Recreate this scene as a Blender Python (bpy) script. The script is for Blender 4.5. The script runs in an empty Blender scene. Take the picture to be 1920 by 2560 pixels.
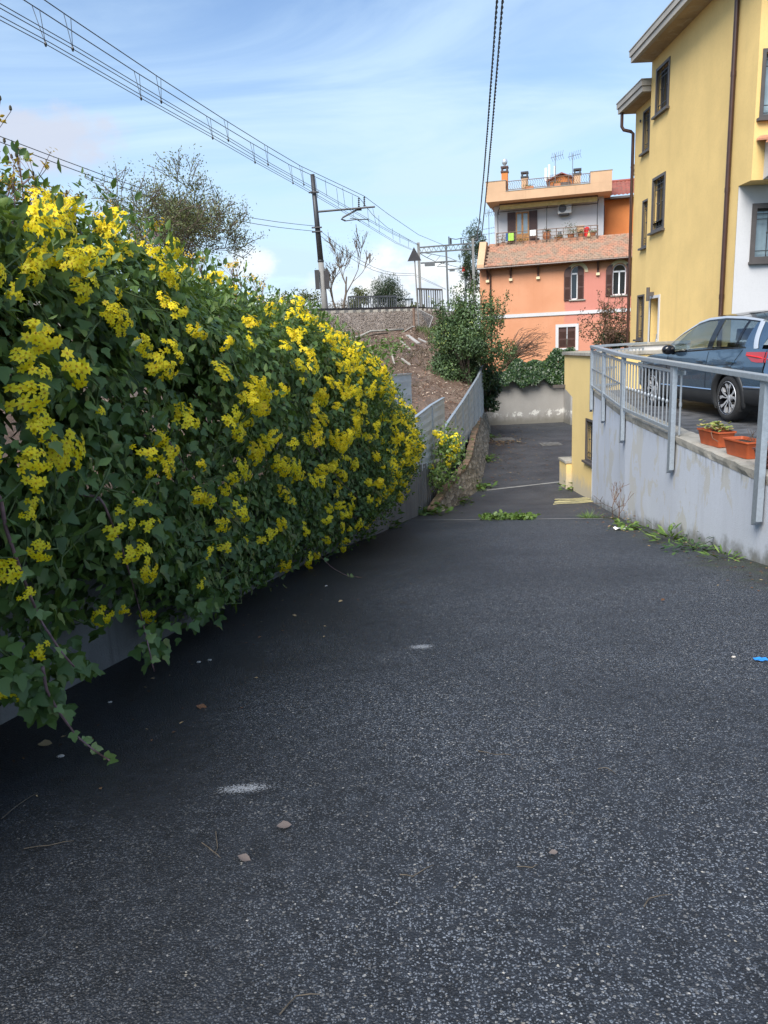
import bpy, bmesh, math, random
import numpy as np
from mathutils import Vector, Matrix, noise
from mathutils.bvhtree import BVHTree
random.seed(7); RNG = np.random.default_rng(11)
SC = bpy.context.scene; COL = SC.collection
# ------------------------------------------------------------ camera model
F = 1850.; HC = 1.33
_d = Vector((380, 8220, F)).normalized(); CZ = -_d
CY = (Vector((0, 0, 1)) - CZ.z*CZ).normalized(); CX = CY.cross(CZ)
CAMP = Vector((0, 0, HC))
def ray(px, py):
    v = Vector((px-960, py-1280, F)); return Vector((v.dot(CX), v.dot(CY), v.dot(CZ)))
def aty(px, py, y):
    r = ray(px, py); return r*(y/r.y)+CAMP
def atx(px, py, x):
    r = ray(px, py); return r*(x/r.x)+CAMP
def atz(px, py, z):
    r = ray(px, py); return r*((z-HC)/r.z)+CAMP
def onpl(px, py, p, n):
    r = ray(px, py); n = Vector(n); return CAMP+r*((Vector(p)-CAMP).dot(n)/r.dot(n))
D = 1920/1659.
cam = bpy.data.cameras.new('camera'); co = bpy.data.objects.new('camera', cam); COL.objects.link(co)
cam.sensor_fit = 'VERTICAL'; cam.sensor_height = 24; cam.lens = 24*F/2560; cam.clip_end = 6000; cam.clip_start = .05
# camera axes in world: right, up(-imgdown), back
rx = Vector((CX.x, CY.x, CZ.x)); dy = Vector((CX.y, CY.y, CZ.y)); fz = Vector((CX.z, CY.z, CZ.z))
M = Matrix((rx, -dy, -fz)).transposed().to_4x4(); M.translation = CAMP; co.matrix_world = M
SC.camera = co

# ------------------------------------------------------------ materials
def nmat(name):
    m = bpy.data.materials.new(name); m.use_nodes = True; nt = m.node_tree; nt.nodes.clear()
    out = nt.nodes.new('ShaderNodeOutputMaterial'); return m, nt, out
class G:                                   # tiny node builder
    def __init__(s, nt): s.nt = nt
    def n(s, t, **k):
        x = s.nt.nodes.new(t)
        for a, b in k.items(): setattr(x, a, b)
        return x
    def l(s, a, b): s.nt.links.new(a, b)
    def put(s, sock, val):
        if isinstance(val, bpy.types.NodeSocket): s.l(val, sock)
        elif isinstance(val, (tuple, list)) and len(val) == 3 and sock.type == 'RGBA': sock.default_value = (*val, 1)
        else: sock.default_value = val
    def pos(s): return s.n('ShaderNodeNewGeometry').outputs['Position']
    def mapv(s, v, scale=(1, 1, 1), rot=(0, 0, 0), loc=(0, 0, 0)):
        m = s.n('ShaderNodeMapping'); s.l(v, m.inputs[0]); m.inputs['Scale'].default_value = scale; m.inputs['Rotation'].default_value = rot; m.inputs['Location'].default_value = loc
        return m.outputs[0]
    def noise(s, v, scale, detail=4, rough=.55, dist=0):
        n = s.n('ShaderNodeTexNoise'); s.l(v, n.inputs['Vector']); n.inputs['Scale'].default_value = scale; n.inputs['Detail'].default_value = detail
        n.inputs['Roughness'].default_value = rough; n.inputs['Distortion'].default_value = dist; return n.outputs['Fac']
    def vor(s, v, scale, feature='F1'):
        n = s.n('ShaderNodeTexVoronoi', feature=feature); s.l(v, n.inputs['Vector']); n.inputs['Scale'].default_value = scale; return n
    def ramp(s, f, a, b, va=0., vb=1.):
        n = s.n('ShaderNodeMapRange', interpolation_type='SMOOTHSTEP'); s.put(n.inputs[0], f)
        for i, x in enumerate((a, b, va, vb)): n.inputs[i+1].default_value = x
        return n.outputs[0]
    def math(s, op, a, b=0., clamp=False):
        n = s.n('ShaderNodeMath', operation=op, use_clamp=clamp); s.put(n.inputs[0], a); s.put(n.inputs[1], b); return n.outputs[0]
    def mix(s, f, a, b, mode='MIX'):
        n = s.n('ShaderNodeMix', data_type='RGBA', blend_type=mode); s.put(n.inputs[0], f); s.put(n.inputs[6], a); s.put(n.inputs[7], b); return n.outputs[2]
    def sep(s, v):
        n = s.n('ShaderNodeSeparateXYZ'); s.l(v, n.inputs[0]); return n.outputs
    def bump(s, h, strength, dist):
        n = s.n('ShaderNodeBump'); s.l(h, n.inputs['Height']); n.inputs['Strength'].default_value = strength; n.inputs['Distance'].default_value = dist; return n.outputs[0]
    def bsdf(s, out, col, rough=.8, **k):
        b = s.n('ShaderNodeBsdfPrincipled'); s.put(b.inputs['Base Color'], col); s.put(b.inputs['Roughness'], rough)
        for a, v in k.items(): s.put(b.inputs[a.replace('_', ' ')], v)
        s.l(b.outputs[0], out.inputs[0]); return b
    def attr(s, name): return s.n('ShaderNodeAttribute', attribute_name=name).outputs['Fac']

def m_plain(name, col, rough=.6, var=.12, scale=6., bump=0., bscale=60., **k):
    m, nt, out = nmat(name); g = G(nt); p = g.pos()
    a = g.noise(p, scale, 5); f = g.ramp(a, .3, .7)
    lo = tuple(c*(1-var) for c in col); hi = tuple(min(1, c*(1+var)) for c in col)
    b = g.bsdf(out, g.mix(f, lo, hi), rough, **k)
    if bump: g.l(g.bump(g.noise(p, bscale, 4), bump, .01), b.inputs['Normal'])
    return m
def m_plaster(name, col, streak=.25, dirt=(.25, .23, .2), patch=None, pamt=.62, mott=.10, bump=.35, low=None, lowcol=(.12, .12, .09), fine=70.):
    m, nt, out = nmat(name); g = G(nt); p = g.pos()
    c = g.mix(g.ramp(g.noise(p, .9, 5), .3, .72), tuple(x*(1-mott) for x in col), tuple(min(1, x*(1+mott*.7)) for x in col))
    c = g.mix(g.math('MULTIPLY', g.ramp(g.noise(p, 28, 3), .42, .75), .18), c, tuple(x*.72 for x in col))
    sv = g.mapv(p, (3.2, 3.2, .22))
    st = g.math('MULTIPLY', g.ramp(g.noise(sv, 1.6, 5, .6), .52, .8), streak)
    c = g.mix(st, c, dirt)
    if patch:
        pf = g.ramp(g.noise(g.mapv(p, (1, 1, .55)), 2.6, 7, .62, .6), pamt, pamt+.03)
        c = g.mix(g.math('MULTIPLY', pf, .75), c, patch)
    if low is not None:
        z = g.sep(p)[2]
        h = g.math('ADD', z, g.math('MULTIPLY', g.noise(p, 5, 5), -.5))
        c = g.mix(g.math('MULTIPLY', g.ramp(h, low-.25, low+.2, 1., 0.), .75), c, lowcol)
    b = g.bsdf(out, c, .9)
    g.l(g.bump(g.noise(p, fine, 4), bump, .008), b.inputs['Normal'])
    return m
def m_leaf(name, cols, gloss=.45, trans=.25, tcol=(.25, .35, .03), tmix=.5):
    m, nt, out = nmat(name); g = G(nt); v = g.attr('var')
    r = g.n('ShaderNodeValToRGB'); g.l(v, r.inputs[0]); el = r.color_ramp.elements
    while len(el) < len(cols): el.new(.5)
    for i, (q, c) in enumerate(cols): el[i].position = q; el[i].color = (*c, 1)
    b = g.n('ShaderNodeBsdfPrincipled'); g.l(r.outputs[0], b.inputs['Base Color']); b.inputs['Roughness'].default_value = gloss
    t = g.n('ShaderNodeBsdfTranslucent'); g.l(g.mix(tmix, r.outputs[0], tcol, 'MIX'), t.inputs[0])
    x = g.n('ShaderNodeMixShader'); x.inputs[0].default_value = trans; g.l(b.outputs[0], x.inputs[1]); g.l(t.outputs[0], x.inputs[2]); g.l(x.outputs[0], out.inputs[0])
    return m
def m_metal(name, col, rough=.35, metallic=1., spang=.12):
    m, nt, out = nmat(name); g = G(nt); p = g.pos()
    f = g.vor(p, 38).outputs['Color']; s = g.n('ShaderNodeSeparateColor'); g.l(f, s.inputs[0])
    c = g.mix(g.math('ADD', g.math('MULTIPLY', s.outputs[0], .5), g.math('MULTIPLY', g.noise(p, 4, 4), .5)), tuple(x*(1-spang) for x in col), tuple(min(1, x*(1+spang)) for x in col))
    g.bsdf(out, c, rough, Metallic=metallic); return m

MT = {}
def build_mats():
    A = MT
    # --- asphalt: dark binder with pale aggregate, darker towards the left wall, moss along the right wall
    m, nt, out = nmat('asphalt'); g = G(nt); p = g.pos(); xs, ys, zs = g.sep(p)
    def grains(scale, thr, lo, hi):
        w = g.n('ShaderNodeMix', data_type='VECTOR'); 
        nz = g.n('ShaderNodeTexNoise'); g.l(p, nz.inputs['Vector']); nz.inputs['Scale'].default_value = scale*.6
        w.inputs[0].default_value = .012; g.l(p, w.inputs[4]); g.l(nz.outputs['Color'], w.inputs[5])
        v = g.vor(w.outputs[1], scale); s = g.n('ShaderNodeSeparateColor'); g.l(v.outputs['Color'], s.inputs[0])
        pick = g.ramp(s.outputs[0], thr, thr+.04); core = g.ramp(v.outputs['Distance'], .38, .52, 1, 0)
        tone = g.mix(s.outputs[1], lo, hi)
        return g.math('MULTIPLY', pick, core), tone, v.outputs['Distance']
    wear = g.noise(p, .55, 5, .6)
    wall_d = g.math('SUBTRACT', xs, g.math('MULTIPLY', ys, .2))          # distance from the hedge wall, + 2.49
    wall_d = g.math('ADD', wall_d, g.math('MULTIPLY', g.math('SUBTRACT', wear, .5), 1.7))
    left_dark = g.ramp(wall_d, -2.3, -.1, 1., 0.)                               # darker, smoother and less speckled towards the hedge wall
    base = g.mix(g.ramp(g.noise(p, 14, 6, .7), .3, .7), (.0065, .0085, .0125), (.022, .027, .037))
    k1, t1, d1 = grains(150, .50, (.055, .067, .088), (.23, .255, .295))
    k2, t2, d2 = grains(100, .86, (.07, .07, .075), (.24, .24, .235))
    k3, t3, d3 = grains(120, .972, (.42, .38, .30), (.6, .6, .6))
    vis = g.math('SUBTRACT', g.ramp(wear, .32, .66, .42, 1.12), g.math('MULTIPLY', left_dark, .5))
    c = g.mix(g.math('MULTIPLY', k1, vis, True), base, t1)
    c = g.mix(g.math('MULTIPLY', k2, vis, True), c, t2)
    c = g.mix(g.math('MULTIPLY', k3, g.math('ADD', vis, .25), True), c, t3)
    c = g.mix(g.math('MULTIPLY', left_dark, .5), c, (.010, .0095, .009))
    brown = g.math('MULTIPLY', g.ramp(g.noise(p, 2.3, 6, .7), .62, .78), .35)
    c = g.mix(brown, c, (.03, .022, .014))
    # right wall foot: moss and silt
    wr = g.math('SUBTRACT', g.math('ADD', g.math('MULTIPLY', ys, .105), 3.02), xs)
    wr = g.math('ADD', wr, g.math('MULTIPLY', g.math('SUBTRACT', g.noise(p, 1.6, 5, .65), .5), 1.5))
    ms = g.math('MULTIPLY', g.ramp(wr, .05, .85, 1., 0.), g.ramp(ys, 13.5, 17, 1., 0.))
    c = g.mix(g.math('MULTIPLY', ms, .7), c, g.mix(g.ramp(g.noise(p, 7, 5), .4, .65), (.028, .026, .022), (.032, .042, .012)))
    smooth_far = g.ramp(ys, 13, 13.4)
    c = g.mix(g.math('MULTIPLY', smooth_far, .75), c, g.mix(g.ramp(g.noise(p, 1.1, 6, .65), .3, .7), (.026, .027, .031), (.055, .057, .063)))
    b = g.bsdf(out, c, g.ramp(left_dark, 0, 1, .62, .5), Specular_IOR_Level=.5)
    h = g.math('ADD', g.math('MULTIPLY', d1, -1.), g.math('MULTIPLY', g.noise(p, 30, 4), .6))
    g.l(g.bump(h, .75, .006), b.inputs['Normal']); A['asphalt'] = m
    # --- platform paving (worn asphalt)
    A['platform'] = m_plain('platform asphalt', (.075, .078, .085), .7, .45, 3.5, .6, 60)
    A['concrete_old'] = m_plaster('old concrete', (.24, .235, .235), .55, (.09, .085, .075), (.30, .29, .27), .66, .2, .6, None)
    A['concrete_board'] = m_plaster('board marked concrete', (.17, .17, .17), .8, (.05, .047, .042), None, .6, .2, .6)
    A['wall_blue'] = m_plaster('pale blue grey paint', (.55, .585, .655), .2, (.30, .31, .32), (.50, .49, .45), .545, .06, .35)
    nt = A['wall_blue'].node_tree; g = G(nt); p = g.pos(); b = [n for n in nt.nodes if n.type == 'BSDF_PRINCIPLED'][0]; lk = b.inputs['Base Color'].links[0].from_socket; x_, y_, z_ = g.sep(p)
    hgt = g.math('ADD', g.math('ADD', z_, 0.), g.math('ADD', g.math('MULTIPLY', y_, .153), -.118)); hgt = g.math('ADD', hgt, g.math('MULTIPLY', g.math('SUBTRACT', g.noise(p, 4, 6, .65), .5), .55))
    c2 = g.mix(g.math('MULTIPLY', g.ramp(hgt, -.02, .2, 1., 0.), .8), lk, (.14, .14, .115))
    top = g.math('SUBTRACT', g.math('MULTIPLY', y_, .018), z_); drip = g.math('MULTIPLY', g.ramp(g.noise(g.mapv(p, (7, 7, .5)), 1.6, 5, .6), .5, .66), g.ramp(g.math('ADD', top, g.math('MULTIPLY', g.noise(p, 6, 3), -.25)), .05, .42, 1., 0.))
    g.l(g.mix(g.math('MULTIPLY', drip, .65), c2, (.15, .145, .13)), b.inputs['Base Color'])
    A['coping'] = m_plaster('weathered coping', (.33, .31, .27), .6, (.08, .075, .06), (.22, .21, .18), .55, .18, .8, fine=30)
    A['back_wall'] = m_plaster('grey render', (.36, .345, .325), .18, (.24, .22, .2), None, .6, .1, .35, -2.55, (.16, .15, .12))
    nt = A['back_wall'].node_tree; g = G(nt); p = g.pos(); b = [n for n in nt.nodes if n.type == 'BSDF_PRINCIPLED'][0]; lk = b.inputs['Base Color'].links[0].from_socket; z = g.sep(p)[2]
    bnd = g.math('MULTIPLY', g.ramp(z, -2.45, -2.2), g.ramp(z, -2.05, -1.8, 1., 0.)); pf = g.ramp(g.math('ADD', g.noise(p, 2.4, 6, .65), g.math('MULTIPLY', bnd, .2)), .70, .73); g.l(g.mix(g.math('MULTIPLY', pf, g.math('MULTIPLY', bnd, 1.)), lk, (.62, .61, .58)), b.inputs['Base Color'])
    A['yellow'] = m_plaster('yellow render', (.76, .54, .215), .2, (.48, .33, .15), None, .6, .08, .4, fine=55)
    A['yellow_low'] = m_plaster('yellow render of garden block', (.74, .55, .23), .12, (.5, .38, .2), None, .6, .05, .35, -2.45, (.42, .40, .34))
    A['white'] = m_plaster('white render', (.56, .56, .57), .06, (.5, .5, .5), None, .6, .04, .3)
    A['cream'] = m_plaster('cream paint', (.80, .68, .44), .03)
    A['eave'] = m_plaster('eave concrete', (.36, .34, .31), .3, (.16, .14, .12), None, .6, .15, .4)
    A['soffit'] = m_plaster('stained soffit', (.35, .26, .16), .5, (.15, .11, .07), (.40, .33, .24), .55, .25, .4)
    A['terrace'] = m_plaster('ochre parapet', (.56, .36, .22), .35, (.3, .2, .12), (.58, .5, .38), .7, .1, .4)
    A['annex_orange'] = m_plaster('annex orange', (.55, .19, .055), .1)
    # orange facade with the pinker repainted bay round the windows
    m, nt, out = nmat('orange facade'); g = G(nt); p = g.pos(); x, y, z = g.sep(p)
    u = g.math('SUBTRACT', g.math('ADD', g.math('MULTIPLY', g.math('SUBTRACT', x, 5.6), .966), g.math('MULTIPLY', g.math('SUBTRACT', y, 41), -.259)), 0.)
    wob = g.math('MULTIPLY', g.math('SUBTRACT', g.noise(p, 1.2, 4), .5), .5)
    pk = g.math('MULTIPLY', g.ramp(g.math('ADD', u, wob), 4.38, 4.52), g.ramp(g.math('ADD', z, wob), 4.35, 4.75, 1., 0.))
    pk = g.math('MULTIPLY', pk, g.ramp(z, 1.9, 2.5, .55, 1.))
    c = g.mix(g.ramp(g.noise(p, .8, 5), .3, .7), (.55, .245, .13), (.60, .285, .16))
    c = g.mix(pk, c, g.mix(g.noise(p, .9, 4), (.50, .19, .145), (.56, .225, .175)))
    c = g.mix(g.math('MULTIPLY', g.ramp(g.noise(g.mapv(p, (3, 3, .2)), 1.5, 5), .55, .8), .2), c, (.42, .16, .08))
    b = g.bsdf(out, c, .9); g.l(g.bump(g.noise(p, 40, 4), .3, .01), b.inputs['Normal']); A['orange'] = m
    # flat tile roof: courses of weathered tiles, moss
    def tiles(name, c1, c2, c3, moss):
        m, nt, out = nmat(name); g = G(nt); p = g.pos(); w = g.attr('tile')
        c = g.mix(w, c1, c2); c = g.mix(g.ramp(g.noise(p, 1.3, 6, .7), .40, .60), c, c3)
        c = g.mix(g.math('MULTIPLY', g.ramp(g.noise(p, 5, 7, .78), .46, .62), moss), c, (.13, .12, .09))
        b = g.bsdf(out, c, .85); g.l(g.bump(g.noise(p, 25, 5), .5, .02), b.inputs['Normal']); return m
    A['tiles_old'] = tiles('weathered flat tiles', (.40, .19, .12), (.46, .235, .155), (.33, .235, .17), .6)
    A['tiles_red'] = tiles('red pantiles', (.27, .07, .05), (.33, .10, .07), (.22, .06, .045), .45)
    A['tiles_new'] = tiles('salmon barrel tiles', (.55, .22, .11), (.62, .28, .16), (.5, .22, .12), .15)
    A['shutter'] = m_plain('brown shutter paint', (.065, .028, .022), .5)
    A['wood'] = m_plain('varnished wood', (.42, .2, .06), .45, .25, 12)
    A['white_pvc'] = m_plain('white window frame', (.75, .76, .78), .4, .03)
    A['frame_brown'] = m_plain('grey brown frame', (.085, .075, .072), .55, .1)
    A['iron'] = m_plain('dark iron', (.035, .034, .035), .5, .2)
    A['rust_iron'] = m_plain('brown painted iron', (.16, .10, .07), .6, .25)
    A['pipe'] = m_plain('brown downpipe', (.05, .022, .015), .35, .15)
    m, nt, out = nmat('window glass'); g = G(nt); g.bsdf(out, (.02, .026, .032), .04, Specular_IOR_Level=.8); A['glass'] = m
    A['curtain'] = m_plain('curtain behind glass', (.50, .47, .38), .25, .18, 8, Coat_Weight=.6)
    A['paleglass'] = m_plain('bluish pane', (.25, .33, .37), .06, .2, 2, Coat_Weight=.8)
    A['galv'] = m_metal('galvanised steel', (.40, .45, .50), .45, .55, .16)
    A['bar'] = m_metal('grey painted bars', (.34, .37, .40), .45, .4, .1)
    A['panel'] = m_plaster('grey cast panel', (.54, .58, .61), .25, (.22, .23, .23), None, .6, .1, .5)
    A['mast'] = m_metal('mast steel', (.055, .055, .06), .5, .5, .15)
    A['mast_pale'] = m_plaster('pale mast concrete', (.24, .235, .225), .3)
    A['grey_post'] = m_plain('grey paint post', (.115, .12, .125), .5)
    A['wire'] = m_plain('wire', (.03, .032, .035), .5)
    A['sign_back'] = m_plain('sign back', (.035, .032, .034), .5, .15)
    # ballast
    m, nt, out = nmat('ballast stone'); g = G(nt); p = g.pos(); v = g.vor(p, 26.); s = g.n('ShaderNodeSeparateColor'); g.l(v.outputs['Color'], s.inputs[0])
    c = g.mix(s.outputs[0], (.27, .22, .19), (.52, .45, .39)); c = g.mix(g.ramp(v.outputs['Distance'], .3, .75, 0, .6), c, (.07, .06, .052))
    c = g.mix(g.math('MULTIPLY', g.ramp(g.noise(p, .6, 5), .35, .65), .3), c, (.16, .12, .09))
    b = g.bsdf(out, c, .95); g.l(g.bump(g.math('MULTIPLY', v.outputs['Distance'], -1.), .6, .035), b.inputs['Normal']); A['ballast'] = m
    # earth bank
    m, nt, out = nmat('earth'); g = G(nt); p = g.pos()
    c = g.mix(g.ramp(g.noise(p, 1.3, 6, .7), .3, .7), (.095, .055, .035), (.22, .15, .11))
    c = g.mix(g.math('MULTIPLY', g.ramp(g.noise(p, .5, 5, .6), .5, .66), .7), c, (.15, .115, .10))
    v = g.vor(p, 11.); s = g.n('ShaderNodeSeparateColor'); g.l(v.outputs['Color'], s.inputs[0])
    c = g.mix(g.math('MULTIPLY', g.ramp(s.outputs[0], .85, .9), g.ramp(v.outputs['Distance'], .3, .5, 1, 0)), c, (.33, .27, .2))
    c = g.mix(g.math('MULTIPLY', g.ramp(g.noise(p, .8, 5, .7), .6, .7), .6), c, (.05, .065, .02))
    b = g.bsdf(out, c, .95); g.l(g.bump(g.noise(p, 9, 8, .7), .9, .12), b.inputs['Normal']); A['earth'] = m
    A['field'] = m_plain('field', (.06, .075, .03), .95, .4, .3, .6, 3)
    A['soil'] = m_plain('potting soil', (.035, .024, .016), .95, .4, 60, .8, 120)
    A['terracotta'] = m_plain('orange plastic pot', (.46, .095, .03), .5, .1, 10)
    A['clay_dark'] = m_plain('dark clay pot', (.20, .07, .05), .7, .2, 30)
    A['clay'] = m_plain('clay pot', (.42, .17, .08), .75, .2, 14)
    # rubble stone
    m, nt, out = nmat('rubble stone'); g = G(nt); p = g.pos(); w = g.mapv(p, (1, 1, 2.0)); v = g.vor(w, 4.2); s = g.n('ShaderNodeSeparateColor'); g.l(v.outputs['Color'], s.inputs[0])
    c = g.mix(s.outputs[0], (.17, .145, .115), (.38, .34, .28)); c = g.mix(g.ramp(g.vor(w, 4.2, 'DISTANCE_TO_EDGE').outputs['Distance'], .0, .08, .8, 0), c, (.07, .06, .05))
    c = g.mix(g.math('MULTIPLY', g.ramp(g.noise(p, 3, 6, .7), .52, .66), .55), c, (.055, .065, .03))
    b = g.bsdf(out, c, .95); g.l(g.bump(g.math('ADD', v.outputs['Distance'], g.noise(p, 20, 5)), .9, .06), b.inputs['Normal']); A['rubble'] = m
    A['brick'] = m_plaster('brick coping', (.25, .165, .11), .6, (.11, .09, .065), (.085, .09, .045), .50, .3, .9, fine=14)
    # foliage
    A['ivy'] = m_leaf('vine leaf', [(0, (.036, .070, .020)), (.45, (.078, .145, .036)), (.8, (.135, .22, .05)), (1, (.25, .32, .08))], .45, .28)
    A['sprig'] = m_leaf('vine shoot', [(0, (.04, .08, .02)), (.6, (.085, .155, .035)), (1, (.16, .24, .06))], .5, .3)
    A['young'] = m_leaf('young leaf', [(0, (.13, .22, .06)), (1, (.26, .36, .12))], .4, .3)
    A['petal'] = m_leaf('yellow petal', [(0, (.42, .2, .0)), (.3, (.80, .54, .003)), (.5, (.93, .74, .006)), (1, (.96, .86, .03))], .55, .35, (.95, .8, .02), .8)
    A['petal_dim'] = m_leaf('spent petal', [(0, (.35, .2, .01)), (1, (.66, .45, .02))], .7, .25)
    A['stem'] = m_plain('purple brown stem', (.20, .115, .12), .5, .3, 20)
    A['stem_green'] = m_plain('green stem', (.07, .11, .03), .6, .3, 20)
    A['bud'] = m_plain('dry bud', (.06, .05, .025), .7, .3)
    A['straw'] = m_plain('dry straw', (.085, .07, .052), .9, .3, 30)
    A['bark'] = m_plain('grey brown bark', (.11, .085, .065), .9, .35, 5, .6, 20)
    A['twig'] = m_plain('bare twig', (.15, .09, .06), .85, .3, 5)
    A['bay'] = m_leaf('bay leaf', [(0, (.025, .055, .025)), (.55, (.062, .112, .04)), (.85, (.11, .18, .06)), (1, (.36, .36, .06))], .58, .15)
    A['broadleaf'] = m_leaf('autumn leaf', [(0, (.07, .09, .045)), (.5, (.13, .155, .065)), (.8, (.19, .18, .07)), (1, (.15, .22, .07))], .6, .2)
    A['conifer'] = m_leaf('conifer leaf', [(0, (.02, .035, .02)), (.7, (.04, .065, .03)), (1, (.09, .11, .045))], .6, .15)
    A['olive'] = m_leaf('olive leaf', [(0, (.06, .075, .03)), (.7, (.13, .14, .055)), (1, (.3, .26, .05))], .6, .2)
    A['redleaf'] = m_leaf('reddish leaf', [(0, (.07, .035, .025)), (.6, (.15, .075, .05)), (.85, (.10, .11, .04)), (1, (.2, .15, .05))], .6, .2)
    A['ivydark'] = m_leaf('dark ivy', [(0, (.014, .035, .014)), (.7, (.03, .068, .022)), (1, (.07, .12, .03))], .4, .15)
    A['weed'] = m_leaf('weed leaf', [(0, (.05, .095, .02)), (.6, (.10, .18, .035)), (1, (.19, .28, .07))], .5, .3)
    A['drygrass'] = m_leaf('dry stalks', [(0, (.10, .07, .05)), (1, (.22, .17, .13))], .8, .15)
    A['deadleaf'] = m_leaf('fallen leaf', [(0, (.05, .025, .015)), (.5, (.16, .075, .035)), (1, (.34, .26, .14))], .7, .1)
    A['greyleaf'] = m_leaf('weathered grey leaf', [(0, (.10, .08, .075)), (1, (.2, .17, .16))], .8, .05)
    A['succulent'] = m_leaf('succulent rosette', [(0, (.22, .30, .06)), (.6, (.42, .42, .12)), (1, (.55, .26, .16))], .5, .2)
    A['pebble'] = m_plain('pebble', (.42, .39, .35), .7, .3, 40)
    A['hose'] = m_plain('pale yellow hose', (.40, .36, .19), .5, .2, 8)
    A['cover'] = m_plain('concrete cover', (.10, .098, .095), .85, .3, 9, .5, 60)
    A['blue_rag'] = m_plain('blue plastic', (.02, .22, .62), .4, .2)
    A['lime'] = m_plain('lime cloth', (.35, .62, .10), .8); A['cloth_white'] = m_plain('white cloth', (.72, .72, .7), .8)
    A['red_plastic'] = m_plain('red plastic', (.62, .02, .02), .4); A['blue_cloth'] = m_plain('blue cloth', (.06, .13, .3), .8)
    A['awning'] = m_plain('cream awning', (.62, .50, .22), .85, .1); A['machine'] = m_plain('white casing', (.70, .70, .67), .4, .05)
    A['chrome'] = m_metal('bright metal', (.75, .76, .78), .15, 1., .03); A['antenna'] = m_metal('antenna metal', (.22, .23, .24), .4, .7, .1)
    A['joint'] = m_plaster('cement joint', (.19, .19, .185), .5, (.10, .12, .06))
    # car
    m, nt, out = nmat('blue grey car paint'); g = G(nt); g.bsdf(out, (.085, .145, .22), .25, Metallic=.7, Coat_Weight=1., Coat_Roughness=.03); A['paint'] = m
    m, nt, out = nmat('car glass'); g = G(nt); tr = g.n('ShaderNodeBsdfTransparent'); tr.inputs[0].default_value = (.50, .58, .60, 1); gl = g.n('ShaderNodeBsdfGlossy'); gl.inputs['Roughness'].default_value = .01
    lw = g.n('ShaderNodeFresnel'); lw.inputs[0].default_value = 2.5; x = g.n('ShaderNodeMixShader'); g.l(lw.outputs[0], x.inputs[0]); g.l(tr.outputs[0], x.inputs[1]); g.l(gl.outputs[0], x.inputs[2]); g.l(x.outputs[0], out.inputs[0]); A['carglass'] = m
    A['black_plastic'] = m_plain('black plastic', (.022, .023, .025), .55, .1); A['tyre'] = m_plain('tyre rubber', (.022, .022, .023), .8, .2, 30)
    A['gloss_black'] = m_plain('gloss black', (.008, .008, .01), .08, .1); A['alloy'] = m_metal('alloy', (.66, .67, .70), .4, .6, .04)
    A['silver'] = m_metal('satin silver', (.58, .61, .65), .28, .5, .03); A['interior'] = m_plain('car interior', (.03, .03, .033), .8)
    m, nt, out = nmat('red lamp'); g = G(nt); g.bsdf(out, (.36, .006, .012), .15, Coat_Weight=1.); A['lamp'] = m
    m, nt, out = nmat('worn white paint'); g = G(nt); p = g.pos(); b = g.n('ShaderNodeBsdfPrincipled'); b.inputs['Base Color'].default_value = (.34, .36, .39, 1); b.inputs['Roughness'].default_value = .8
    t = g.n('ShaderNodeBsdfTransparent'); x = g.n('ShaderNodeMixShader'); e = g.attr('edge'); g.l(g.math('MULTIPLY', g.ramp(g.math('ADD', g.noise(p, 150, 4, .75), g.math('MULTIPLY', g.math('SUBTRACT', e, .75), .22)), .47, .60), .8), x.inputs[0]); g.l(t.outputs[0], x.inputs[1]); g.l(b.outputs[0], x.inputs[2]); g.l(x.outputs[0], out.inputs[0]); A['paintmark'] = m
build_mats()

# ------------------------------------------------------------ objects
WL = {}
def thing(name, label, cat, loc, group=None):
    o = bpy.data.objects.new(name, None); COL.objects.link(o); o.location = loc; WL[o.name] = Vector(loc)
    o.empty_display_size = .1; o['label'] = label; o['category'] = cat
    if group: o['group'] = group
    return o
def link(name, me, mat, parent=None, loc=(0, 0, 0), label=None, cat=None, group=None, kind=None):
    o = bpy.data.objects.new(name, me); COL.objects.link(o)
    if mat and not me.materials:
        for q in (mat if isinstance(mat, (list, tuple)) else [mat]): me.materials.append(MT[q])
    if parent: o.parent = parent; o.location = Vector(loc)-WL[parent.name]; WL[o.name] = Vector(loc)
    else: o.location = loc; WL[o.name] = Vector(loc)
    if label: o['label'] = label
    if cat: o['category'] = cat
    if group: o['group'] = group
    if kind: o['kind'] = kind
    return o
def perp(d):
    a = Vector((0, 0, 1)) if abs(d.z) < .9 else Vector((1, 0, 0)); b = d.cross(a).normalized(); return b, b.cross(d).normalized()
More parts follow.
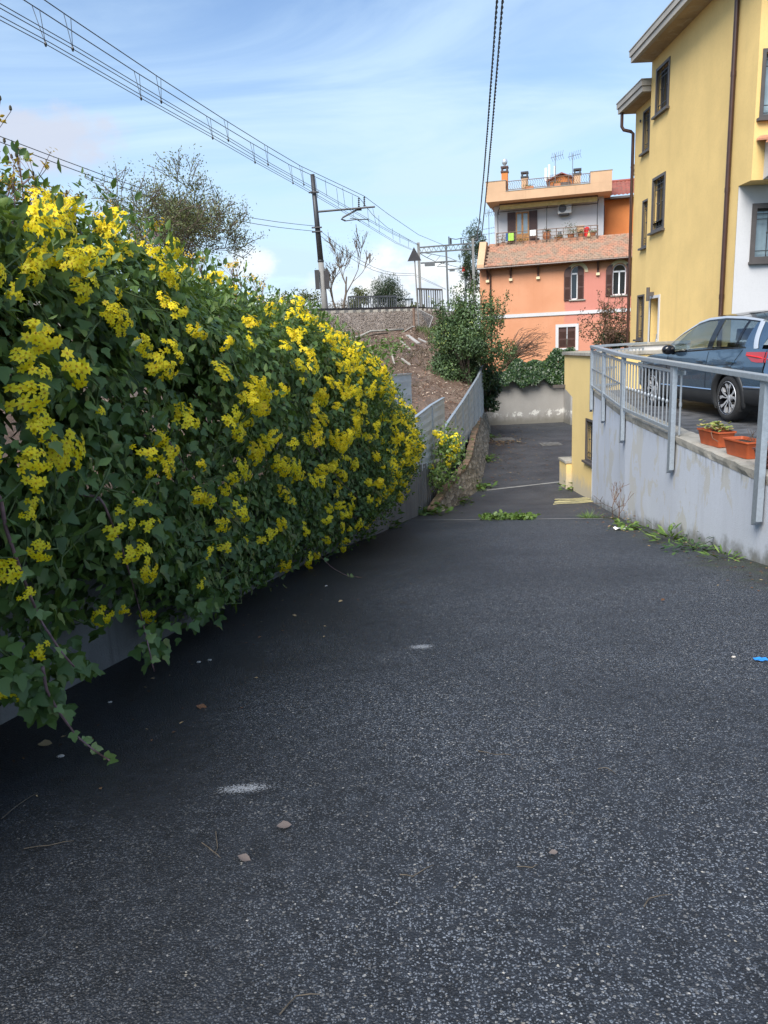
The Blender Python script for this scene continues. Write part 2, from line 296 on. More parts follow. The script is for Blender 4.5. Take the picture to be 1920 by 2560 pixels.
class MB:
    def __init__(s): s.v = []; s.f = []; s.at = []
    def face(s, pts, a=0.):
        i = len(s.v); s.v += [tuple(p) for p in pts]; s.at += [a]*len(pts); s.f.append(tuple(range(i, i+len(pts))))
    def mesh(s, vs, fs, a=0.):
        i = len(s.v); s.v += [tuple(p) for p in vs]; s.at += [a]*len(vs); s.f += [tuple(k+i for k in f) for f in fs]
    def box(s, a, b, ax=None, o=None, bev=0.):  # axis box from a to b; ax = (u, v, w) axes with origin o
        a = Vector(a); b = Vector(b)
        c = [Vector((x, y, z)) for z in (a.z, b.z) for y in (a.y, b.y) for x in (a.x, b.x)]
        if ax: o = Vector(o or (0, 0, 0)); c = [o+ax[0]*p.x+ax[1]*p.y+ax[2]*p.z for p in c]
        s.mesh(c, [(0, 2, 3, 1), (4, 5, 7, 6), (0, 1, 5, 4), (2, 6, 7, 3), (0, 4, 6, 2), (1, 3, 7, 5)])
    def tube(s, pts, r, n=8, cap=True, a=0.):
        pts = [Vector(p) for p in pts]; rs = r if isinstance(r, (list, tuple)) else [r]*len(pts); vs = []; fs = []; pb = None
        for i, p in enumerate(pts):
            d = (pts[min(i+1, len(pts)-1)]-pts[max(i-1, 0)]).normalized()
            if pb is None: b, c = perp(d)
            else:
                b = (pb-d*pb.dot(d)); b = b.normalized() if b.length > 1e-6 else perp(d)[0]; c = b.cross(d)
            pb = b
            for k in range(n):
                t = 2*math.pi*k/n; vs.append(p+(b*math.cos(t)+c*math.sin(t))*rs[i])
        for i in range(len(pts)-1):
            for k in range(n): fs.append((i*n+k, i*n+(k+1) % n, (i+1)*n+(k+1) % n, (i+1)*n+k))
        if cap: fs += [tuple(range(n))[::-1], tuple(range((len(pts)-1)*n, len(pts)*n))]
        s.mesh(vs, fs, a)
    def bar(s, p, q, w, h, up=(0, 0, 1)):      # rectangular bar
        p = Vector(p); q = Vector(q); d = (q-p).normalized(); u = Vector(up); b = d.cross(u).normalized(); u = b.cross(d)
        vs = [x+b*i*w/2+u*j*h/2 for x in (p, q) for i, j in ((-1, -1), (1, -1), (1, 1), (-1, 1))]
        s.mesh(vs, [(0, 1, 2, 3), (7, 6, 5, 4), (0, 4, 5, 1), (1, 5, 6, 2), (2, 6, 7, 3), (3, 7, 4, 0)])
    def lathe(s, prof, o=(0, 0, 0), n=16, ax=None):   # (r, h)
        o = Vector(o); ax = ax or (Vector((1, 0, 0)), Vector((0, 1, 0)), Vector((0, 0, 1))); vs = []; fs = []
        for r, h in prof:
            for k in range(n): t = 2*math.pi*k/n; vs.append(o+ax[0]*r*math.cos(t)+ax[1]*r*math.sin(t)+ax[2]*h)
        for i in range(len(prof)-1):
            for k in range(n): fs.append((i*n+k, i*n+(k+1) % n, (i+1)*n+(k+1) % n, (i+1)*n+k))
        s.mesh(vs, fs)
    def prism(s, poly, z0, z1, ax=None, o=(0, 0, 0)):   # poly in (u, v), extruded along w
        o = Vector(o); ax = ax or (Vector((1, 0, 0)), Vector((0, 1, 0)), Vector((0, 0, 1))); n = len(poly)
        vs = [o+ax[0]*p[0]+ax[1]*p[1]+ax[2]*z for z in (z0, z1) for p in poly]
        s.mesh(vs, [tuple(range(n))[::-1], tuple(range(n, 2*n))]+[(i, (i+1) % n, n+(i+1) % n, n+i) for i in range(n)])
    def grid(s, rows, a=0.):
        m = len(rows[0]); vs = [p for r in rows for p in r]
        s.mesh(vs, [(i*m+j, i*m+j+1, (i+1)*m+j+1, (i+1)*m+j) for i in range(len(rows)-1) for j in range(m-1)], a)
    def build(s, name, mat, parent=None, loc=None, smooth=False, attr=None, bevel=0., fix=False, **k):
        if loc is None: loc = WL[parent.name] if parent else (0, 0, 0)
        L = Vector(loc); me = bpy.data.meshes.new(name); me.from_pydata([tuple(Vector(p)-L) for p in s.v], [], s.f); me.update()
        if attr: me.attributes.new(attr, 'FLOAT', 'POINT').data.foreach_set('value', s.at)
        if fix or bevel or smooth:
            bm = bmesh.new(); bm.from_mesh(me)
            if fix or bevel: bmesh.ops.remove_doubles(bm, verts=bm.verts, dist=1e-5); bmesh.ops.recalc_face_normals(bm, faces=bm.faces)
            if bevel: bmesh.ops.bevel(bm, geom=[e for e in bm.edges if e.calc_face_angle(0) > .5], offset=bevel, segments=2, affect='EDGES', profile=.7)
            bm.to_mesh(me); bm.free()
        if smooth:
            me.polygons.foreach_set('use_smooth', [True]*len(me.polygons))
            if smooth != 'all': me.set_sharp_from_angle(angle=.7)
        return link(name, me, mat, parent, loc, **k)
def npmesh(name, V, faces, totals, var=None, smooth=False):
    me = bpy.data.meshes.new(name); me.vertices.add(len(V)); me.vertices.foreach_set('co', V.astype(np.float32).ravel())
    me.loops.add(len(faces)); me.loops.foreach_set('vertex_index', faces.astype(np.int32))
    st = np.concatenate([[0], np.cumsum(totals)[:-1]]).astype(np.int32)
    me.polygons.add(len(totals)); me.polygons.foreach_set('loop_start', st); me.polygons.foreach_set('loop_total', totals.astype(np.int32))
    me.update(calc_edges=True)
    if var is not None: me.attributes.new('var', 'FLOAT', 'POINT').data.foreach_set('value', var.astype(np.float32))
    if smooth: me.polygons.foreach_set('use_smooth', [True]*len(totals))
    return me
IVY = ([(0, 0, 0), (.30, .02, .04), (.52, .30, .07), (.27, .46, .05), (.20, .74, .02), (0, 1, -.08), (-.30, .02, .04), (-.52, .30, .07), (-.27, .46, .05), (-.20, .74, .02), (0, .42, 0)],
       [(0, 1, 2, 3, 10), (10, 3, 4, 5), (0, 10, 8, 7, 6), (10, 5, 9, 8)])
LEAF = ([(0, 0, 0), (.24, .38, .05), (.16, .72, .03), (0, 1, -.06), (-.16, .72, .03), (-.24, .38, .05)], [(0, 1, 2, 3), (0, 3, 4, 5)])
LANCE = ([(0, 0, 0), (.11, .4, .03), (0, 1, -.1), (-.11, .4, .03)], [(0, 1, 2), (0, 2, 3)])
ROUND = ([(0, 0, 0), (.38, .25, .04), (.34, .7, .03), (0, .95, -.05), (-.34, .7, .03), (-.38, .25, .04)], [(0, 1, 2, 3), (0, 3, 4, 5)])
BLADE = ([(-.03, 0, 0), (.03, 0, 0), (.025, .6, .08), (0, 1, .3), (-.025, .6, .08)], [(0, 1, 2, 4), (4, 2, 3)])
def unit(a): return a/np.maximum(np.linalg.norm(a, axis=1, keepdims=True), 1e-9)
def leafgeo(P, N, T, size, tmpl, var):
    tv = np.array(tmpl[0], float); k = len(tv); n = len(P); N = unit(N); T = unit(T-N*np.sum(T*N, 1, keepdims=True)); B = np.cross(T, N)
    V = P[:, None]+size[:, None, None]*(tv[None, :, 0:1]*B[:, None]+tv[None, :, 1:2]*T[:, None]+tv[None, :, 2:3]*N[:, None])
    fl = np.concatenate([np.array(f) for f in tmpl[1]]); tot = np.array([len(f) for f in tmpl[1]])
    return V.reshape(-1, 3), (fl[None]+k*np.arange(n)[:, None]).ravel(), np.tile(tot, n), np.repeat(var, k)
def leaves(name, P, N, T, size, tmpl, mat, var, parent=None, loc=None, **k):
    if loc is None: loc = WL[parent.name] if parent else (0, 0, 0)
    V, f, t, va = leafgeo(np.asarray(P, float), np.asarray(N, float), np.asarray(T, float), np.asarray(size, float), tmpl, np.asarray(var, float))
    return link(name, npmesh(name, V-np.array(loc), f, t, va), mat, parent, loc, **k)
def rnd(n): return unit(RNG.normal(size=(n, 3)))
def fbm(p, s, o=3): return noise.fractal(Vector(p)*s, 1., 2., o)
def copytree(o, loc, rz=0, label=None, parent=None, scale=None):
    c = o.copy(); COL.objects.link(c); c.location = loc; c.rotation_euler = (0, 0, rz); c.parent = parent
    if scale: c.scale = (scale,)*3
    if label: c['label'] = label
    for ch in list(o.children):
        d = ch.copy(); COL.objects.link(d); d.parent = c
        for gc in list(ch.children): e = gc.copy(); COL.objects.link(e); e.parent = d
    return c
# branching skeleton: returns MB-ready segments and twig points
def grow(o, d, L, r, lev, spread=.6, up=.25, kids=3, seed=0, segs=4, wig=.18, shrink=.68):
    rs = random.Random(seed); tubes = []; tips = []
    def go(p, d, L, r, lev):
        pts = [p]; rr = [r]; q = p; dd = d
        for i in range(segs):
            dd = (dd+Vector((rs.uniform(-1, 1), rs.uniform(-1, 1), rs.uniform(-.6, 1)))*wig+Vector((0, 0, up*.15))).normalized()
            q = q+dd*L/segs; pts.append(q); rr.append(r*(1-.55*(i+1)/segs))
            if lev <= 1: tips.append((q, dd))
        tubes.append((pts, rr))
        if lev > 0:
            for k in range(kids):
                t = rs.randint(max(1, segs//2), segs); b, c = perp(dd); a = rs.uniform(0, 6.28)
                nd = (dd+(b*math.cos(a)+c*math.sin(a))*rs.uniform(.6, 1.3)*spread*1.3+Vector((0, 0, up))).normalized()
                go(pts[t], nd, L*shrink*rs.uniform(.75, 1.15), rr[t]*.62, lev-1)
    go(Vector(o), Vector(d).normalized(), L, r, lev); return tubes, tips
def tubes_mb(tubes, n0=7, rmin=.004):
    mb = MB()
    for pts, rr in tubes: mb.tube(pts, [max(x, rmin) for x in rr], n0 if rr[0] > .03 else 4, False)
    return mb
# ------------------------------------------------------------ ground profile and lane edges
def lerp(x, xs, ys):
    return float(np.interp(x, xs, ys))
def zg(y):
    if y < 0: return -.028-.08*y
    if y < 4: return -.028-.08*y-(.153-.08)*y*y/8
    if y < 16.4: return -.494-.153*(y-4)
    t = min(1, (y-16.4)/3.6); return -2.391-.229*(1-(1-t)**2.4)
def xw(y): return lerp(y, [-4, 3.33, 5.06, 7.24, 8.6, 10, 11, 12, 13.65, 15.6], [-3.19, -1.92, -1.61, -1.26, -.98, -.64, -.36, -.06, .30, .80])
def xr(y): return lerp(y, [-3, 0, 2, 7, 9.7, 12.3, 14.86, 16.9], [2.85, 3.14, 3.32, 3.72, 3.90, 4.09, 4.53, 4.86])
def zp(y): return -.01+.018*(y-9.6)          # top of the car platform
WALLN = (1, -.173, 0)
# driveway: one sheet down the ramp and over the court
mb = MB(); ys = [-3+.25*i for i in range(0, 80)]+[17+.5*i for i in range(0, 46)]
rows = []
for y in ys:
    xl = xw(y)-.3 if y < 15.5 else (xw(15.5)-.3+(y-15.5)*.22); xh = xr(y)+.12 if y < 16.9 else 12.
    rows.append([(xl+(xh-xl)*k/10., y, zg(y)) for k in range(11)])
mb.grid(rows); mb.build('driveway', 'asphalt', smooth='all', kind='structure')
mb = MB(); mb.face([(-2500, -2500, -4.2), (2500, -2500, -4.2), (2500, 2500, -4.2), (-2500, 2500, -4.2)]); mb.build('ground', 'field', kind='structure')
# car platform
mb = MB(); rows = []
for y in [-3+.5*i for i in range(41)]+[17.35]: rows.append([(xr(y)+.30+(12-xr(y))*k/6., y, zp(y)-.012) for k in range(7)])
mb.grid(rows); mb.build('car_park', 'platform', kind='structure')
# ------------------------------------------------------------ right retaining wall
rw = thing('retaining_wall', 'pale blue grey painted wall with peeling paint below the steel railing', 'wall', (xr(9), 9, zg(9)))
mb = MB(); yy = [-3+.3*i for i in range(66)]+[16.9]
prof = lambda y: [(xr(y), zg(y)-.3), (xr(y), zp(y)-.09)]
mb.grid([[(x, y, z) for x, z in [(xr(y)+.02, zg(y)-.3), (xr(y)+.008, zg(y)+.15), (xr(y), zp(y)-.08), (xr(y)+.3, zp(y)-.08)]] for y in yy])
y = 16.9; mb.face([(xr(y), y, zg(y)-.3), (xr(y), y, zp(y)-.08), (xr(y)+.4, y, zp(y)-.08), (xr(y)+.4, y, zg(y)-.3)])
mb.build('wall', 'wall_blue', rw)
mb = MB(); rows = []
for i in range(200):
    y = -3+19.9*i/199; e = .018*fbm((y*3, 0, 1), 1.5)-.004; e2 = .012*fbm((y*5, 3, 1), 2); zz = zp(y)+.01*fbm((y*2, 5, 0), 2)
    rows.append([(xr(y)-.004+e2*.3, y, zp(y)-.10+e2), (xr(y)-.012-e, y, zp(y)-.05), (xr(y)-.01-e, y, zz-.012), (xr(y)+.03, y, zz+.004), (xr(y)+.30, y, zz+.004), (xr(y)+.31, y, zz-.05)])
mb.grid(rows); mb.build('coping', 'coping', rw)
# ------------------------------------------------------------ left concrete wall with cast panels on top
lw_ = thing('retaining_wall', 'low stained concrete wall under the yellow flowering hedge', 'wall', (xw(8), 8, zg(8)))
mb = MB(); rows = []
for i in range(70):
    y = -2+17.3*i/69; h = 1.05; rows.append([(xw(y), y, zg(y)-.3), (xw(y), y, zg(y)+h), (xw(y)-.28, y, zg(y)+h), (xw(y)-.28, y, zg(y)-.3)])
mb.grid(rows); mb.face([rows[-1][k] for k in (0, 1, 2, 3)]); mb.build('wall', 'concrete_board', lw_)
FX = [(15.3, xw(15.3)-.02), (18.5, 1.55), (23, 2.62), (28, 3.75), (31.5, 4.45)]
def xf(y): return lerp(y, [a for a, b in FX], [b for a, b in FX])
# board marked wall past the corner, low under panel two
b2 = thing('retaining_wall', 'short run of vertical concrete boards past the end of the hedge', 'wall', (1., 16.5, zg(16.5)))
for i in range(22):
    ya = 15.34+i*.165; yb = ya+.15; w = MB(); jj = .012*((i*7) % 3)
    xa, xb = xf(ya), xf(yb); top = -1.16-.045*i*.165*3
    w.mesh([(xa+jj, ya, -2.9), (xb+jj, yb, -2.9), (xb-.1, yb, -2.9), (xa-.1, ya, -2.9), (xa+jj, ya, top), (xb+jj, yb, top), (xb-.1, yb, top), (xa-.1, ya, top)],
           [(0, 1, 5, 4), (4, 5, 6, 7), (1, 2, 6, 5), (0, 4, 7, 3)])
    w.build('board', 'concrete_board', b2)
def panel(label, ya, yb, xfun, zt0, zt1, zbf, nseg, kink=None):
    t = thing('panel_fence', label, 'fence', (xfun(ya), ya, zbf(ya)), 'grey panel fence along the foot of the bank')
    for i in range(nseg):
        a = ya+(yb-ya)*i/nseg; b = ya+(yb-ya)*(i+1)/nseg; zt = lambda y: lerp(y, [ya]+([kink[0]] if kink else [])+[yb], [zt0]+([kink[1]] if kink else [])+[zt1])
        m = MB(); pa = Vector((xfun(a), a, 0)); pb = Vector((xfun(b), b, 0)); d = (pb-pa).normalized(); nn = Vector((d.y, -d.x, 0))
        nu, nv = 8, 14; rows = []
        for j in range(nv+1):
            row = []
            for k in range(nu+1):
                s = k/nu; p = pa.lerp(pb, s*.985+.0075); z0 = zbf(p.y); z = z0+(zt(p.y)-z0)*j/nv
                bulge = (.012 if (j % 2) else 0)*(1 if 0 < k < nu else .2)+.008*fbm((p.x*3, p.y*3, z*3), 1)
                row.append(p+nn*bulge+Vector((0, 0, z)))
            rows.append(row)
        m.grid(rows)
        q = [rows[-1][0], rows[-1][-1]]; m.face([q[0], q[1], q[1]-nn*.05, q[0]-nn*.05]); m.face([rows[0][0], rows[-1][0], rows[-1][0]-nn*.05, rows[0][0]-nn*.05]); m.face([rows[0][-1], rows[0][-1]-nn*.05, rows[-1][-1]-nn*.05, rows[-1][-1]])
        m.build('panel', 'panel', t)
        c = MB(); c.bar(q[0]-nn*.02+Vector((0, 0, .012)), q[1]-nn*.02+Vector((0, 0, .012)), .075, .03); c.build('cap_rail', 'galv', t)
        p = MB(); p.bar(Vector((pa.x, pa.y, zbf(a)))-nn*.0, Vector((pa.x, pa.y, zt(a)+.005))-nn*.0, .06, .05, d); p.build('post', 'galv', t)
panel('grey panel fence behind the yellow hedge, nearest part, topmost edge', 8.0, 15.1, xw, .95, .74, lambda y: zg(y)+1.05, 4)
panel('short grey panel fence with a kinked top between the hedge and the long fence', 15.5, 19.0, xf, -.18, -.05, lambda y: -1.35-.1*(y-15.5), 2, (17.2, -.08))
panel('long grey panel fence climbing towards the evergreen shrub', 19.2, 31.2, xf, -.78, .32, lambda y: -2.0+.035*(y-19.2), 7)
# ------------------------------------------------------------ rubble stone wall along the court
sw = thing('stone_wall', 'battered rubble stone wall with brick coping beside the lower court', 'wall', (3., 24, -2.62))
SX = [(15.4, 1.02), (16.4, 1.42), (20, 2.72), (27, 4.0), (35.2, 5.3)]
def xs_(y): return lerp(y, [a for a, b in SX], [b for a, b in SX])
def hs_(y): return lerp(y, [15.4, 17, 20, 24, 35], [.02, .42, .78, .95, 1.15])
mb = MB(); rows = []; cr = MB()
for i in range(110):
    y = 15.4+19.8*i/109; h = hs_(y); r = []
    for j in range(7):
        f = j/6; w = .05*fbm((y*1.7, f*h*3, 0), 1.)+.03*fbm((y*5, f*h*8, 2), 1.)
        r.append((xs_(y)-.38*f*min(1, h)+w, y, zg(y)-.15+(h+.15)*f))
    rows.append(r)
mb.grid(rows); mb.build('wall', 'rubble', sw, smooth='all')
for i in range(72):
    y = 15.6+19.5*i/72; h = hs_(y); x = xs_(y)-.38*min(1, h); y2 = y+.255; x2 = xs_(y2)-.38*min(1, hs_(y2)); jz = random.uniform(-.015, .02)
    cr.bar((x-.07, y, zg(y)+h+.02+jz), (x2-.07, y2, zg(y2)+hs_(y2)+.02+jz), random.uniform(.15, .21), .07)
cr.build('coping', 'brick', sw, bevel=.01)
# back wall of the court
bw = thing('back_wall', 'plain grey rendered wall closing the lower court under dark ivy', 'wall', (7, 35.4, -2.63))
mb = MB(); mb.box((4.4, 35.3, -2.9), (9.0, 35.55, -.42)); mb.box((8.75, 34.0, -2.9), (9.0, 35.29, -.42)); mb.build('wall', 'back_wall', bw)
# ------------------------------------------------------------ joints, covers and marks on the ground
def strip(name, a, b, w, mat, dz=.006, n=20, **k):
    a = Vector((a[0], a[1], 0)); b = Vector((b[0], b[1], 0)); d = (b-a).normalized(); s = Vector((-d.y, d.x, 0)); m = MB(); rows = []
    for i in range(n+1):
        p = a.lerp(b, i/n); ww = w*(1+.35*fbm((i*.7, w*9, 1), 1)); rows.append([(q.x, q.y, zg(q.y)+dz) for q in (p-s*ww/2, p+s*ww/2)])
    m.grid(rows); return m.build(name, mat, **k)
strip('joint_strip', (.55, 14.15), (3.85, 12.65), .10, 'joint', kind='structure')
strip('joint_strip', (2.62, 19.6), (5.1, 20.4), .13, 'joint', kind='structure')
def gpt(px, py):                            # point on the driveway under a pixel
    r = ray(px, py); lo, hi = .3, 60.
    for _ in range(50):
        m = (lo+hi)/2
        if HC+r.z/r.y*m > zg(m): lo = m
        else: hi = m
    return Vector((r.x/r.y*lo, lo, zg(lo)))
def mark(px, py, w, d, rot, name, label):
    c = gpt(px, py); m = MB(); n = 14
    rows = []; 
    for i in range(n+1):
        r = []
        for j in range(n+1):
            u, v = i/n*2-1, j/n*2-1; x = c.x+u*w*math.cos(rot)-v*d*math.sin(rot); y = c.y+u*w*math.sin(rot)+v*d*math.cos(rot)
            r.append((x, y, zg(y)+.004))
        rows.append(r)
    m.grid(rows); m.at = [1.15-1.5*((i/n*2-1)**2+(j/n*2-1)**2) for i in range(n+1) for j in range(n+1)]
    m.build(name, 'paintmark', loc=tuple(c), attr='edge', label=label, cat='paint mark')
mark(608, 1973, .16, .06, .05, 'paint_mark', 'white scuffed paint smear on the dark asphalt near the hanging vine')
mark(1053, 1618, .13, .09, .1, 'paint_mark', 'pale grey square mark worn into the asphalt in mid lane')
def cover(px, py, label, r):
    c = gpt(px, py); t = thing('inspection_cover', label, 'cover', tuple(c), 'concrete covers in the lower court')
    m = MB(); m.box((c.x-r, c.y-r*.9, c.z-.01), (c.x+r, c.y+r*.9, c.z+.035)); m.build('frame', 'cover', t, bevel=.012)
    m = MB(); m.box((c.x-r*.78, c.y-r*.7, c.z+.03), (c.x+r*.78, c.y+r*.7, c.z+.05)); m.build('lid', 'cover', t, bevel=.01)
cover(1258, 1099, 'square concrete inspection cover beside brown leaf litter near the stone wall', .42)
cover(1376, 1111, 'square concrete inspection cover alone in the middle of the lower court', .38)
# ------------------------------------------------------------ bank, ballast and far field
LOW = [(-3.2, -4, 1.2), (-2.7, 0, .9), (-2.2, 3, .55), (-1.2, 8, -.2), (-.1, 14.2, -.2), (.65, 16, -.45), (1.45, 18.6, -.75), (2.45, 23, -.95), (3.55, 28, -.55), (4.3, 32, -.3), (5.0, 35.6, -.4)]
TOE = [(-11.5, 0, 1.9), (-10.5, 6, 1.9), (-9.7, 12, 1.9), (-8.2, 19, 1.9), (-6.6, 25, 1.92), (-5.2, 30, 1.93), (-3.9, 34, 1.95), (-2.0, 37, 2.0), (.6, 39.4, 2.1), (2.3, 41.2, 2.15), (3.4, 43.2, 2.0)]
EDG = [(-12.8, 0, 3.0), (-12, 6, 3.0), (-11.2, 12, 3.0), (-9.6, 19, 3.0), (-7.9, 25, 3.0), (-6.4, 30, 3.0), (-4.9, 34.5, 3.02), (-2.75, 38.2, 3.03), (.3, 41.2, 3.1), (2.6, 43.6, 3.17), (4.4, 47, 3.2)]
def dens(L, n=6):
    o = []
    for i in range(len(L)-1):
        for k in range(n): o.append(Vector(L[i]).lerp(Vector(L[i+1]), k/n))
    return o+[Vector(L[-1])]
lo_, to_, ed_ = dens(LOW), dens(TOE), dens(EDG)
mb = MB(); rows = []
for a, b in zip(lo_, to_):
    r = []
    for k in range(23):
        f = k/22; p = a.lerp(b, f); h = .26*fbm((p.x*.8, p.y*.8, 0), 1)+.16*fbm((p.x*2.4, p.y*2.4, 3), 1); w = math.sin(f*math.pi)
        r.append(p+Vector((0, 0, h*min(1, w*1.6)-.35*w*0+.12*w)))
    rows.append(r)
mb.grid(rows); mb.build('embankment', 'earth', smooth='all', kind='structure')
mb = MB(); rows = []
for a, b in zip(to_, ed_):
    r = []
    for k in range(10):
        f = k/9; p = a.lerp(b, f)-Vector((0, 0, .04)); r.append(p+Vector((0, 0, .03*fbm((p.x*.7, p.y*.7, 0), 1))))
    r += [b+Vector((-1.2, .7, .02)), b+Vector((-16, 7, .0))]; rows.append(r)
mb.grid(rows); mb.build('ballast', 'ballast', smooth='all', kind='structure')
mb = MB(); mb.face([(-40, -40, 2.6), (-15, -40, 2.6), (-13, 20, 2.6), (4, 62, 2.6), (120, 470, 2.6), (400, 1800, 2.6), (-1800, 1800, 2.6), (-1800, -40, 2.6)]); mb.build('far_field', 'field', kind='structure')
mb = MB(); mb.face([(4.2, 35.56, -.45), (40, 35.56, -.45), (60, 80, -.45), (7, 80, -.45), (3.4, 43, -.45)]); mb.build('yard', 'field', kind='structure')
# loose stones on the ballast shoulder and bark litter on the bank, uncountable
def scatter_stones(name, n, pick, smin, smax, mat):
    P = np.array([pick() for _ in range(n)]); sz = RNG.uniform(smin, smax, n)
    base = np.array([(-1, -.6, -.5), (1, -.8, -.4), (.7, .9, -.5), (-.8, .8, -.4), (-.5, -.4, .6), (.6, -.3, .5), (.4, .5, .7), (-.5, .5, .5)])
    fc = np.array([0, 3, 2, 1, 4, 5, 6, 7, 0, 1, 5, 4, 1, 2, 6, 5, 2, 3, 7, 6, 3, 0, 4, 7]); q = rnd(n); r = unit(np.cross(q, rnd(n))); s = np.cross(q, r)
    V = P[:, None]+sz[:, None, None]*(base[None, :, 0:1]*q[:, None]+base[None, :, 1:2]*r[:, None]+base[None, :, 2:3]*s[:, None])
    f = (fc[None]+8*np.arange(n)[:, None]).ravel(); me = npmesh(name, V.reshape(-1, 3), f, np.full(6*n, 4), np.repeat(RNG.random(n), 8)); return link(name, me, mat, kind='stuff')
def on_ballast():
    i = random.uniform(36, 59.99); a = int(i); f = random.random()
    return to_[a].lerp(to_[a+1], i-a).lerp(ed_[a].lerp(ed_[a+1], i-a), f)+Vector((random.uniform(-.2, .2), random.uniform(-.2, .2), random.uniform(-.03, .03)))
scatter_stones('ballast_gravel', 9000, on_ballast, .018, .03, 'ballast')
MT['chips'] = m_leaf('bark chips', [(0, (.08, .04, .025)), (.45, (.22, .12, .08)), (.75, (.42, .32, .24)), (1, (.62, .55, .46))], .9, .05)
def bankpt(i, f):
    a = int(min(i, 59)); p = lo_[a].lerp(lo_[a+1], i-a).lerp(to_[a].lerp(to_[a+1], i-a), f); w = math.sin(f*math.pi)
    return p+Vector((0, 0, (.26*fbm((p.x*.8, p.y*.8, 0), 1)+.16*fbm((p.x*2.4, p.y*2.4, 3), 1))*min(1, w*1.6)+.12*w))
P = np.array([bankpt(random.uniform(27, 60), random.random()**.8*.97)+Vector((0, 0, .01)) for _ in range(9000)])
leaves('bark_litter', P, rnd(len(P))*.5+np.array([0, 0, 1]), rnd(len(P)), RNG.uniform(.05, .14, len(P)), LEAF, 'chips', RNG.random(len(P))**1.3, kind='stuff')
P = np.array([bankpt(random.uniform(28, 60), .25+.6*random.random()) for _ in range(5200)]); P = P[[fbm((p[0]*.5, p[1]*.5, 9), 1) > .0 for p in P]]
leaves('dead_brambles', P, rnd(len(P)), rnd(len(P))*.7+np.array([0, 0, .5]), RNG.uniform(.2, .5, len(P)), BLADE, 'drygrass', RNG.random(len(P)), kind='stuff')
P = np.array([bankpt(random.uniform(53, 60), .55+.45*random.random()) for _ in range(1700)])
leaves('bank_grass', P, rnd(len(P)), rnd(len(P))*.5+np.array([0, 0, 1]), RNG.uniform(.15, .35, len(P)), BLADE, 'weed', RNG.random(len(P))*.6, kind='stuff')
# ------------------------------------------------------------ flowering hedge
hedge = thing('flowering_hedge', 'long dark green climbing hedge covered in yellow daisy clusters along the left wall', 'hedge', (xw(6)+.2, 6, zg(6)))
HT = ([.6, 2.2, 3.6, 5.6, 6.3, 7.1, 8.4, 9.6, 10.8, 12.0, 13.0, 14.2, 15.2], [2.18, 2.12, 2.06, 2.04, 1.96, 1.84, 1.74, 1.50, 1.12, .58, .10, -.45, -.8])
HB = ([.6, 2.4, 2.72, 3.0, 3.2, 3.55, 3.85, 4.2, 4.5, 5.3, 6, 6.6, 7.2, 9, 11, 12.5, 14, 15.7], [.45, .42, .14, .20, .6, .55, .28, .42, .16, .04, .16, .05, .12, .04, .30, .75, 1.0, 1.15])
OFF = [-1.0, -.5, .1, .42, .60, .66, .60, .46, .16]; FR = [.10, .02, 0, .08, .22, .42, .66, .9, 1.]
def henv(y, k):
    zt = lerp(y, *HT); zb = zg(y)+lerp(y, *HB); tp = lerp(y, [.6, 11.3, 13.2, 14.3], [1, .92, .62, .2])
    return Vector((xw(y)+OFF[k]*tp, y, zt-(zt-zb)*FR[k]))
hv = []; NY, NK = 150, 33
for i in range(NY):
    y = .7+13.7*i/(NY-1)
    for j in range(NK):
        t = j/(NK-1)*8; a = int(min(t, 7)); p = henv(y, a).lerp(henv(y, a+1), t-a)
        n = Vector((.85, -.1, .35)); d = .25*fbm((p.x*.8, p.y*.8, p.z*.8), 1)+.10*fbm((p.x*2.3, p.y*2.3, p.z*2.3+5), 1)
        hv.append(p+n*d)
hf = [(i*NK+j, i*NK+j+1, (i+1)*NK+j+1, (i+1)*NK+j) for i in range(NY-1) for j in range(NK-1)]
BV = BVHTree.FromPolygons(hv, hf)
HVn = np.array([tuple(v) for v in hv]); HF = np.array(hf)
qa, qb, qc, qd = (HVn[HF[:, k]] for k in range(4)); fn = np.cross(qc-qa, qd-qb); ar = np.linalg.norm(fn, axis=1)/2; fn = unit(fn)
sgn = np.sign(np.sum(fn*np.array([.8, -.1, .45]), 1)); fn *= sgn[:, None]
ctr = (qa+qc)/2
def hsample(n, wt=None):
    w = ar.copy() if wt is None else ar*wt
    i = RNG.choice(len(HF), n, p=w/w.sum()); u, v = RNG.random(n)[:, None], RNG.random(n)[:, None]
    return qa[i]*(1-u)*(1-v)+qb[i]*(1-u)*v+qc[i]*u*v+qd[i]*u*(1-v), fn[i]
nearw = np.interp(ctr[:, 1], [1, 4, 8, 15], [1., 1.25, 1.1, .95])*np.where(ctr[:, 2] < np.array([zg(y)+lerp(y, *HB)+.18 for y in ctr[:, 1]]), .75, 1.)
def hleaves(name, n, depth, smin, smax, mat, tmpl, vlo, vhi, lightup=True):
    P, N = hsample(n, nearw); dpt = RNG.uniform(depth[0], depth[1], n)
    P = P-N*dpt[:, None]+RNG.normal(size=(n, 3))*.02
    down = np.array([.35, -.05, -1.]); T = rnd(n)*.75+down+N*.35; NN = N+rnd(n)*.75+np.array([.1, 0, .35])
    s = RNG.uniform(smin, smax, n)*np.interp(P[:, 1], [2, 6, 14], [1.05, .95, .8])
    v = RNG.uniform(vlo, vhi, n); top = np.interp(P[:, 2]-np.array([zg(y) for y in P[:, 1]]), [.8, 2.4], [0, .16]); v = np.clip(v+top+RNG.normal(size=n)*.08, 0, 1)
    return P, NN, T, s, v
A = hleaves('f', 24000, (-.03, .10), .042, .082, 'ivy', IVY, .25, .75); B = hleaves('f', 17000, (.06, .34), .05, .09, 'ivy', IVY, .0, .5)
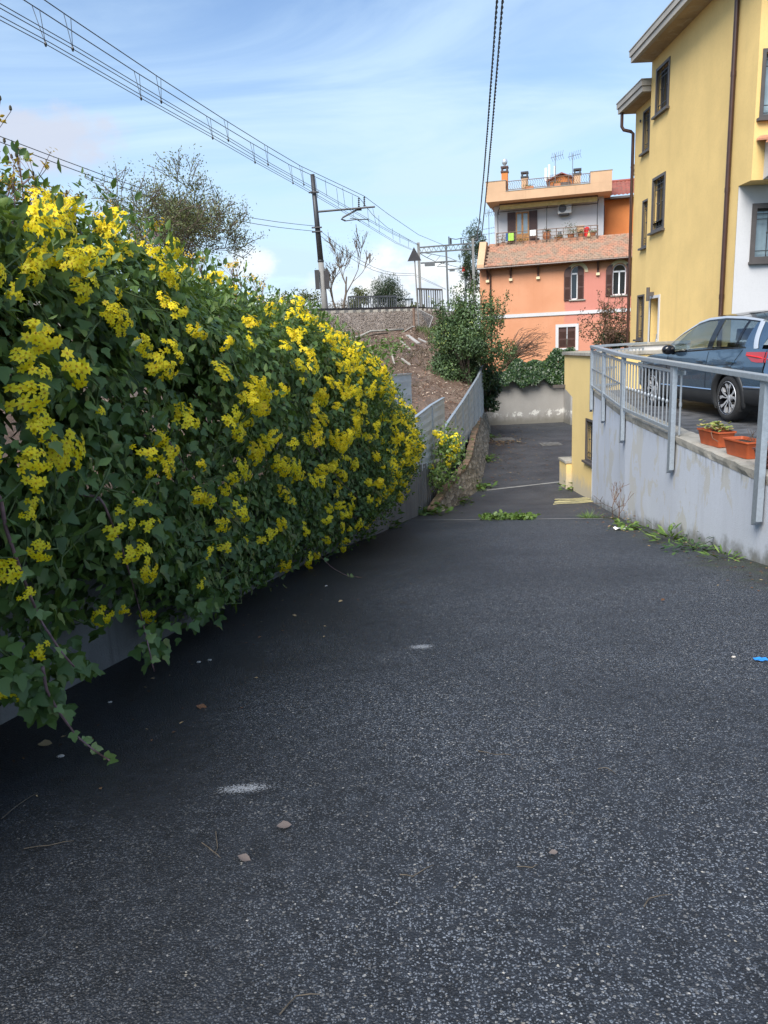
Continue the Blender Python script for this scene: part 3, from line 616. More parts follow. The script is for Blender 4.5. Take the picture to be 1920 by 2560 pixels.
C_l = hleaves('f', 13000, (.28, .6), .09, .15, 'ivy', IVY, .1, .4); kp = C_l[0][:, 2] > np.array([zg(y)+lerp(y, *HB)+.3 for y in C_l[0][:, 1]]); C_l = tuple(a[kp] for a in C_l)
Q = [np.concatenate([a, b, c]) for a, b, c in zip(A, B, C_l)]
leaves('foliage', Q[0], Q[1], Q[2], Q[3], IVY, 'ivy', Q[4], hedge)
# light small shoots over the crest
cw = np.where((ctr[:, 2] > np.array([lerp(y, *HT)-.5 for y in ctr[:, 1]])) | (ctr[:, 1] > 9.5), 1., .08)
P, N = hsample(9500, cw); P = P+N*RNG.uniform(-.06, .20, (9500, 1))+np.array([0, 0, .03])
leaves('shoot_leaves', P, rnd(9500)+N*.3, rnd(9500)*.6+N*.7+np.array([0, 0, .6]), RNG.uniform(.035, .075, 9500), LEAF, 'sprig', RNG.random(9500), hedge)
# wiry stems through the mass
mb = MB()
for i in range(230):
    P, N = hsample(1); p = Vector(P[0]); n = Vector(N[0]); pts = []; d = Vector((random.uniform(-.2, .5), random.uniform(-1, 1), random.uniform(-.9, .7))).normalized(); L = random.uniform(.4, 1.1)
    for k in range(7):
        q = p+d*L*(k/6-.5); h = BV.find_nearest(q); q = h[0]+n*(.05*math.sin(k*1.1+i)+random.uniform(-.03, .05)); pts.append(q)
    mb.tube(pts, random.uniform(.0025, .006), 4)
mb.build('stems', 'stem_green', hedge, smooth='all')
# flower head variants: 5-petalled daisies on a loose dome
def flower_head(nf, R, dome, seed, fr=.022, mat='petal', open_=1.):
    r = np.random.default_rng(seed); C = []; Nn = []
    for i in range(nf):
        t = 6.283*.618*i+r.uniform(-.4, .4); q = R*math.sqrt((i+.5)/nf)*r.uniform(.7, 1.3); C.append((q*math.cos(t), q*math.sin(t), dome*(1-(q/R)**2)+r.uniform(-.022, .018))); Nn.append((q*math.cos(t)/R*.75, q*math.sin(t)/R*.75, 1))
    C = np.array(C); Nn = unit(np.array(Nn)+r.normal(size=(nf, 3))*.28); V = []; Fc = []; To = []; Va = []; off = 0
    PET = ([(-.12, .12, 0), (.12, .12, 0), (.30, .6, .06), (.05, 1.02, -.08), (-.05, 1.02, -.08), (-.30, .6, .06)], [(0, 1, 2, 5), (5, 2, 3, 4)])
    b1 = unit(np.cross(Nn, r.normal(size=(nf, 3)))); b2 = np.cross(Nn, b1)
    for k in range(6):
        a = 6.283*k/6+r.uniform(-.2, .2, nf); T = b1*np.cos(a)[:, None]+b2*np.sin(a)[:, None]
        v, f, t, va = leafgeo(C, Nn+T*.0, T-Nn*.1, np.full(nf, fr)*r.uniform(.85, 1.15, nf), PET, r.uniform(.42, 1, nf)); V.append(v); Fc.append(f+off); To.append(t); Va.append(va); off += len(v)
    cen = ([(.2, 0, .1), (.1, .17, .14), (-.1, .17, .14), (-.2, 0, .1), (-.1, -.17, .14), (.1, -.17, .14)], [(0, 1, 2, 3, 4, 5)])
    v, f, t, va = leafgeo(C, Nn, b1, np.full(nf, fr), cen, np.full(nf, .02)); V.append(v); Fc.append(f+off); To.append(t); Va.append(va); off += len(v)
    # thin stalks down to the base point
    for c in C:
        c0 = np.array([c[0]*.15, c[1]*.15, -R*1.1]); w = .0014; q = np.array([c0+[w, 0, 0], c0-[w, 0, 0], c-[w, 0, .003], c+[w, 0, -.003]]); V.append(q); Fc.append(np.array([0, 1, 2, 3])+off); To.append(np.array([4])); Va.append(np.full(4, -1.)); off += 4
    return np.concatenate(V), np.concatenate(Fc), np.concatenate(To), np.concatenate(Va)
FH = [flower_head(12, .06, .025, 1), flower_head(16, .075, .035, 2), flower_head(9, .05, .02, 3), flower_head(20, .09, .04, 4), flower_head(6, .042, .015, 5)]
def fmesh(h, i):
    me = npmesh('flower_head', h[0], h[1], h[2], h[3]); me.materials.append(MT['petal']); me.materials.append(MT['stem_green'])
    mi = [1 if h[3][h[1][s]] < 0 else 0 for s in np.concatenate([[0], np.cumsum(h[2])[:-1]])]; me.polygons.foreach_set('material_index', mi); return me
FM = [fmesh(h, i) for i, h in enumerate(FH)]
# clusters read off the photograph, dropped on to the hedge (display x, y, radius)
CL = """40,420,40 90,435,40 130,470,30 60,510,32 95,500,40 60,560,45 110,580,45 160,590,42 45,600,30 150,630,22 220,500,30 230,540,35 230,572,20 290,500,40 340,505,35 370,545,20 310,590,22 420,545,14 250,640,11
220,680,30 250,712,25 330,668,22 345,700,20 280,750,22 310,780,18 300,820,18 345,800,22 325,750,16 405,720,28 455,735,14 452,803,20 525,715,22 530,745,14 30,740,30 25,785,34 50,820,18 40,865,30 60,910,30 40,935,22 100,950,28 40,985,20 15,1020,20 190,882,9 268,970,25 340,945,22 375,915,22 370,890,14 325,1000,25 310,1020,14 345,970,18 400,990,16 395,1055,18 480,905,14 435,1075,16 445,1125,20 480,1030,18 475,1060,20 525,1025,18 490,1100,14 510,860,30 545,835,34 535,880,28 500,930,24 520,970,34 560,950,34 580,990,24 530,830,18
50,1080,20 10,1110,20 55,1188,24 212,1132,18 240,1100,14 255,1120,12 278,1135,14 265,1072,11 240,1180,20 275,1175,20 260,1288,18 210,1315,22 312,1313,18 175,1465,24 193,1510,18 10,1255,11 462,1183,13 420,1185,7 422,1258,8 520,1165,9 520,1080,7
600,1060,16 620,1085,13 587,1135,13 565,1150,11 540,1170,11 630,1020,18 655,1195,9 610,1000,14 655,945,20 680,850,24 690,825,14 640,795,18 660,770,14 735,940,26 760,930,16 715,955,16 735,1028,16 715,1100,11 740,1110,9 700,1165,10 780,1165,8 795,1130,9 690,1160,8 635,1130,9 745,1070,9 700,1010,12 800,985,14 660,700,16 610,690,18 580,650,18 640,720,14 690,720,12 560,600,12 500,640,10 600,620,14 640,660,16 700,690,14 740,770,16 770,810,18 790,850,18 740,850,14 820,900,16 850,950,18 870,990,18 890,960,16 840,1000,16 860,1040,14 810,1040,16 820,1070,13 780,1040,12 760,1000,13 790,950,13 725,880,14 690,905,14 660,880,12""".split()
heads = []
def put_head(loc, nrm, R, dist):
    v = min(range(5), key=lambda k: abs([.055, .07, .045, .085, .04][k]-min(R, .085))); base = [.055, .07, .045, .085, .04][v]
    ax = (nrm*.65+Vector((.2, -.8, .35))+Vector((random.gauss(0, .22), random.gauss(0, .22), random.gauss(0, .22)))).normalized()
    M = ax.to_track_quat('Z', 'Y').to_matrix().to_4x4() @ Matrix.Rotation(random.uniform(0, 6.28), 4, 'Z') @ Matrix.Diagonal((random.uniform(.65, 1.45), random.uniform(.8, 1.05), 1., 1.)); s = min(1.6, max(.6, R/base)); heads.append((dist, v, loc, M, s))
for q in CL:
    x, y, r = map(float, q.split(','))
    h = BV.ray_cast(CAMP, ray(x*D, y*D).normalized())
    if h[0] is None: h = BV.ray_cast(CAMP, ray(x*D-10, y*D+30).normalized())
    if h[0] is None: continue
    n = h[1] if h[1].x > 0 or h[1].z > 0 else -h[1]; R = r*D/F*h[3]*.95; k = max(1, round((R/.052)**1.8))
    for i in range(k):
        o = Vector((random.gauss(0, 1), random.gauss(0, 1), random.gauss(0, 1.))).normalized()*R*.85*math.sqrt(i/max(1, k)); g = BV.find_nearest(h[0]+o)
        put_head(g[0]+n*random.uniform(.02, .13), n, min(R, .056)*random.uniform(.75, 1.15), (g[0]-CAMP).length)
# the rest by density: thick along the crest and the far end, thin low down
P, N = hsample(5200)
for p, n in zip(P, N):
    p = Vector(p); n = Vector(n); zt = lerp(p.y, *HT); zb = zg(p.y)+lerp(p.y, *HB); f = (zt-p.z)/max(.2, zt-zb)
    w = 0
    if p.y > 4.5: w = lerp(p.y, [4.5, 7, 9, 13, 15.7], [.07, .16, .36, .5, .45])*lerp(f, [0, .15, .35, .6, .8, 1], [1.5, 1.3, .8, .55, .32, .2])
    else: w = lerp(f, [0, .2, .4, 1], [.14, .12, .06, .03])
    if p.x < xw(p.y)-.5: w *= .5
    cl = fbm((p.x*1.6, p.y*1.6, p.z*1.6), 1)
    if random.random() < w*max(0, .55+2.0*cl): put_head(p+n*random.uniform(.03, .11), n, random.uniform(.032, .06), (p-CAMP).length)
heads.sort(key=lambda h: h[0])
base = WL[hedge.name]
for d, v, loc, M, s in heads[:100]:
    o = link('flower_cluster', FM[v], None, hedge, tuple(loc)); q_ = M.decompose(); o.rotation_euler = q_[1].to_euler(); o.scale = tuple(q_[2]*s)
V = []; Fc = []; To = []; Va = []; off = 0
for d, v, loc, M, s in heads[100:]:
    h = FH[v]; R3 = np.array(M.to_3x3())*s; q = h[0]@R3.T+np.array(loc-base); V.append(q); Fc.append(h[1]+off); To.append(h[2]); Va.append(np.where(h[3] > .05, np.clip(h[3]*random.uniform(.6, 1.05), .06, 1), h[3])); off += len(q)
h = (np.concatenate(V), np.concatenate(Fc), np.concatenate(To), np.concatenate(Va)); print('heads', len(heads), 'verts', off)
me = fmesh(h, 9); link('flower_mass', me, None, hedge, tuple(base), kind='stuff')
# flowering and seeding stalks standing above the crest at the near end
mb = MB(); bud = MB(); tp, tn = [], []; fp = []
for i in range(120):
    y = random.choice([random.uniform(2.9, 4.3)]*3+[random.uniform(4.2, 9.)]); x = xw(y)+random.uniform(-.5, .25); z0 = lerp(y, *HT)-.12; L = random.uniform(.2, .42) if y < 4.0 else random.uniform(.12, .25)
    p0 = Vector((x, y, z0)); dx = Vector((random.gauss(0, .1), random.gauss(0, .1), 1)); top = p0+dx*L; mb.tube([p0, p0+dx*L*.5+Vector((.01, 0, 0)), top], [.004, .003, .002], 4)
    for k in range(random.randint(5, 9)):
        a = random.uniform(0, 6.28); q = top+Vector((math.cos(a)*random.uniform(.03, .11), math.sin(a)*random.uniform(.03, .11), random.uniform(.03, .10))); mb.tube([top-dx*.04, q], .0016, 3)
        if random.random() < (.42 if y < 3.6 else .7): fp.append((q, (q-top).normalized()))
        else: bud.lathe([(.001, 0), (.007, .006), (.006, .018), (.002, .024)], q, 5)
    for k in range(5): tp.append(p0+dx*L*random.uniform(.1, .7)); tn.append(Vector((random.gauss(0, 1), random.gauss(0, 1), .3)))
mb.build('flower_stalks', 'stem', hedge); bud.build('withered_blossoms', 'bud', hedge)
leaves('stalk_leaves', [tuple(p) for p in tp], rnd(len(tp)), [tuple(t) for t in tn], RNG.uniform(.04, .08, len(tp)), LEAF, 'sprig', RNG.random(len(tp)), hedge)
pp = np.array([tuple(a) for a, b in fp]); nn = np.array([tuple(b) for a, b in fp])
PP = np.repeat(pp, 7, 0)+RNG.normal(size=(len(pp)*7, 3))*.012; leaves('crest_petals', PP, np.repeat(nn, 7, 0)+rnd(len(PP))*.3, rnd(len(PP)), RNG.uniform(.016, .03, len(PP)), LEAF, 'petal_dim', RNG.random(len(PP)), hedge)
# long bare trailing stems with young ivy shaped leaves
def trail(pts, r, n, seed, off=.75, hook=True):
    rs = random.Random(seed); P3 = []
    for (x, y) in pts:
        p = onpl(x*D, y*D, (xw(3.32)+off, 3.32, 0), WALLN); g = gpt(x*D, y*D); hh = BV.ray_cast(CAMP, ray(x*D, y*D).normalized())
        if hh[0] is not None: p = hh[0]-ray(x*D, y*D).normalized()*.09
        P3.append(p if p.z > zg(p.y)+.02 else g+Vector((0, 0, .015)))
    g0 = BV.find_nearest(P3[0])[0]; P3 = ([] if not hook else [g0+Vector((-.12, 0, .05)), g0.lerp(P3[0], .5)+Vector((0, 0, .03))])+P3
    fine = []
    for i in range(len(P3)-1):
        for k in range(5): fine.append(P3[i].lerp(P3[i+1], k/5))
    fine.append(P3[-1]); fine = [f if i in (0, len(fine)-1) else (fine[i-1]+f*2+fine[i+1])/4 for i, f in enumerate(fine)]
    m = MB(); m.tube(fine, [r*(1-.6*i/len(fine)) for i in range(len(fine))], 7); o = m.build('trailing_stem', 'stem', hedge, smooth='all')
    LP, LT = [], []
    for k in range(n):
        q = fine[min(len(fine)-1, int(len(fine)*(.3+.7*rs.random()**.7)))]; LP.append(tuple(q)); LT.append((rs.uniform(.2, 1), rs.uniform(-.6, .6), rs.uniform(-.5, .5)))
    leaves('foliage', LP, rnd(n)*.5+np.array([.6, -.6, .5]), LT, RNG.uniform(.035, .06, n), IVY, 'young', RNG.random(n), o)
hc = [tuple(onpl(max(0, random.gauss(x, 22))*D, random.gauss(y, 18)*D, (xw(3.)+.5+random.uniform(-.15, .1), 3., 0), WALLN)) for x, y in [(20, 1440), (60, 1455), (95, 1480), (112, 1515), (75, 1490), (150, 1425), (330, 1385), (450, 1315), (20, 1470)] for _ in range(34)]
leaves('foliage', hc, rnd(len(hc))*.6+np.array([.5, -.6, .4]), rnd(len(hc))*.5+np.array([.1, 0, -1]), RNG.uniform(.05, .085, len(hc)), IVY, 'ivy', RNG.uniform(.3, .8, len(hc)), hedge)
trail([(2, 1080), (12, 1140), (35, 1205), (60, 1275), (90, 1345), (135, 1412), (160, 1440)], .009, 9, 1)
trail([(92, 1440), (100, 1490), (125, 1535), (165, 1590), (205, 1628), (238, 1650)], .007, 9, 2, .62, False)
trail([(225, 1090), (262, 1180), (280, 1240), (300, 1310), (318, 1385), (333, 1450)], .007, 8, 3)
trail([(370, 960), (415, 1030), (465, 1085), (505, 1130)], .004, 5, 4, .72)
trail([(690, 975), (735, 1040), (775, 1075), (800, 1110)], .005, 4, 5, .72)
trail([(620, 1060), (650, 1130), (680, 1190), (715, 1225), (745, 1245), (775, 1250)], .005, 6, 6, .75)
for i, (x, y, s) in enumerate([(40, 1480, .2), (85, 1500, .18), (20, 1440, .15), (340, 1400, .12), (440, 1350, .15), (250, 1400, .1)]):
    pass
# small second clump on the boards past the hedge
cl = thing('flowering_vine', 'small clump of yellow daisies growing on the concrete boards past the hedge', 'vine', (1.5, 17.3, -1.6))
n = 900; C = aty(968*D, 965*D, 17.0); P = RNG.normal(size=(n, 3))*np.array([.16, .3, .24])+np.array(C)+np.array([0, 0, -.05]); P2 = RNG.normal(size=(420, 3))*np.array([.2, .35, .16])+np.array(aty(945*D, 1025*D, 16.6)); P = np.concatenate([P, P2]); n = len(P)
leaves('foliage', P, rnd(n)+np.array([.4, -.5, .4]), rnd(n)*.7+np.array([.2, 0, -.8]), RNG.uniform(.045, .085, n), IVY, 'ivy', RNG.uniform(.3, .95, n), cl)
for (x, y) in [(950, 940), (962, 945), (985, 945), (990, 958), (985, 970), (972, 985), (968, 1002), (978, 990), (940, 935), (955, 957), (976, 966), (905, 985), (930, 1008)]:
    p = aty(x*D, y*D, 16.7); o = link('flower_cluster', FM[random.randint(0, 3)], None, cl, tuple(p)); o.rotation_euler = (random.uniform(.9, 1.5), random.uniform(-.4, .4), random.uniform(-.5, .8)); o.scale = (1.25,)*3
# leafy branch reaching out over the bank from the crest
br = thing('leafy_branch', 'leafy green branch reaching from the hedge crest across the brown bank', 'branch', tuple(aty(735*D, 800*D, 13.0)))
pts = [aty(x*D, y*D, 13.2) for x, y in [(735, 815), (775, 795), (805, 775), (835, 760), (855, 755)]]
m = MB(); m.tube(pts, [.012, .01, .008, .005, .003], 6); m.build('stem', 'bark', br)
n = 260; q = [random.choice(pts[2:])+Vector((random.gauss(0, .16), random.gauss(0, .16), random.gauss(.05, .09))) for _ in range(n)]
leaves('foliage', [tuple(a) for a in q], rnd(n)+np.array([0, 0, .8]), rnd(n), RNG.uniform(.05, .1, n), LEAF, 'sprig', RNG.uniform(.2, 1, n), br)
# ------------------------------------------------------------ building helpers
def wallh(mb, o, U, V, w, h, holes, depth, N):
    """wall face o + u*U + v*V with rectangular holes and inward reveals (N points outward)"""
    o = Vector(o); us = sorted({0., w, *[x for q in holes for x in (q[0], q[2])]}); vs = sorted({0., h, *[x for q in holes for x in (q[1], q[3])]})
    for i in range(len(us)-1):
        for j in range(len(vs)-1):
            cu, cv_ = (us[i]+us[i+1])/2, (vs[j]+vs[j+1])/2
            if any(q[0] < cu < q[2] and q[1] < cv_ < q[3] for q in holes): continue
            mb.face([o+U*a+V*b for a, b in ((us[i], vs[j]), (us[i+1], vs[j]), (us[i+1], vs[j+1]), (us[i], vs[j+1]))])
    for q in holes:
        c = [o+U*a+V*b for a, b in ((q[0], q[1]), (q[2], q[1]), (q[2], q[3]), (q[0], q[3]))]; dd = N*(q[4] if len(q) > 4 else depth)
        for k in range(4): mb.face([c[k], c[(k+1) % 4], c[(k+1) % 4]-dd, c[k]-dd])
def ring(mb, o, U, V, N, u0, v0, u1, v1, t, d0, d1):
    """rectangular frame of width t between depths d0 (outer) and d1"""
    o = Vector(o)
    for a, b, c, d in ((u0, v0, u1, v0+t), (u0, v1-t, u1, v1), (u0, v0+t, u0+t, v1-t), (u1-t, v0+t, u1, v1-t)):
        mb.box((a, b, d1), (c, d, d0), (U, V, N), o)
Zv = Vector((0, 0, 1)); Xv = Vector((1, 0, 0)); Yv = Vector((0, 1, 0))
def grille(mb, o, U, V, N, u0, v0, u1, v1, off, nv=4, hs=(.08, .2, .8, .9), r=.009, knots=True):
    for i in range(nv+1):
        u = u0+(u1-u0)*i/nv; p = Vector(o)+U*u+N*off; mb.tube([p+V*v0, p+V*v1], r, 5)
        if knots and 0 < i < nv: q = p+V*(v0+(v1-v0)*(.5+.04*(i % 2))); mb.tube([q-V*.025, q, q+V*.025], [r, r*2.4, r], 6)
    for f in hs: q = Vector(o)+N*off+V*(v0+(v1-v0)*f); mb.bar(q+U*u0, q+U*u1, r*1.6, r*1.6, N)
def window(par, o, U, V, N, u0, v0, u1, v1, label=None, mull=1, pane='glass', gr=True, nv=4, sill=True, fr=.06, curtain=True):
    m = MB(); ring(m, o, U, V, N, u0-fr*.9, v0-.0, u1+fr*.9, v1+fr*.9, fr+.004, .022, -.02)                 # outer casing on the wall
    ring(m, o, U, V, N, u0+.003, v0+.003, u1-.003, v1-.003, .045, -.10, -.15)
    for k in range(1, mull+1): c = u0+(u1-u0)*k/(mull+1); m.box((c-.03, v0+.05, -.15), (c+.03, v1-.05, -.10), (U, V, N), o)
    w = m.build('window', 'frame_brown', par)
    if label: w['label'] = label
    m = MB(); m.box((u0+.02, v0+.02, -.135), (u1-.02, v1-.02, -.125), (U, V, N), o); m.build('pane', pane, w)
    if curtain: m = MB(); m.box((u0+.03, v0+.05, -.24), (u0+(u1-u0)*.52, v1-.05, -.22), (U, V, N), o); m.build('curtain', 'curtain', w)
    if gr: m = MB(); grille(m, o, U, V, N, u0+.03, v0+.01, u1-.03, v1-.01, -.03, nv); m.build('grille', 'iron', w)
    if sill: m = MB(); m.box((u0-.1, v0-.05, -.12), (u1+.1, v0-.001, .09), (U, V, N), o); m.build('sill', 'frame_brown', w)
    return w
# ------------------------------------------------------------ yellow house
XH = 7.2; yh = thing('yellow_house', 'tall yellow rendered house with barred windows beside the parked car', 'house', (7.2, 17, 0))
U = Vector((0, -1, 0)); V = Zv; N = Vector((-1, 0, 0)); YF = 20.4; YN = 14.9; YG = 15.4; ZU = 4.05; ZT = 7.92
def pu(px, py, X=XH): p = atx(px, py, X); return (YF-p.y, p.z)
def rect(tl, br, X=XH):
    a = pu(*tl, X); b = pu(*br, X); return a[0], b[1], b[0], a[1]
m = MB(); o = (XH, YF, 0)
w1 = (.40, 6.56, 1.17, 7.58); w2 = (.38, 3.83, 1.14, 5.08); dr = (.42, -.2, 1.02, 2.2, 1.2)
wallh(m, (XH, YF, -.6), U, V, YF-YG, 4.65, [tuple([q[0], q[1]+.6, min(q[2], 9), min(q[3], ZU-.0)+.6, *q[4:]]) for q in (dr,)]+[(w2[0], w2[1]+.6, w2[2], ZU+.6)], .3, N)
wallh(m, (XH, YF, ZU), U, V, YF-YN, ZT-ZU, [(w1[0], w1[1]-ZU, w1[2], w1[3]-ZU), (w2[0], 0, w2[2], w2[3]-ZU)], .3, N)
m.face([(XH, YG, ZU), (XH, YN, ZU), (15, YN, ZU), (15, YG, ZU)])                     # underside of the overhanging storeys
UF = Vector((1, 0, 0)); NF = Vector((0, -1, 0))
pf = aty(1910, 205, YN); pb_ = aty(1910, 296, YN); wf = (pf.x-XH, pb_.z-ZU, pf.x-XH+1.0, aty(1912, 130, YN).z-ZU)
wallh(m, (XH, YN, ZU), UF, V, 7.8, ZT-ZU, [wf], .3, NF)
m.face([(XH, YF, -.6), (XH, YF, ZT), (XH+.25, YF, ZT), (XH+.25, YF, -.6)])
m.face([(15, YN, -.6), (15, YN, ZT), (15, YF, ZT), (15, YF, -.6)])
m.build('wall', 'yellow', yh)
window(yh, o, U, V, N, *w1, label='upper barred window with a decorated grille below the eave')
window(yh, o, U, V, N, *w2, label='barred window with pale curtain on the middle floor')
window(yh, (XH, YN, ZU), UF, V, NF, *wf, curtain=False, label='upper window cut by the picture edge', pane='paleglass')
# recessed side entrance: white surround, door leaf deep inside
m = MB()
for a, b, c, d in ((dr[0]-.06, -.2, dr[0], dr[3]+.07), (dr[2], -.2, dr[2]+.09, dr[3]+.07), (dr[0], dr[3], dr[2], dr[3]+.07)): m.box((a, b, -.02), (c, d, .02), (U, V, N), o)
e = m.build('entrance', 'white', yh, label='white framed recessed entrance with wall lamp')
m = MB(); m.box((dr[0], -.2, -1.2), (dr[2], dr[3], -1.15), (U, V, N), o); m.build('door', 'shutter', e)
m = MB(); m.box((dr[2]-.055, -.15, -1.0), (dr[2]-.004, dr[3]-.01, -.03), (U, V, N), o); m.build('open_leaf', 'gloss_black', e)
m = MB(); m.box((dr[2]+.015, .98, .021), (dr[2]+.10, 1.30, .05), (U, V, N), o); m.box((dr[2]+.03, 1.1, .05), (dr[2]+.06, 1.18, .07), (U, V, N), o); m.build('intercom', 'silver', e)
m = MB(); m.tube([(XH-.14, YF-.62, 2.14), (XH-.14, YF-.62, 2.48)], .045, 12); m.box((XH-.12, YF-.66, 2.26), (XH+.0, YF-.58, 2.36)); m.build('wall_lamp', 'frame_brown', yh)
# white ground floor front with window, canopy with barrel tiles
m = MB(); a = aty(1884, 520, YG); b = aty(1880, 655, YG); gw = (a.x-XH+.05, b.z+.6, a.x-XH+1.25, a.z+.6)
wallh(m, (XH+.004, YG, -.6), UF, V, 7.8, 4.65, [gw], .25, NF); m.build('ground_floor_wall', 'white', yh)
window(yh, (XH+.004, YG, -.6), UF, V, NF, *gw, mull=0, pane='paleglass', nv=5, curtain=False, fr=.09, label='barred ground floor window in the white wall')
cn = MB(); x0 = XH+.22; prof = [(YN-.0, 4.06), (YN-.0, 4.72), (YN-1.0, 4.38), (YN-1.0, 4.22)]
cn.mesh([(x, y, z) for x in (x0, x0+3) for y, z in prof], [(0, 1, 2, 3), (7, 6, 5, 4), (0, 3, 7, 4), (3, 2, 6, 7), (1, 0, 4, 5)])
c = cn.build('canopy', 'white', yh)
tl = MB()
for k in range(12):
    xx = x0-.05+k*.24
    for s in range(3):
        ya, yb = YN-.36*s-.02, YN-.36*(s+1)-.06; za = 4.74-.34*.36*s; zb = 4.74-.34*.36*(s+1)+.035
        rows = [[(xx+.13*math.cos(t*math.pi/8)*(-1), y, z+.085*math.sin(t*math.pi/8)) for t in range(9)] for y, z in ((ya, za), (yb, zb))]; tl.grid(rows, random.random()); tl.face(rows[1], random.random())
tl.build('roof_tiles', 'tiles_new', c, attr='tile')
# eaves: stepped concrete fascia and stained soffit
def eave(par, x0, x1, y0, y1, z, ov):
    m = MB(); m.box((x0, y0, z), (x1, y1, z+.13)); m.box((x0-.03, y0-.03, z+.132), (x1, y1+.03, z+.26)); m.box((x0-.045, y0-.05, z+.262), (x1, y1+.04, z+.285)); e = m.build('eave', 'eave', par, fix=True)
    m = MB(); m.box((x0+.10, y0+.1, z-.006), (x1, y1-.05, z-.002)); m.build('soffit', 'soffit', e)
eave(yh, 6.67, 15.4, 14.25, 20.42, ZT, .5)
m = MB(); m.mesh([(6.65, 14.2, ZT+.29), (15.4, 14.2, ZT+.29), (15.4, 20.45, ZT+.29), (6.65, 20.45, ZT+.29), (9.5, 17.3, 8.9), (13, 17.3, 8.9)], [(0, 1, 5, 4), (1, 2, 5), (2, 3, 4, 5), (3, 0, 4)]); m.build('roof', 'tiles_red', yh, attr='tile')
p = aty(1711, 4, 18.5); m = MB(); m.tube([(p.x, 18.5, 8.4), (p.x, 18.5, 9.8)], .015, 6); m.build('aerial_pole', 'antenna', yh)
# far lower wing
XB = 7.40; YB = 22.1; ZB = 7.27; m = MB(); fw = lambda tl, br: (YB-atx(*tl, XB).y, atx(*br, XB).z, YB-atx(*br, XB).y, atx(*tl, XB).z)
q1 = fw((1611, 283), (1626, 372)); q2 = fw((1609, 506), (1618, 616)); q3 = fw((1596, 742), (1604, 848)); q1, q2, q3 = [(q[0], min(q[1], q[3]-.7), q[0]+.45, q[3]) for q in (q1, q2, q3)]; print(q1, q2, q3)
wallh(m, (XB, YB, -.6), U, V, YB-YF, ZB+.6, [(q[0], q[1]+.6, q[2], q[3]+.6) for q in (q1, q2, q3)], .25, N)
m.box((XB+.002, YF+.01, -.6), (14, YB, ZB)) if False else m.face([(XB, YB, -.6), (XB, YB, ZB), (14, YB, ZB), (14, YB, -.6)])
m.build('wing_wall', 'yellow', yh)
for q, l in ((q1, 'narrow barred window high on the far wing'), (q2, 'narrow barred window on the middle floor of the far wing'), (q3, 'narrow barred window beside the entrance')):
    window(yh, (XB, YB, 0), U, V, N, *q, mull=0, nv=3, curtain=False, fr=.045, label=l)
eave(yh, 6.98, 14, YF+.03, 22.35, ZB, .4)
m = MB(); p = Vector((XB-.035, YB-.52, 6.88)); m.tube([p, p+Vector((-.03, 0, 0))], .035, 10); m.build('vent', 'iron', yh)
m = MB(); m.box((9.15, 23.5, -.6), (14, 26.5, 6.5)); m.build('rear_wing_wall', 'yellow', yh)
eave(yh, 8.85, 14, 23.2, 26.7, 6.52, .3)
# downpipes
m = MB(); y = 15.75; m.tube([(XH-.06, y, -.02), (XH-.06, y, ZT-.02)], .046, 12)
for z in (1.95, 4.0, 6.1): m.tube([(XH-.06, y, z), (XH-.06, y, z+.09)], .052, 12)
m.build('downpipe', 'pipe', yh, smooth=True)
m = MB(); y = YB-.0; m.tube([(7.05, YB+.1, ZB+.02), (7.05, YB+.1, ZB-.35), (7.10, YB+.08, ZB-.44), (7.28, YB+.03, ZB-.5), (7.34, YB+.01, ZB-.56), (7.34, YB+.01, -.4)], .043, 12); m.build('downpipe', 'pipe', yh, smooth=True)
# ------------------------------------------------------------ yellow garden block below the railing
gb = thing('garden_block', 'low yellow block with barred cellar window under its overhanging flat roof', 'annex', (5, 18.5, -2.6))
m = MB(); XG = 5.0; a = atx(1467, 1050, XG); b = atx(1487, 1168, XG); gwn = (19.26-a.y, b.z+.06, 19.26-b.y, a.z)
wallh(m, (XG, 19.26, -2.75), U, V, 19.26-16.93, 3.62, [(gwn[0], gwn[1]+2.75, gwn[2], gwn[3]+2.75)], .25, N)
m.face([(XG, 19.26, -2.75), (XG, 19.26, -.18), (7.3, 19.26, -.18), (7.3, 19.26, -2.75)])
m.box((XG, 19.262, .0), (7.3, 20.1, .87)); m.mesh([(XG, 19.262, -.19), (XG, 19.262, 0), (XG, 20.1, 0), (7.3, 19.262, -.19), (7.3, 19.262, 0), (7.3, 20.1, 0)], [(0, 1, 2), (3, 5, 4), (0, 2, 5, 3)])
m.face([(XG, 16.93, -2.75), (XG, 16.93, .87), (7.3, 16.93, .87), (7.3, 16.93, -2.75)])
m.build('wall', 'yellow_low', gb)
m = MB(); m.box((XG-.06, 16.9, .872), (7.32, 20.16, .95)); m.build('coping', 'coping', gb, bevel=.01)
window(gb, (XG, 19.26, 0), U, V, N, *gwn, mull=1, nv=5, curtain=False, fr=.05, pane='curtain')
p = atx(1411, 965, XG); m = MB(); m.box((XG-.32, p.y-.1, p.z-.04), (XG, p.y-.0, p.z+.04)); m.build('spout', 'frame_brown', gb)
m = MB(); m.box((4.86, 19.27, -2.7), (5.3, 20.0, -1.92)); m.build('step_wall', 'yellow_low', gb); m = MB(); m.box((4.83, 19.25, -1.918), (5.3, 20.03, -1.86)); m.build('step_coping', 'coping', gb)
# white parapet closing the car park, dark coping
pw = thing('parapet_wall', 'white parapet with dark coping at the far end of the car park', 'wall', (7.5, 17.4, 0))
m = MB(); m.box((5.85, 17.36, -.6), (10.5, 17.56, 1.06)); m.build('wall', 'white', pw); m = MB(); m.box((5.82, 17.32, 1.062), (10.5, 17.60, 1.13)); m.build('coping', 'coping', pw, bevel=.008)
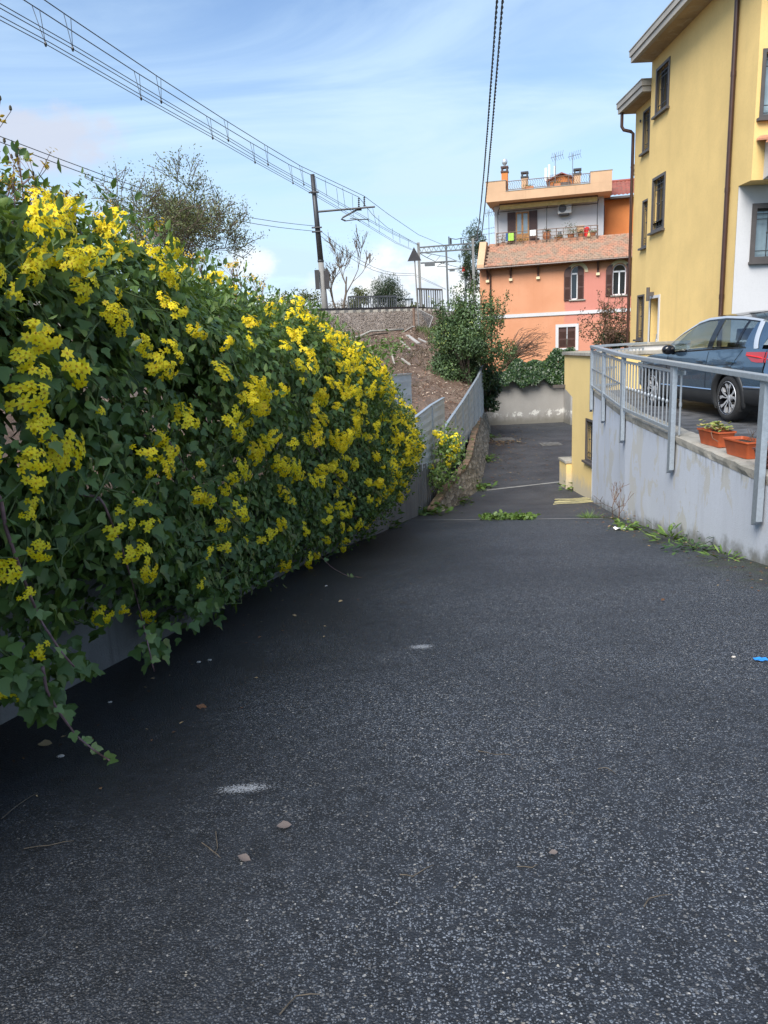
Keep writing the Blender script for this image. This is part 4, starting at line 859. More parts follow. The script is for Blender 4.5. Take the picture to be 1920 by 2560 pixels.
# ------------------------------------------------------------ orange house
HO = Vector((5.6, 41, 0)); HU = Vector((.966, -.259, 0)).normalized(); HV = Vector((-HU.y, HU.x, 0)); HN = -HV
def hp(a, b, z): return HO+HU*a+HV*b+Zv*z
oh = thing('orange_house', 'orange house with tiled balcony roof, arched windows and roof terrace', 'house', tuple(hp(4, 2, -.5)))
AX = (HU, Zv, HN); m = MB(); AR = 9.6
A1 = (4.74, 3.2, 5.40, 4.86); A2 = (6.80, 3.3, 7.46, 4.83); LWn = (4.15, .78, 5.0, 1.83)
wallh(m, hp(.05, 0, -.6), HU, Zv, AR, 5.75, [(q[0]-.05, q[1]+.6, q[2]-.05, q[3]+.6) for q in (A1, A2, LWn)], .18, HN)
for q in (A1, A2):                                            # spandrels closing the arch
    r = (q[2]-q[0])/2; c = (q[0]+q[2])/2; n = 12
    for i in range(n):
        t0, t1 = math.pi*i/n, math.pi*(i+1)/n; f = lambda t: (c+r*math.cos(t), q[3]-r+r*math.sin(t)); p0, p1 = f(t0), f(t1)
        m.face([hp(p0[0], 0, p0[1]), hp(p1[0], 0, p1[1]), hp(p1[0], 0, q[3]), hp(p0[0], 0, q[3])]); m.face([hp(p0[0], 0, p0[1]), hp(p1[0], 0, p1[1]), hp(p1[0], .17, p1[1]), hp(p0[0], .17, p0[1])])
m.face([hp(.05, 0, -.6), hp(.05, 0, 5.15), hp(.05, 1.5, 6.3), hp(.05, 8, 6.3), hp(.05, 8, -.6)]); m.face([hp(.05, 2, 6.3), hp(AR, 2, 6.3), hp(AR, 8, 6.3), hp(.05, 8, 6.3)])
m.face([hp(AR+.05, 0, -.6), hp(AR+.05, 0, 5.15), hp(AR+.05, 8, 5.15), hp(AR+.05, 8, -.6)])
m.build('wall', 'orange', oh)
# string course
m = MB(); m.box((0, 2.46, 0), (AR+.05, 2.63, .05), AX, HO); m.build('string_course', 'white', oh)
def shutter(par, a0, a1, z0, z1, d, arch=0, ra=0):
    m = MB(); pts = [(a0, z0), (a1, z0)]
    if arch == 0: pts += [(a1, z1), (a0, z1)]
    elif arch < 0: pts += [(a1, z1)]+[(a1-(a1-a0)*math.sin(t*math.pi/12), z1-(a1-a0)*(1-math.cos(t*math.pi/12))) for t in range(1, 7)]    # curved outer edge left
    else: pts += [(a0+(a1-a0)*math.sin(t*math.pi/12), z1-(a1-a0)*(1-math.cos(t*math.pi/12))) for t in range(6, 0, -1)]+[(a0, z1)]
    m.prism(pts, d, d+.045, AX, HO)
    zt = z1-.12-(abs(arch)*(a1-a0)*.8)
    for z in (z0+.06, (z0+zt)/2+.03):
        n = int(((zt-z0)/2-.1)/.05)
        for k in range(n): m.mesh([hp(a0+.05, -d-.046, z+k*.05), hp(a1-.05, -d-.046, z+k*.05), hp(a1-.05, -d-.06, z+k*.05+.03), hp(a0+.05, -d-.06, z+k*.05+.03)], [(0, 1, 2, 3)])
    return m.build('shutter', 'shutter', par)
for q, sh, lab in ((A1, ((4.40, 4.74, -1, .03), (5.08, 5.395, 1, -.03)), 'arched window with its right shutter half closed'), (A2, ((6.47, 6.8, -1, .03), (7.46, 7.78, 1, .03)), 'arched window with both shutters open')):
    c = (q[0]+q[2])/2; r = (q[2]-q[0])/2; zs = q[3]-r; m = MB()
    ro, ri = .53, .36; n = 20                                    # cream arch band
    for i in range(n):
        t0, t1 = math.pi*i/n, math.pi*(i+1)/n; P4 = [(ri, t0), (ro, t0), (ro, t1), (ri, t1)]; m.prism([(c+rr*math.cos(t), zs+rr*math.sin(t)) for rr, t in P4], .002, .035, AX, HO)
    w = m.build('window', 'cream', oh, label=lab)
    m = MB(); mr = MB()
    for a, b, cc, d in ((q[0], q[1], q[0]+.05, zs), (q[2]-.05, q[1], q[2], zs), (q[0], q[1], q[2], q[1]+.06), (q[0], zs-.08, q[2], zs), (c-.035, q[1], c+.035, zs)): m.box((a, b, -.16), (cc, d, -.10), AX, HO)
    for i in range(12):
        t0, t1 = math.pi*i/12, math.pi*(i+1)/12; m.prism([(c+rr*math.cos(t), zs+rr*math.sin(t)) for rr, t in ((r-.05, t0), (r, t0), (r, t1), (r-.05, t1))], -.16, -.10, AX, HO)
    m.build('frame', 'white_pvc', w)
    m = MB(); m.box((q[0], q[1], -.15), (q[2], q[3], -.14), AX, HO); m.build('pane', 'glass', w)
    m = MB(); m.box((q[0]-.08, q[1]-.06, -.1), (q[2]+.08, q[1]-.002, .08), AX, HO); m.build('sill', 'coping', w)
    for a0, a1, ar_, d in sh: shutter(w, a0, a1, q[1]-.02, q[3]-(.0 if d < 0 else .02), d, ar_*1)
m = MB(); ring(m, HO, HU, Zv, HN, 3.99, .62, 5.16, 1.99, .15, .03, -.0); w = m.build('window', 'white', oh, label='lower window with closed brown shutters in a white surround')
shutter(w, 4.15, 4.56, .78, 1.83, -.09); shutter(w, 4.59, 5.0, .78, 1.83, -.09)
# eave brackets on corbels
for a in (.47, 1.68, 3.09, 6.08, 8.6):
    m = MB(); m.box((a-.05, 4.45, .0), (a+.05, 5.05, .08), AX, HO); m.bar(hp(a, -.05, 4.6), hp(a, -.38, 5.05), .08, .08, HU); b = m.build('bracket', 'shutter', oh)
    m = MB(); m.box((a-.09, 4.33, .0), (a+.09, 4.46, .12), AX, HO); m.build('corbel', 'cream', b)
# pent roof of flat tiles in front of the balcony
m = MB(); m.mesh([hp(-.05, -.42, 5.08), hp(AR+.1, -.42, 5.08), hp(AR+.1, 1.55, 6.33), hp(-.05, 1.55, 6.33), hp(-.05, -.42, 5.0), hp(AR+.1, -.42, 5.0), hp(AR+.1, 1.55, 6.2), hp(-.05, 1.55, 6.2)], [(0, 1, 2, 3), (7, 6, 5, 4), (0, 4, 5, 1), (0, 3, 7, 4)])
rf = m.build('roof', 'shutter', oh)
tl = MB(); S0 = Vector((-.45, 5.09)); S1 = Vector((1.52, 6.36)); nc, nw = 13, 46
for i in range(nc):
    for k in range(nw):
        a0 = .36+(AR-.3)*k/nw+(.1 if i % 2 else 0); a1 = a0+(AR-.3)/nw-.012; p = S0.lerp(S1, i/nc); q = S0.lerp(S1, (i+1.15)/nc); j = random.uniform(0, .012); L = .045+j
        tl.mesh([hp(a0, p.x, p.y+L), hp(a1, p.x, p.y+L+random.uniform(-.006, .006)), hp(a1, q.x, q.y+.006), hp(a0, q.x, q.y+.006), hp(a0, p.x, p.y), hp(a1, p.x, p.y)], [(0, 1, 2, 3), (0, 4, 5, 1), (0, 3, 4), (1, 5, 2)], random.random())
tl.build('roof_tiles', 'tiles_old', rf, attr='tile')
tl = MB()
for k in range(30): tl.tube([hp(.4+k*.31, 1.55, 6.36), hp(.4+k*.31+.29, 1.55, 6.37)], [.085, .07], 8, True, random.random())
tl.build('ridge_tiles', 'tiles_old', rf, attr='tile')
m = MB(); m.prism([(-.45, 4.98), (1.6, 6.25), (1.6, 6.52), (.9, 6.5), (-.45, 5.22)], 0, .36, (HV, Zv, HU), HO+HU*-.03); m.build('gable_end', 'terrace', rf)
m = MB(); m.tube([hp(-.02, -.48, 5.0), hp(AR, -.48, 5.06)], .055, 8); m.tube([hp(.55, -.46, 4.98), hp(.62, -.1, 4.7), hp(.62, -.06, 4.4), hp(.62, -.06, -.5)], .045, 8); m.build('gutter', 'pipe', oh, smooth=True)
# set back white storey with balcony
m = MB(); m.face([hp(.65, 2, 6.2), hp(6.37, 2, 6.2), hp(6.37, 2, 8.5), hp(.65, 2, 8.5)]); m.face([hp(.65, 2, 6.2), hp(.65, 2, 8.5), hp(.65, 7, 8.5), hp(.65, 7, 6.2)]); m.build('balcony_wall', 'white', oh)
m = MB(); m.face([hp(6.37, 2, 6.2), hp(6.37, 2, 8.5), hp(6.37, 7, 8.5), hp(6.37, 7, 6.2)]); m.build('side_wall', 'annex_orange', oh)
AX2 = AX; B2 = HO+HV*2
m = MB(); ring(m, B2, HU, Zv, HN, 1.80, 6.3, 2.50, 8.0, .07, .05, .0); m.box((2.10, 6.3, 0), (2.20, 7.95, .05), AX, B2); m.box((1.86, 6.3, 0), (2.44, 6.9, .04), AX, B2); d = m.build('balcony_door', 'wood', oh)
m = MB(); m.box((1.86, 6.9, .01), (2.44, 7.94, .03), AX, B2); m.box((1.86, 7.40, .03), (2.44, 7.45, .036), AX, B2); m.build('pane', 'paleglass', d)
for a0, a1 in ((1.36, 1.78), (2.52, 2.94)):
    m = MB(); m.box((a0, 6.35, .02), (a1, 8.02, .07), AX, B2)
    for k in range(28): m.box((a0+.05, 6.42+k*.055, .07), (a1-.05, 6.45+k*.055, .08), AX, B2)
    m.build('shutter', 'shutter', d)
m = MB(); m.box((6.371, 6.6, -2.7), (6.42, 8.0, -2.2), AX, HO); m.build('side_shutter', 'shutter', oh)
# air conditioner, awning and its steel frame, balcony rail
m = MB(); m.box((4.02, 7.70, .06), (4.72, 8.22, .36), AX, B2); ac = m.build('air_conditioner', 'machine', oh, bevel=.02)
m = MB(); m.lathe([(.0, .365), (.19, .365), (.19, .38), (.205, .38), (.205, .361)], B2+HU*4.26+Zv*7.95, 20, AX); m.build('fan_grille', 'grey_post', ac)
m = MB(); m.box((4.1, 7.62, .0), (4.62, 7.70, .34), AX, B2); m.build('wall_bracket', 'iron', ac)
m = MB(); m.box((1.0, 8.12, .55), (6.02, 8.34, .56), AX, B2); aw = m.build('awning', 'awning', oh)
m = MB(); m.tube([B2+HU*.98+Zv*8.38+HN*.52, B2+HU*6.05+Zv*8.38+HN*.52], .055, 8); m.build('awning_roller', 'rust_iron', aw)
m = MB()
for a in (.9, 3.46, 6.03): m.tube([hp(a, 1.35, 6.3), hp(a, 1.35, 8.0), hp(a+.05, 1.9, 8.3)], .022, 6)
m.tube([hp(.9, 1.35, 8.0), hp(6.03, 1.35, 8.0)], .022, 6); m.tube([hp(.9, 1.35, 7.98), hp(.9, 2, 7.98)], .02, 6); m.build('awning_frame', 'iron', oh)
m = MB(); nb = 16
for z in (6.42, 6.60, 6.77, 6.93): m.tube([hp(.82, 1.3, z), hp(6.06, 1.3, z)], .014 if z < 6.9 else .022, 6); m.tube([hp(.82, 1.3, z), hp(.82, 2, z)], .014, 6)
for k in range(nb): a = .82+(6.06-.82)*k/(nb-1); m.tube([hp(a, 1.3, 6.3), hp(a, 1.3, 6.93)], .014 if k % 3 else .022, 6)
m.build('balcony_railing', 'rust_iron', oh)
# roof terrace with notched parapet
m = MB(); m.box((.37, 8.42, -2.6), (6.70, 8.50, -.60), AX, HO); m.box((.37, 8.50, -.80), (6.70, 8.86, -.60), AX, HO)
m.box((.37, 8.862, -.80), (1.40, 9.40, -.60), AX, HO); m.box((5.65, 8.862, -.80), (6.70, 9.40, -.60), AX, HO)
m.box((6.50, 8.50, -6.0), (6.70, 9.40, -.802), AX, HO); m.box((.37, 8.50, -6), (.57, 9.40, -.802), AX, HO); m.box((.57, 8.50, -6), (6.5, 8.56, -.802), AX, HO)
te = m.build('terrace', 'terrace', oh)
m = MB(); m.box((1.40, 8.861, -.82), (5.65, 8.89, -.58), AX, HO); m.box((.35, 9.401, -.82), (1.42, 9.43, -.58), AX, HO); m.box((5.63, 9.401, -.82), (6.72, 9.43, -.58), AX, HO); m.build('coping', 'coping', te)
m = MB()
for z in (8.95, 9.36): m.tube([hp(1.42, .7, z), hp(5.63, .7, z)], .018, 6)
for k in range(5): a = 1.43+4.19*k/4; m.tube([hp(a, .7, 8.87), hp(a, .7, 9.38)], .022, 6)
for k in range(36): a = 1.5+4.07*k/35; m.tube([hp(a-.05, .7, 9.34), hp(a+.03, .7, 9.22), hp(a-.03, .7, 9.08), hp(a+.05, .7, 8.96)], .009, 4)
m.build('terrace_railing', 'rust_iron', te)
def chimney(a, b, w, z0, z1, mat, mat2, ball, label):
    m = MB(); m.box((a-w, z0, -b-w), (a+w, z1, -b+w), AX, HO); c = m.build('chimney', mat, te, label=label)
    m = MB(); m.box((a-w*1.25, z1+.001, -b-w*1.25), (a+w*1.25, z1+.07, -b+w*1.25), AX, HO)
    for i in (-1, 1):
        for j in (-1, 1): m.box((a+i*w*.8-.04, z1+.07, -b+j*w*.8-.04), (a+i*w*.8+.04, z1+.22, -b+j*w*.8+.04), AX, HO)
    m.box((a-w*1.2, z1+.22, -b-w*1.2), (a+w*1.2, z1+.30, -b+w*1.2), AX, HO); m.build('cowl', mat2, c)
    if ball: m = MB(); m.lathe([(.06, .3), (.06, .38), (.12, .43), (.15, .52), (.13, .62), (.07, .68), (0, .69)], hp(a, b, z1), 14); m.build('ball_cowl', 'silver', c, smooth='all')
chimney(1.32, 1.0, .16, 8.56, 9.85, 'annex_orange', 'shutter', True, 'slim red chimney with silver ball cowl')
chimney(2.33, 1.3, .16, 8.56, 9.55, 'terrace', 'iron', False, 'short ochre chimney with dark cowl')
chimney(5.0, 1.6, .17, 8.56, 9.5, 'terrace', 'iron', False, 'stubby chimney at the right end of the terrace railing')
m = MB(); m.prism([(3.5, 8.56), (4.85, 8.56), (4.85, 9.5), (4.18, 9.78), (3.5, 9.5)], -4.5, -2.4, AX, HO); st_ = m.build('stair_head', 'annex_orange', te)
m = MB()
for s in (-1, 1): m.mesh([hp(4.18, 2.25, 9.86), hp(4.18, 4.6, 9.86), hp(4.18+s*.8, 4.6, 9.50), hp(4.18+s*.8, 2.25, 9.50), hp(4.18, 2.25, 9.80), hp(4.18+s*.8, 2.25, 9.44)], [(0, 1, 2, 3), (0, 3, 5, 4)], .5)
m.build('stair_roof', 'tiles_red', st_, attr='tile'); m = MB(); m.box((3.75, 9.12, -2.39), (4.65, 9.36, -2.3), AX, HO); m.build('louvre', 'frame_brown', st_)
m = MB(); rows = []
for r in range(3): rows.append([hp(1.6+.05*k, 3.0+r*1.2, 8.9+r*.28+.03*math.sin(k*1.9)) for k in range(82)])
m.grid(rows, .4); m.build('terrace_roof', 'tiles_red', te, attr='tile')
# annex with red pantiles
m = MB(); m.box((6.372, 4.6, -8), (9.6, 8.45, -3.0), AX, HO); an = m.build('annex', 'annex_orange', oh)
m = MB(); rows = []
for i in range(13):
    f = i/12; rows.append([hp(6.30+.055*k, 2.6+f*2.6, 8.5+1.13*f+.05*abs(math.sin(k*.82))-(.03*(i % 2))) for k in range(62)])
m.grid(rows, .5); m.build('annex_roof', 'tiles_red', an, attr='tile'); m = MB(); m.box((6.3, 8.36, -3.0), (9.7, 8.46, -2.55), AX, HO); m.build('annex_eave', 'frame_brown', an)
m = MB(); m.tube([hp(6.3, 5.2, 9.66), hp(9.7, 5.2, 9.66)], .09, 8, True, .2); m.build('annex_ridge', 'tiles_red', an, attr='tile')
# things standing on the roofs and balcony
def yagi(p, h, label, n=2):
    t = thing('tv_antenna', label, 'antenna', tuple(p), 'roof antennas on the orange house'); m = MB(); m.tube([p, p+Zv*h], .018, 6); m.build('mast', 'antenna', t)
    m = MB(); q = p+Zv*(h-.12); d = (HU*.8+HN*.6).normalized(); m.tube([q-d*.3, q+d*.5], .012, 5)
    for k in range(6):
        c = q+d*(-.25+k*.14); m.tube([c+Vector((0, 0, .22))+HU*.05, c, c-Vector((0, 0, .20))+HU*.08], .009, 4)
    m.build('panel_aerial', 'antenna', t); m = MB()
    for j, z in enumerate((h*.52, h*.38)[:n]):
        q = p+Zv*z; m.tube([q-HU*.32, q+HU*.36+Zv*.06], .010, 5)
        for k in range(5): c = q+HU*(-.28+k*.14)+Zv*.01*k; m.tube([c-HV*.2+Zv*.02, c+HV*.2], .007, 4)
    m.build('yagi_aerial', 'antenna', t)
yagi(hp(3.86, 2.2, 8.6), 2.15, 'roof antenna beside the white mobile phone panels, left of the pair'); yagi(hp(4.75, 2.2, 8.6), 2.1, 'slender roof antenna standing alone above the right part of the terrace'); yagi(hp(.30, 2.4, 6.3), 2.0, 'low antenna at the left corner of the balcony, beside the ridge end')
t = thing('phone_mast', 'white mobile phone panel antennas on a short mast above the terrace', 'antenna', tuple(hp(3.5, 2.4, 8.6))); m = MB(); m.tube([hp(3.55, 2.4, 8.6), hp(3.55, 2.4, 10.3)], .04, 8); m.tube([hp(3.35, 2.35, 9.6), hp(3.8, 2.45, 9.6)], .02, 6); m.build('mast', 'antenna', t)
for a, z0, z1 in ((3.36, 9.5, 10.15), (3.54, 9.6, 10.3), (3.84, 9.62, 10.2)): m = MB(); m.box((a-.055, z0, -2.36), (a+.055, z1, -2.28), AX, HO); m.build('panel', 'machine', t, bevel=.01)
def potmesh(t, p, r, h, mat, belly=0):
    m = MB(); m.lathe([(r*.62, 0), (r*(.8+belly), h*.4), (r*(.9+belly), h*.62), (r*.9, h*.9), (r*1.08, h*.92), (r*1.08, h), (r*.9, h), (r*.85, h*.9), (0, h*.9)], p, 14); m.build('pot', mat, t, smooth=True)
def potplant(a, z, r, h, label, mat='clay', fol=None, fr=.2, fh=.2, nf=90, belly=0, b=1.62, tm=LEAF, cat='plant pot', grp='flower pots along the balcony'):
    p = hp(a, b, z); t = thing('flower_pot', label, cat, tuple(p), grp); potmesh(t, p, r, h, mat, belly)
    if fol:
        P = RNG.normal(size=(nf, 3))*np.array([fr*.5, fr*.5, fh*.45])+np.array(p)+np.array([0, 0, h+fh*.45]); leaves('plant', P, rnd(nf), rnd(nf)+np.array([0, 0, .5]), RNG.uniform(.05, .1, nf), tm, fol, RNG.random(nf), t)
potplant(1.15, 6.38, .10, .12, 'small pot of dark foliage at the left end of the balcony', 'clay_dark', 'ivydark', .12, .25, 60); potplant(1.53, 6.40, .15, .16, 'wide clay pot with green plant below the lime cloth', 'clay', 'ivydark', .25, .15, 90)
potplant(2.10, 6.38, .2, .10, 'low basket of yellowish plants in front of the balcony door', 'wood', 'olive', .35, .1, 90); potplant(3.46, 6.38, .19, .46, 'tall bellied clay urn with a plant on top', 'clay', 'ivydark', .2, .12, 80, .25)
potplant(4.06, 6.38, .22, .14, 'broad straw coloured planter beside the grey lampshade', 'wood', 'olive', .3, .08, 60); potplant(4.70, 6.38, .19, .24, 'large clay pot with sprawling reddish plant', 'clay', 'broadleaf', .42, .38, 220)
potplant(5.22, 6.38, .16, .22, 'clay pot with small leafy plant left of the red container', 'clay', 'broadleaf', .22, .18, 80); potplant(5.80, 6.38, .2, .24, 'round orange clay pot at the right end of the balcony', 'clay', 'bay', .25, .12, 80)
def onebox(name, a, z0, z1, w, b, mat, label, cat, dep=.1, bev=.01):
    m = MB(); m.box((a-w, z0, -b-dep), (a+w, z1, -b+dep), AX, HO); m.build(name, mat, None, tuple(hp(a, b, z0)), bevel=bev, label=label, cat=cat)
m = MB(); m.lathe([(.15, 0), (.13, .1), (.09, .3), (.0, .3)], hp(4.12, 1.75, 6.52), 14); m.lathe([(.06, -.12), (.03, 0)], hp(4.12, 1.75, 6.52), 10); m.build('lampshade', 'grey_post', None, tuple(hp(4.12, 1.75, 6.4)), label='grey cone shaped lampshade standing on the balcony', cat='lampshade', smooth=True)
def cloth(a, z0, z1, w, b, mat, label):
    m = MB(); rows = []
    for i in range(9): rows.append([hp(a-w+2*w*i/8, b+.02*math.sin(i*1.7), z) for z in (z0, (z0+z1)/2, z1)])
    m.grid(rows); rows = [[p+HV*.012 for p in r] for r in rows]; m.grid(rows); m.build('hanging_cloth', mat, None, tuple(hp(a, b, z0)), label=label, cat='cloth')
cloth(1.60, 6.5, 6.88, .15, 1.27, 'lime', 'lime green cloth hung over the balcony rail'); cloth(1.38, 6.5, 6.9, .06, 1.27, 'blue_cloth', 'narrow blue cloth hung beside the lime green one'); cloth(2.75, 6.66, 6.95, .16, 1.26, 'cloth_white', 'white bag hung on the rail below the right shutter')
m = MB(); m.tube([hp(5.52, 1.6, 6.40), hp(5.52, 1.6, 6.86), hp(5.52, 1.6, 6.92)], [.14, .14, .06], 14); m.build('red_container', 'red_plastic', None, tuple(hp(5.52, 1.6, 6.4)), label='bright red plastic container among the balcony pots', cat='container', smooth=True)
m = MB(); m.lathe([(.05, 0), (.1, .03), (.08, .12), (.03, .3), (.03, .34), (0, .34)], hp(5.62, 1.5, 6.38), 12); m.build('watering_can', 'awning', None, tuple(hp(5.62, 1.5, 6.38)), label='yellow bottle shape standing next to the red container', cat='bottle', smooth=True)
onebox('side_table', 2.85, 6.38, 6.56, .22, 1.7, 'shutter', 'low dark brown box table on the balcony left of the urn', 'table', .12)
m = MB(); m.box((5.03, 6.72, -1.85), (5.35, 6.98, -1.7), AX, HO); m.box((4.98, 6.98, -1.9), (5.4, 7.02, -1.65), AX, HO); m.box((5.1, 6.38, -1.8), (5.14, 6.72, -1.76), AX, HO); m.box((5.26, 6.38, -1.8), (5.3, 6.72, -1.76), AX, HO); m.build('bird_house', 'terrace', None, tuple(hp(5.2, 1.7, 6.4)), label='small tan wooden box on legs behind the balcony pots', cat='box')
for a, w, l in ((2.6, .28, 'small ochre planter on the terrace parapet nearest the silver ball chimney'), (4.02, .2, 'small clay planter on the terrace parapet below the stair roof')):
    p = hp(a, .68, 8.89); t = thing('planter', l, 'planter', tuple(p), 'planters on the terrace parapet'); m = MB(); m.box((a-w*.8, 8.891, -.74), (a+w*.8, 9.02, -.60), AX, HO); m.build('box', 'clay', t, bevel=.012); n = 50; P = RNG.normal(size=(n, 3))*np.array([w*.5, .05, .04])+np.array(p)+np.array([0, 0, .15]); leaves('plant', P, rnd(n), rnd(n)+np.array([0, 0, .5]), RNG.uniform(.05, .09, n), LEAF, 'olive', RNG.random(n), t)
# ------------------------------------------------------------ galvanised railing along the wall
POSTS = [(3.65, 7.07), (3.86, 9.74), (4.06, 12.34), (4.50, 14.86), (4.82, 16.80)]
zr = lambda y: .87+.0235*(y-7.07)
rl = thing('steel_railing', 'galvanised steel railing bolted along the pale blue wall, one bay without bars', 'railing', (4.0, 12, 0))
def pdir(i):
    a = Vector((*POSTS[max(i-1, 0)], 0)); b = Vector((*POSTS[min(i+1, 4)], 0)); return (b-a).normalized()
TP = []
for i, (x, y) in enumerate(POSTS):
    d = pdir(i); n = Vector((d.y, -d.x, 0)); px = Vector((xr(y), y, 0))-n*.0; o = Vector((xr(y)-.055, y, 0)); zt = zr(y)-.03; zb = zr(y)-1.45; out = -n if n.x > 0 else n
    m = MB(); w, t = .055, .03
    A = [(-w, zb+.06), (w-.0, zb), (w, zt), (-w, zt)]                      # plate with a slanted foot
    m.prism(A, -t, t, (d, Zv, out), o); P = m.build('post', 'galv', rl, fix=True)
    m = MB()
    for z in (zb+.13, zb+.42): m.tube([o+d*.05+Zv*z-out*.01, o+d*.10+Zv*z-out*.01], .012, 6); m.box((.05, z-.015, -.06), (.10, z+.015, .0), (d, Zv, out), o)
    m.box((.085, zb+.05, -.062), (.10, zb+.5, .01), (d, Zv, out), o); m.build('wall_bracket', 'galv', P)
    TP.append(o+Zv*zr(y))
x0, y0 = POSTS[0]; st = Vector((xr(3)-.055, 3.0, zr(3.0)))
pts = [Vector((xr(1.)-.055, 1., zr(1.)))]+[st]+TP
for a, b in zip(pts[:-1], pts[1:]):
    m = MB(); dd = (b-a).normalized(); m.bar(a-dd*.004, b+dd*.004, .10, .055); m.build('top_rail', 'galv', rl, bevel=.006)
m = MB(); m.box((-.05, zr(3)-1.48, -.03), (.05, zr(3)-.03, .03), (Yv, Zv, -Xv), (xr(3)-.055, 3, 0)); m.build('post', 'galv', rl)
def infill(a, b, zlo, zhi, n, round_=True, knots=True, name='infill_panel', nocross=False):
    d = (b-a); L = d.length; d.normalize(); m = MB(); za = lambda t, z: a+d*L*t+Zv*z
    f0, f1 = .055/L+.02/L, 1-.055/L-.02/L; dz = b.z-a.z; a0 = Vector((a.x, a.y, 0)); b0 = Vector((b.x, b.y, 0)); q = lambda t, z: a0.lerp(b0, t)+Zv*(a.z+dz*t+z)
    m.bar(q(f0, zlo), q(f1, zlo), .035, .045); m.bar(q(f0, zhi), q(f1, zhi), .03, .035); m.bar(q(f0, zlo), q(f0, zhi), .03, .03, d); m.bar(q(f1, zlo), q(f1, zhi), .03, .03, d)
    P = m.build(name, 'galv', rl); m = MB()
    for k in range(n):
        t = f0+(f1-f0)*(k+1)/(n+1); lo, hi, mid = zlo+.02, zhi-.015, zlo+(zhi-zlo)*.46
        m.tube([q(t, lo), q(t, hi)], .011, 6)
        if knots: m.tube([q(t, mid-.03), q(t, mid-.022), q(t, mid), q(t, mid+.022), q(t, mid+.03)], [.011, .017, .021, .017, .011], 8)
    if not knots: m.bar(q(f0, (zlo+zhi)/2), q(f1, (zlo+zhi)/2), .02, .025)
    m.build('bars', 'bar', P, smooth=True)
infill(TP[1], TP[2], -.86, -.10, 13); infill(TP[2], TP[3], -.86, -.10, 9, knots=False); infill(TP[3], TP[4], -.86, -.10, 7, knots=False)
p = TP[1]+Vector((.06, -.10, 0)); m = MB(); m.tube([p+Zv*-.92, p+Zv*-.10], .014, 8); m.tube([p+Zv*-.55, p+Zv*-.50], .02, 8); m.bar(p+Vector((-.02, .05, -.12)), p+Vector((.02, -.06, -.12)), .03, .05); m.build('hinge_bar', 'bar', rl)
m = MB(); a = TP[4]; b = Vector((6.1, 17.1, a.z+.02)); m.bar(a, b, .09, .05); m.build('top_rail', 'galv', rl, bevel=.006); infill(a, b, -.86, -.10, 12, knots=False)
# ------------------------------------------------------------ flower troughs on the wall top
def trough(px, y, L, wb, h, mat, label, rz, studs=False, ztop=None):
    z = zp(y)+.008; c = Vector((px, y, z)); t = thing('flower_trough', label, 'planter', tuple(c), 'plastic troughs on the wall top'); R = Matrix.Rotation(rz, 3, 'Z'); ax = (R@Yv, R@-Xv, Zv)
    m = MB(); lw, ll, tw, tl = wb*.36, L*.42, wb*.5, L*.5
    def loop(l, w, z, k=5, r=.025):
        pts = []
        for sx, sy, a0 in ((1, 1, 0), (-1, 1, 90), (-1, -1, 180), (1, -1, 270)):
            for i in range(k): a = math.radians(a0+90*i/(k-1)); pts.append(c+ax[0]*(sx*(l-r)+r*math.cos(a))+ax[1]*(sy*(w-r)+r*math.sin(a))+Zv*z)
        return pts+[pts[0]]
    m.grid([loop(ll, lw, .0), loop(ll+.002, lw+.002, .012), loop(tl*.955, tw*.93, h*.80), loop(tl*.965, tw*.95, h*.82), loop(tl*.965, tw*.95, h*.90), loop(tl*1.02, tw*1.06, h*.905), loop(tl*1.02, tw*1.06, h), loop(tl*.96, tw*.94, h), loop(tl*.93, tw*.9, h*.82)])
    m.face(loop(ll, lw, .001)[:-1]); P = m.build('trough', mat, t, fix=True, smooth=True)
    if studs:
        s = MB()
        for i in range(9):
            for j in range(3): s.lathe([(.02, 0), (.014, .012), (0, .018)], c-ax[1]*(-(lw+(tw*.9-lw)*(j+.5)/3))+ax[0]*(-ll+2*ll*(i+.5)/9)+Zv*(h*.2+j*h*.22), 8, (ax[0], Zv, ax[1])); s.lathe([(.02, 0), (.014, .012), (0, .018)], c-ax[1]*((lw+(tw*.9-lw)*(j+.5)/3))+ax[0]*(-ll+2*ll*(i+.5)/9)+Zv*(h*.2+j*h*.22), 8, (ax[0], Zv, -ax[1]))
        s.build('relief', mat, P)
    m = MB(); rows = []
    for i in range(13): rows.append([c+ax[0]*(-tl+2*tl*i/12)*.93+ax[1]*(-tw+2*tw*j/5)*.9+Zv*(h*.80+.012*fbm((i, j, px), 1)) for j in range(6)])
    m.grid(rows); m.build('soil', 'soil', t); return t, c, ax
t1, c1, ax1 = trough(4.02, 8.82, .52, .22, .185, 'terracotta', 'orange plastic trough full of yellow green succulent rosettes', .07)
n = 85; P = [c1+ax1[0]*random.uniform(-.24, .22)+ax1[1]*random.gauss(.01, .075)+Zv*(.19+abs(random.gauss(.02, .035))) for _ in range(n)]
LP, LN, LT, SZ, VV = [], [], [], [], []
for p in P:
    up = Vector((random.gauss(0, .3), random.gauss(0, .3), 1)).normalized(); b, cc = perp(up); hv = random.random()
    for k in range(9): a = 6.283*k/9*1.618; dd = b*math.cos(a)+cc*math.sin(a); LP.append(tuple(p)); LT.append(tuple(dd+up*(.35+.08*k))); LN.append(tuple(up-dd*.4)); SZ.append(random.uniform(.022, .034)); VV.append(min(1, max(0, hv*.6+random.uniform(-.1, .4))))
leaves('succulent', LP, LN, LT, SZ, ROUND, 'succulent', VV, t1)
